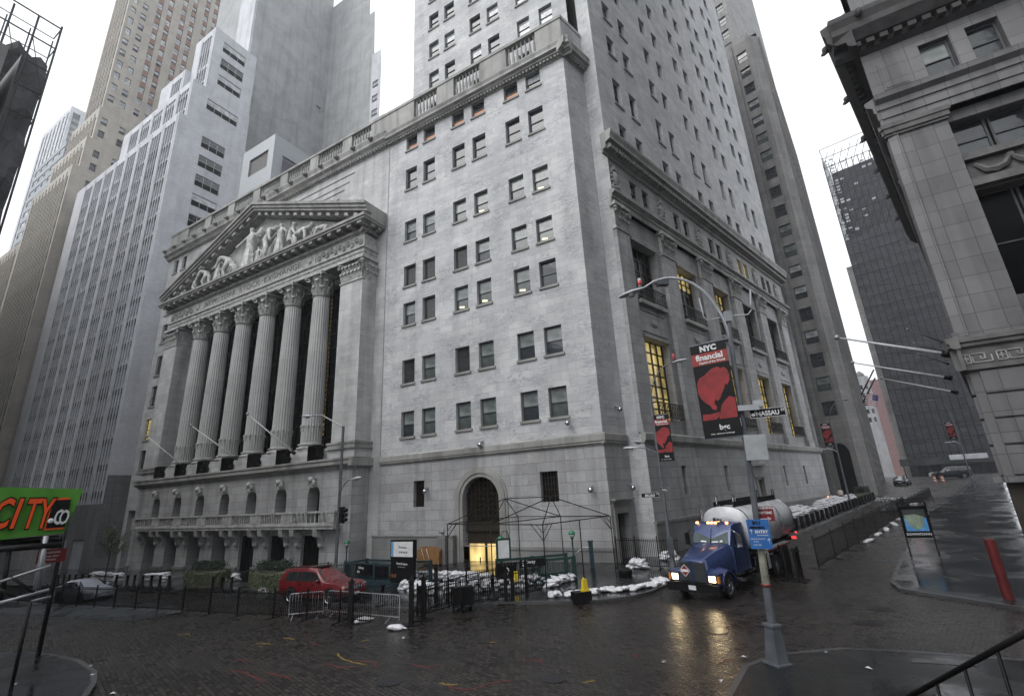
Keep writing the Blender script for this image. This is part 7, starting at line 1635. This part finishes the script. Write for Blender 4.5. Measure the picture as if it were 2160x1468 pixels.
# tank
g = MB(); n = 26; X_ = [(-3.02,.55),(-3.08,.88),(-3.2,1.0),(-9.55,1.0),(-9.75,.92),(-9.95,.6),(-10.0,.1)]
def ell(x, s): return [(x, s*1.26*math.copysign(abs(math.cos(a))**.8, math.cos(a)), 2.52+s*1.12*math.copysign(abs(math.sin(a))**.85, math.sin(a))) for a in [2*PI*k/n for k in range(n)]]
R = [ell(x, s) for x, s in X_]
for a, b in zip(R, R[1:]):
    for k in range(n): g.face([a[k], a[(k+1)%n], b[(k+1)%n], b[k]], 0, smooth=True)
g.face(R[0], 0); g.face(R[-1][::-1], 0); tank = T('tank', g, M['tankm'])
g = MB()
for x in (-3.25,-5.4,-7.5,-9.5):
    P = ell(x, 1.012); g.tube(P+[P[0]], .025, 5)
T('tank_band', g, M['chromeb'], tank)
g = MB(); g.box(-9.4,-3.4,-.55,-.50,3.5,3.85); g.box(-9.4,-3.4,.50,.55,3.5,3.85); g.box(-9.4,-3.4,-.5,.5,3.58,3.62)
for x in (-4.4,-5.9,-7.4,-8.7): g.lathe([(.24,3.6),(.24,3.74),(.1,3.8)], (x,0,0), 10)
T('walkway', g, M['under'], tank)
g = MB()
for x in (-3.55,-9.3):
    for y in (-.45,.45): g.tube([(x,y,3.5),(x,y,4.05),(x-.15,y,4.15),(x-.3,y,4.05),(x-.3,y,3.6)], .035, 6)
T('grab_rail', g, M['chromeb'], tank)
g = MB(); g.box(-10.0,-3.0,-.45,.45,.85,1.35); g.box(-9.7,-3.2,-.9,.9,1.3,1.5); T('chassis', g, M['under'])
g = MB(); g.box(-4.6,-3.1,.7,1.22,.55,1.25); T('fuel_tank', g, M['chromeb']); g = MB(); g.box(-2.9,-1.5,.85,1.2,.45,.6); g.box(-2.8,-1.7,.8,1.15,.75,.85); T('step', g, M['chromeb'])
g = MB(); g.box(-5.0,-4.7,.5,1.2,.5,1.3); g.box(-8.2,-4.9,.95,1.22,1.35,1.42); g.box(-8.2,-5.0,-1.22,-.95,1.35,1.42); T('side_cabinet', g, M['tankm'])
g = MB(); g.box(-8.1,-4.95,1.16,1.25,1.28,1.36); 
T('reflective_strip', g, M['signred'])
for s in (-1, 1):
    wheel(TK, 0, s*1.02, .50, .28, s, .62, 8, rimmat=M['rim'])
    for x in (-5.78,-7.08): wheel(TK, x, s*.98, .50, .5, s, .62, 8, rimmat=M['rim'])
g = MB(); g.box(-10.05,-10.0,.8,1.05,1.3,1.45); g.box(-10.05,-10.0,-1.05,-.8,1.3,1.45); g.sphere((-9.7,1.2,1.7), .06, 6, 4); T('tail_light', g, M['tail'])
# the headlamps light the wet street
for s in (-1, 1):
    l = bpy.data.lights.new('headlamp', 'SPOT'); l.energy = 30; l.color = (1,.78,.45); l.spot_size = math.radians(75); l.spot_blend = .8; l.shadow_soft_size = .12
    lo = bpy.data.objects.new('headlamp_beam', l); link(lo, TK); lo.location = (1.12, s*.9, .92); lo.rotation_euler = (0, math.radians(-78), 0)
# ---------------- traffic drums, far signs
for k, (w_, n__) in enumerate(((92,5.5),(92,6.6))):
    p = pl(FW.P(w_, n__+2.5, 0)); o = tag(empty('traffic_drum', p), ['orange and white striped traffic drum left of the far car','second striped traffic drum, nearer the far car'][k], 'traffic drum'); g = MB()
    for j in range(5): g.lathe([(.3-.02*j,.22*j),(.28-.02*j,.22*j+.22)], (0,0,0), 12, j % 2)
    solo('drum', g, [plain('drum_orange', (.5,.12,.03), .5), M['signwhite']], parent=o)
# ---------------- person
PP = pl(FW.P(46, 3.0, 0), .12)
SK_ = M['skin'] = plain('skin', (.40,.24,.17), .55, 0, .1)
PE = tag(empty('person', PP, AW+PI*.5), 'person in a white shirt and brown trousers walking away beside the far sandbags', 'person')
Bn = pose('stand'); Bn.update(el=(.27,.02,1.18),hl=(.26,.12,.95),er=(-.27,.0,1.18),hr=(-.26,.1,.95),kl=(.1,.12,.48),fl=(.1,.02,.06),tl=(.1,.18,.03),kr=(-.1,.0,.48),fr=(-.1,-.22,.1),tr=(-.1,-.08,.03))
body = figure(Bn, RAD, 'body', PE, (0,0,0), (0,0,0), SK_, 1.0)
g = MB(); g.lathe([(.2,.95),(.22,1.1),(.25,1.35),(.2,1.48),(.08,1.54)], (0,0,0), 14)
for s in (-1, 1): g.tube([(s*.2,0,1.44),(s*.26,.01,1.28)], [.1,.085], 8)
solo('shirt', g, plain('white_shirt', (.66,.6,.58), .7), parent=PE)
g = MB(); g.lathe([(.17,.82),(.19,.98)], (0,0,0), 12); g.tube([(.1,0,.92),(.11,.12,.5),(.1,.03,.12)], [.12,.095,.08], 10); g.tube([(-.1,0,.92),(-.11,.0,.5),(-.1,-.2,.15)], [.12,.095,.08], 10); solo('trousers', g, plain('brown_trousers', (.16,.09,.05), .8), parent=PE)
g = MB(); g.sphere((0,-.01,1.74), (.115,.125,.12), 10, 8); solo('hair', g, M['black'], parent=PE)
for s in (-1, 1):      # five separate fingers on each hand
    g = MB(); hx = s*.26; g.sphere((hx,.12,.92), (.03,.045,.05), 8, 6)
    for k in range(4): y = .09+.02*k; L_ = (.065,.08,.085,.07)[k]; g.tube([(hx,y,.89),(hx,y+.004,.89-L_*.6),(hx-s*.012,y+.01,.89-L_)], [.0095,.0085,.0075], 6)
    g.tube([(hx,.155,.93),(hx-s*.005,.175,.895),(hx-s*.01,.178,.87)], [.011,.010,.008], 6); solo('hand', g, SK_, parent=PE)
o = tag(empty('lantern', PP+NW*-1.2+WD*-1.0), 'small orange warning lamp on the far pavement beside the person', 'lamp'); g = MB(); g.box(-.2,.2,-.1,.1,0,.7); solo('stand', g, M['wood'], parent=o); g = MB(); g.sphere((0,0,.8), .12, 8, 6); solo('lamp', g, emit('orange_lamp', (1,.4,.15), 1.6), parent=o)
# flags above the far pavement
for (bx, by), (tx, ty), l in (((1815,860),(1846,797),'dark flagpole with an American flag on the limestone skyscraper'),((1812,842),(1843,780),'bare dark flagpole beside the American flag')):
    a = EYE+ray(bx, by).normalized()*128; b = EYE+ray(tx, ty).normalized()*131; o = tag(empty('flagpole', a), l, 'flagpole'); g = MB(); g.tube([(0,0,0), tuple(b-a)], .16, 6); solo('pole', g, M['black'], parent=o)
a = EYE+ray(1826,830).normalized()*129; r_ = CX.copy(); r_.z = 0; o = tag(empty('flag', a), 'American flag hanging from a pole over the far pavement', 'flag'); ff = Fr(a, r_, Vector((-r_.y*-1, -r_.x, 0)) if 0 else Vector((r_.y,-r_.x,0))); g = MB(ff)
for k in range(13):
    for j in range(6):
        w0 = lambda t: .25*math.sin(t*6); x0, x1 = .45*j-.2*k*.3, .45*(j+1)-.2*k*.3
        g.face([(x0-.0,w0(j/6),-.19*k-.5*j/6),(x1,w0((j+1)/6),-.19*k-.5*(j+1)/6),(x1,w0((j+1)/6),-.19*k-.19-.5*(j+1)/6),(x0,w0(j/6),-.19*k-.19-.5*j/6)][::-1], 2 if (k < 7 and j > 2) else k % 2)
part('cloth', g, [plain('flag_red', (.3,.03,.04), .8), M['signwhite'], plain('flag_blue', (.03,.04,.16), .8)], o)
# ---------------- scaffold shed with the green banner at the left
def vpole(px_b, z1, r, nm, mat, z0=0): p = at(*px_b); g = MB(); g.tube([(p.x,p.y,p.z+z0),(p.x,p.y,z1)], r, 8); part(nm, g, [mat], SH); return p
S0 = at(80,1392,.12); SH = tag(empty('sidewalk_scaffold', S0), 'dark scaffold frame with pale braces at the left edge under the green banner', 'scaffold')
p1 = at(80,1384,.12); d = ray(147,1098); zt = H+d.z*(p1.xy.length/d.xy.length); g = MB(); g.tube([p1, (p1.x,p1.y,zt)], .075, 8); part('pole', g, [M['black']], SH)
p2 = at(24,1450,.12); d = ray(66,1268); zt = H+d.z*(p2.xy.length/d.xy.length); g = MB(); g.tube([p2, (p2.x,p2.y,zt)], .05, 8); part('pole', g, [M['black']], SH)
def rayp(x, y, D): d = ray(x, y); return EYE+d*(D/d.xy.length)
for (a, b, D, r, mt) in (((2,1270),(20,1160),27,.07,'black'),((80,1240),(97,1130),27,.09,'galv'),((72,1250),(92,1135),27.5,.06,'galv'),((-5,1228),(108,1192),26,.045,'galv'),((-5,1272),(104,1243),26,.06,'galv'),((66,1268),(108,1258),25,.05,'galvp'),((20,1213),(75,1252),26,.05,'black'),((-5,1240),(40,1262),26,.05,'black'),((-30,1160),(130,1148),27,.12,'black'),((-30,1150),(135,1138),28.5,.10,'black')):
    g = MB(); g.tube([rayp(*a, D), rayp(*b, D)], r, 8); part('tube', g, [M[mt]], SH)
g = MB(); c0, c1 = rayp(-40,1146,27), rayp(128,1132,27); v = (c1-c0); v.z = 0
dpt = Vector((v.y,-v.x,0)).normalized()*-3; 
if dpt.y < 0: dpt = -dpt
g.face([c0, c1, c1+dpt, c0+dpt]); g.face([c0+Vector((0,0,.1)), c0+dpt+Vector((0,0,.1)), c1+dpt+Vector((0,0,.1)), c1+Vector((0,0,.1))]); part('deck', g, [M['under']], SH)
# banner cloth
M['bgreen'] = plain('banner_green', (.075,.27,.022), .55, 0, .12, 2); M['borange'] = emit('banner_orange', (0,0,0), 0, (.78,.085,.01))
Q = [rayp(-190,1158,20), rayp(134,1124,20), rayp(146,1032,20), rayp(-190,1024,20)]
SB = tag(empty('site_banner', Q[0].lerp(Q[1],.5)), 'bright green banner with large orange letters CITY on the scaffold at the left edge', 'banner')
u = (Q[1]-Q[0]); u.z = 0; Lb = u.length; u.normalize(); nn = Vector((u.y,-u.x,0)); nn = nn if nn.dot(EYE-Q[0]) > 0 else -nn
fb_ = Fr(Vector((Q[1].x,Q[1].y,0)), u, nn); zb0, zb1 = Q[1].z, Q[2].z; zl0, zl1 = Q[0].z, Q[3].z
g = MB(fb_); n = 40
for i in range(n):
    for j in range(6):
        def q(a, b): s = a/n; t = b/6; z = (zl0*(1-s)+zb0*s)*(1-t)+(zl1*(1-s)+zb1*s)*t; return (-Lb*(1-s)+.25*s*t, .05*math.sin(a*.6+b*.9)*(1-abs(t-.5)), z)
        g.face([q(i+1,j), q(i,j), q(i,j+1), q(i+1,j+1)], 0, smooth=True)
part('cloth', g, [M['bgreen']], SB)
hgt_ = zb1-zb0; zc = (zb0+zb1)/2
fr2 = Fr(fb_.P(0,.09,0), u, nn)
def bt(tx, s, size, mat, d, zz, bold, shear, sxs=1.0): return text('lettering', tx, size, mat, fr2, s, d, zz, SB, .004, bold, shear, sxs=sxs)
def sx(x, y): P0 = fr2.P(0,0,0); r = ray(x, y); p = EYE+r*((P0-EYE).dot(nn)/r.dot(nn)); return (p-P0).dot(u), p.z
def glyph(tx, xc, y0, y1, wpx, sh_):
    s0, za = sx(xc, y1); s1, zb_ = sx(xc, y0); sl, _ = sx(xc-wpx/2, (y0+y1)/2); sr, _ = sx(xc+wpx/2, (y0+y1)/2)
    cap = zb_-za; size = cap/.70; k = (sr-sl)/(size*(.62 if tx != 'I' else .26))
    for mt, d, bo in ((M['signblack'],.0,.06),(M['borange'] if tx in 'CITY' else M['signwhite'],.025,.02)): text('lettering', tx, size, mt, fr2, (sl+sr)/2, d, (za+zb_)/2, SB, .004, bo, sh_, sxs=k)
for tx, xc, w_ in (('C',2,34),('I',31,17),('T',63,30),('Y',92,27)): glyph(tx, xc, 1056, 1117, w_, .18)
def par(pts, d, mi): g.face([(sx(x,y)[0], d, sx(x,y)[1]) for x, y in pts][::-1], mi)
g = MB(fr2); par([(92,1118),(112,1051),(148,1049),(134,1115)], .0, 0); par([(96,1114),(114,1055),(150,1053),(136,1111)], .012, 1); part('panel', g, [M['borange'], M['signblack']], SB)
g = MB(fr2); s0, z0 = sx(107,1098); g.sphere((s0,.03,z0), (.07,.02,.07), 8, 6); part('lettering', g, [M['signwhite']], SB)
for tx, xc, w_ in (('c',122,12),('o',135,12)):
    s0, z0 = sx(xc,1085); text('lettering', tx, .9, M['signwhite'], fr2, s0, .03, z0, SB, .004, .0, .15, sxs=.5)
def drw(o, f):
    for k, tx in enumerate(('WARNING','Keep clear','Notice')): text('lettering', tx, .1, M['signwhite'], f, 0, .006, .13-.13*k, o, .002, .001)
sign('notice_sign', 'sign', 'small dark red notice hanging in the scaffold at the left', rayp(109,1172,27.5), (EYE-rayp(109,1172,27.5)).normalized()*Vector((1,1,0)), .85, .5, [M['signred']], drw)
# ---------------- handrail in front of the camera
HR = tag(empty('handrail', rayp(2060,1420,3.2)), 'thin dark iron handrail with balusters in the bottom right corner', 'handrail')
A_, B2_ = rayp(2230,1298,2.75), rayp(1900,1478,3.6); g = MB(); g.tube([A_, B2_], .012, 8); part('rail', g, [M['black']], HR)
for t in (.1,.3,.5,.7,.9): 
    p = A_.lerp(B2_, t); g = MB(); g.tube([p, Vector((p.x,p.y,p.z-1.05))], .007, 6); part('baluster', g, [M['black']], HR)
RL = random.Random(2)
for x, y in ((238,1462),(1745,1385),(1570,1385),(1520,1435),(850,1345),(1400,1395),(190,1412),(193,1432),(1835,1420),(30,1452)):
    p = at(x, y, .012 if x > 1500 or x < 200 else .012); 
    if 1600 < x or x < 200: p.z += .12
    g = MB(); s = .04+.05*RL.random(); g.face([(-s,-s*.5,0),(s,-s*.7,.02),(s*.8,s*.6,.005),(-s*.7,s*.5,.025)]); tag(solo('litter', g, M['plate'], p, RL.random()*3), 'pale scrap of litter lying on the wet ground', 'litter', 'litter scraps on the wet ground')
g = MB(); g.box(-420, 420, -200, 620, -4.6, 216)
m_ = bpy.data.materials.new('wet_air'); m_.use_nodes = True; n_ = m_.node_tree; n_.nodes.remove(n_.nodes['Principled BSDF']); v_ = n_.nodes.new('ShaderNodeVolumePrincipled')
v_.inputs['Density'].default_value = .00045; v_.inputs['Color'].default_value = (.93,.95,1,1); v_.inputs['Anisotropy'].default_value = .2; n_.links.new(v_.outputs[0], n_.nodes['Material Output'].inputs['Volume'])
tag(part('haze', g, [m_]), kind='stuff', label='thin rainy haze filling the street canyon', cat='haze')
# ================================================================== world, light, camera
w = bpy.data.worlds.new('World'); bpy.context.scene.world = w; w.use_nodes = True
nt = w.node_tree; bg = nt.nodes['Background']; N = nt.nodes.new
sky = N('ShaderNodeTexSky'); sky.sky_type = 'NISHITA'; sky.sun_disc = False; sky.sun_elevation = math.radians(52); sky.sun_rotation = math.radians(20); sky.air_density = 1.2; sky.dust_density = 6
hs_ = N('ShaderNodeHueSaturation'); hs_.inputs['Saturation'].default_value = .12; nt.links.new(sky.outputs[0], hs_.inputs['Color'])
mx = mixc(nt, .82, hs_.outputs[0], (9.3,9.6,10.0))
nt.links.new(mx, bg.inputs['Color']); bg.inputs['Strength'].default_value = SKY
sun = bpy.data.lights.new('Sun', 'SUN'); sun.energy = 1.0; sun.angle = math.radians(45); sun.color = (1,.98,.95)
so = bpy.data.objects.new('Sun', sun); C.objects.link(so)
sd = Vector((-.74,-.67,1.15)).normalized(); so.rotation_euler = sd.to_track_quat('Z','Y').to_euler()
sky.sun_elevation = math.asin(sd.z); sky.sun_rotation = math.atan2(sd.x, sd.y)
cam = bpy.data.cameras.new('Camera'); cam.sensor_width = 36; cam.lens = FPX/2160*36; cam.clip_start = .05; cam.clip_end = 3000
co = bpy.data.objects.new('Camera', cam); C.objects.link(co)
co.matrix_world = Matrix(((CX.x,CY.x,-CF.x,EYE.x),(CX.y,CY.y,-CF.y,EYE.y),(CX.z,CY.z,-CF.z,EYE.z),(0,0,0,1)))
sc = bpy.context.scene; sc.camera = co
sc.view_settings.view_transform = 'Standard'; sc.view_settings.look = 'None'; sc.view_settings.exposure = EXPO; sc.view_settings.gamma = 1
sc.cycles.max_bounces = 4; sc.cycles.diffuse_bounces = 3; sc.cycles.glossy_bounces = 2; sc.cycles.volume_bounces = 0; sc.cycles.sample_clamp_indirect = 6
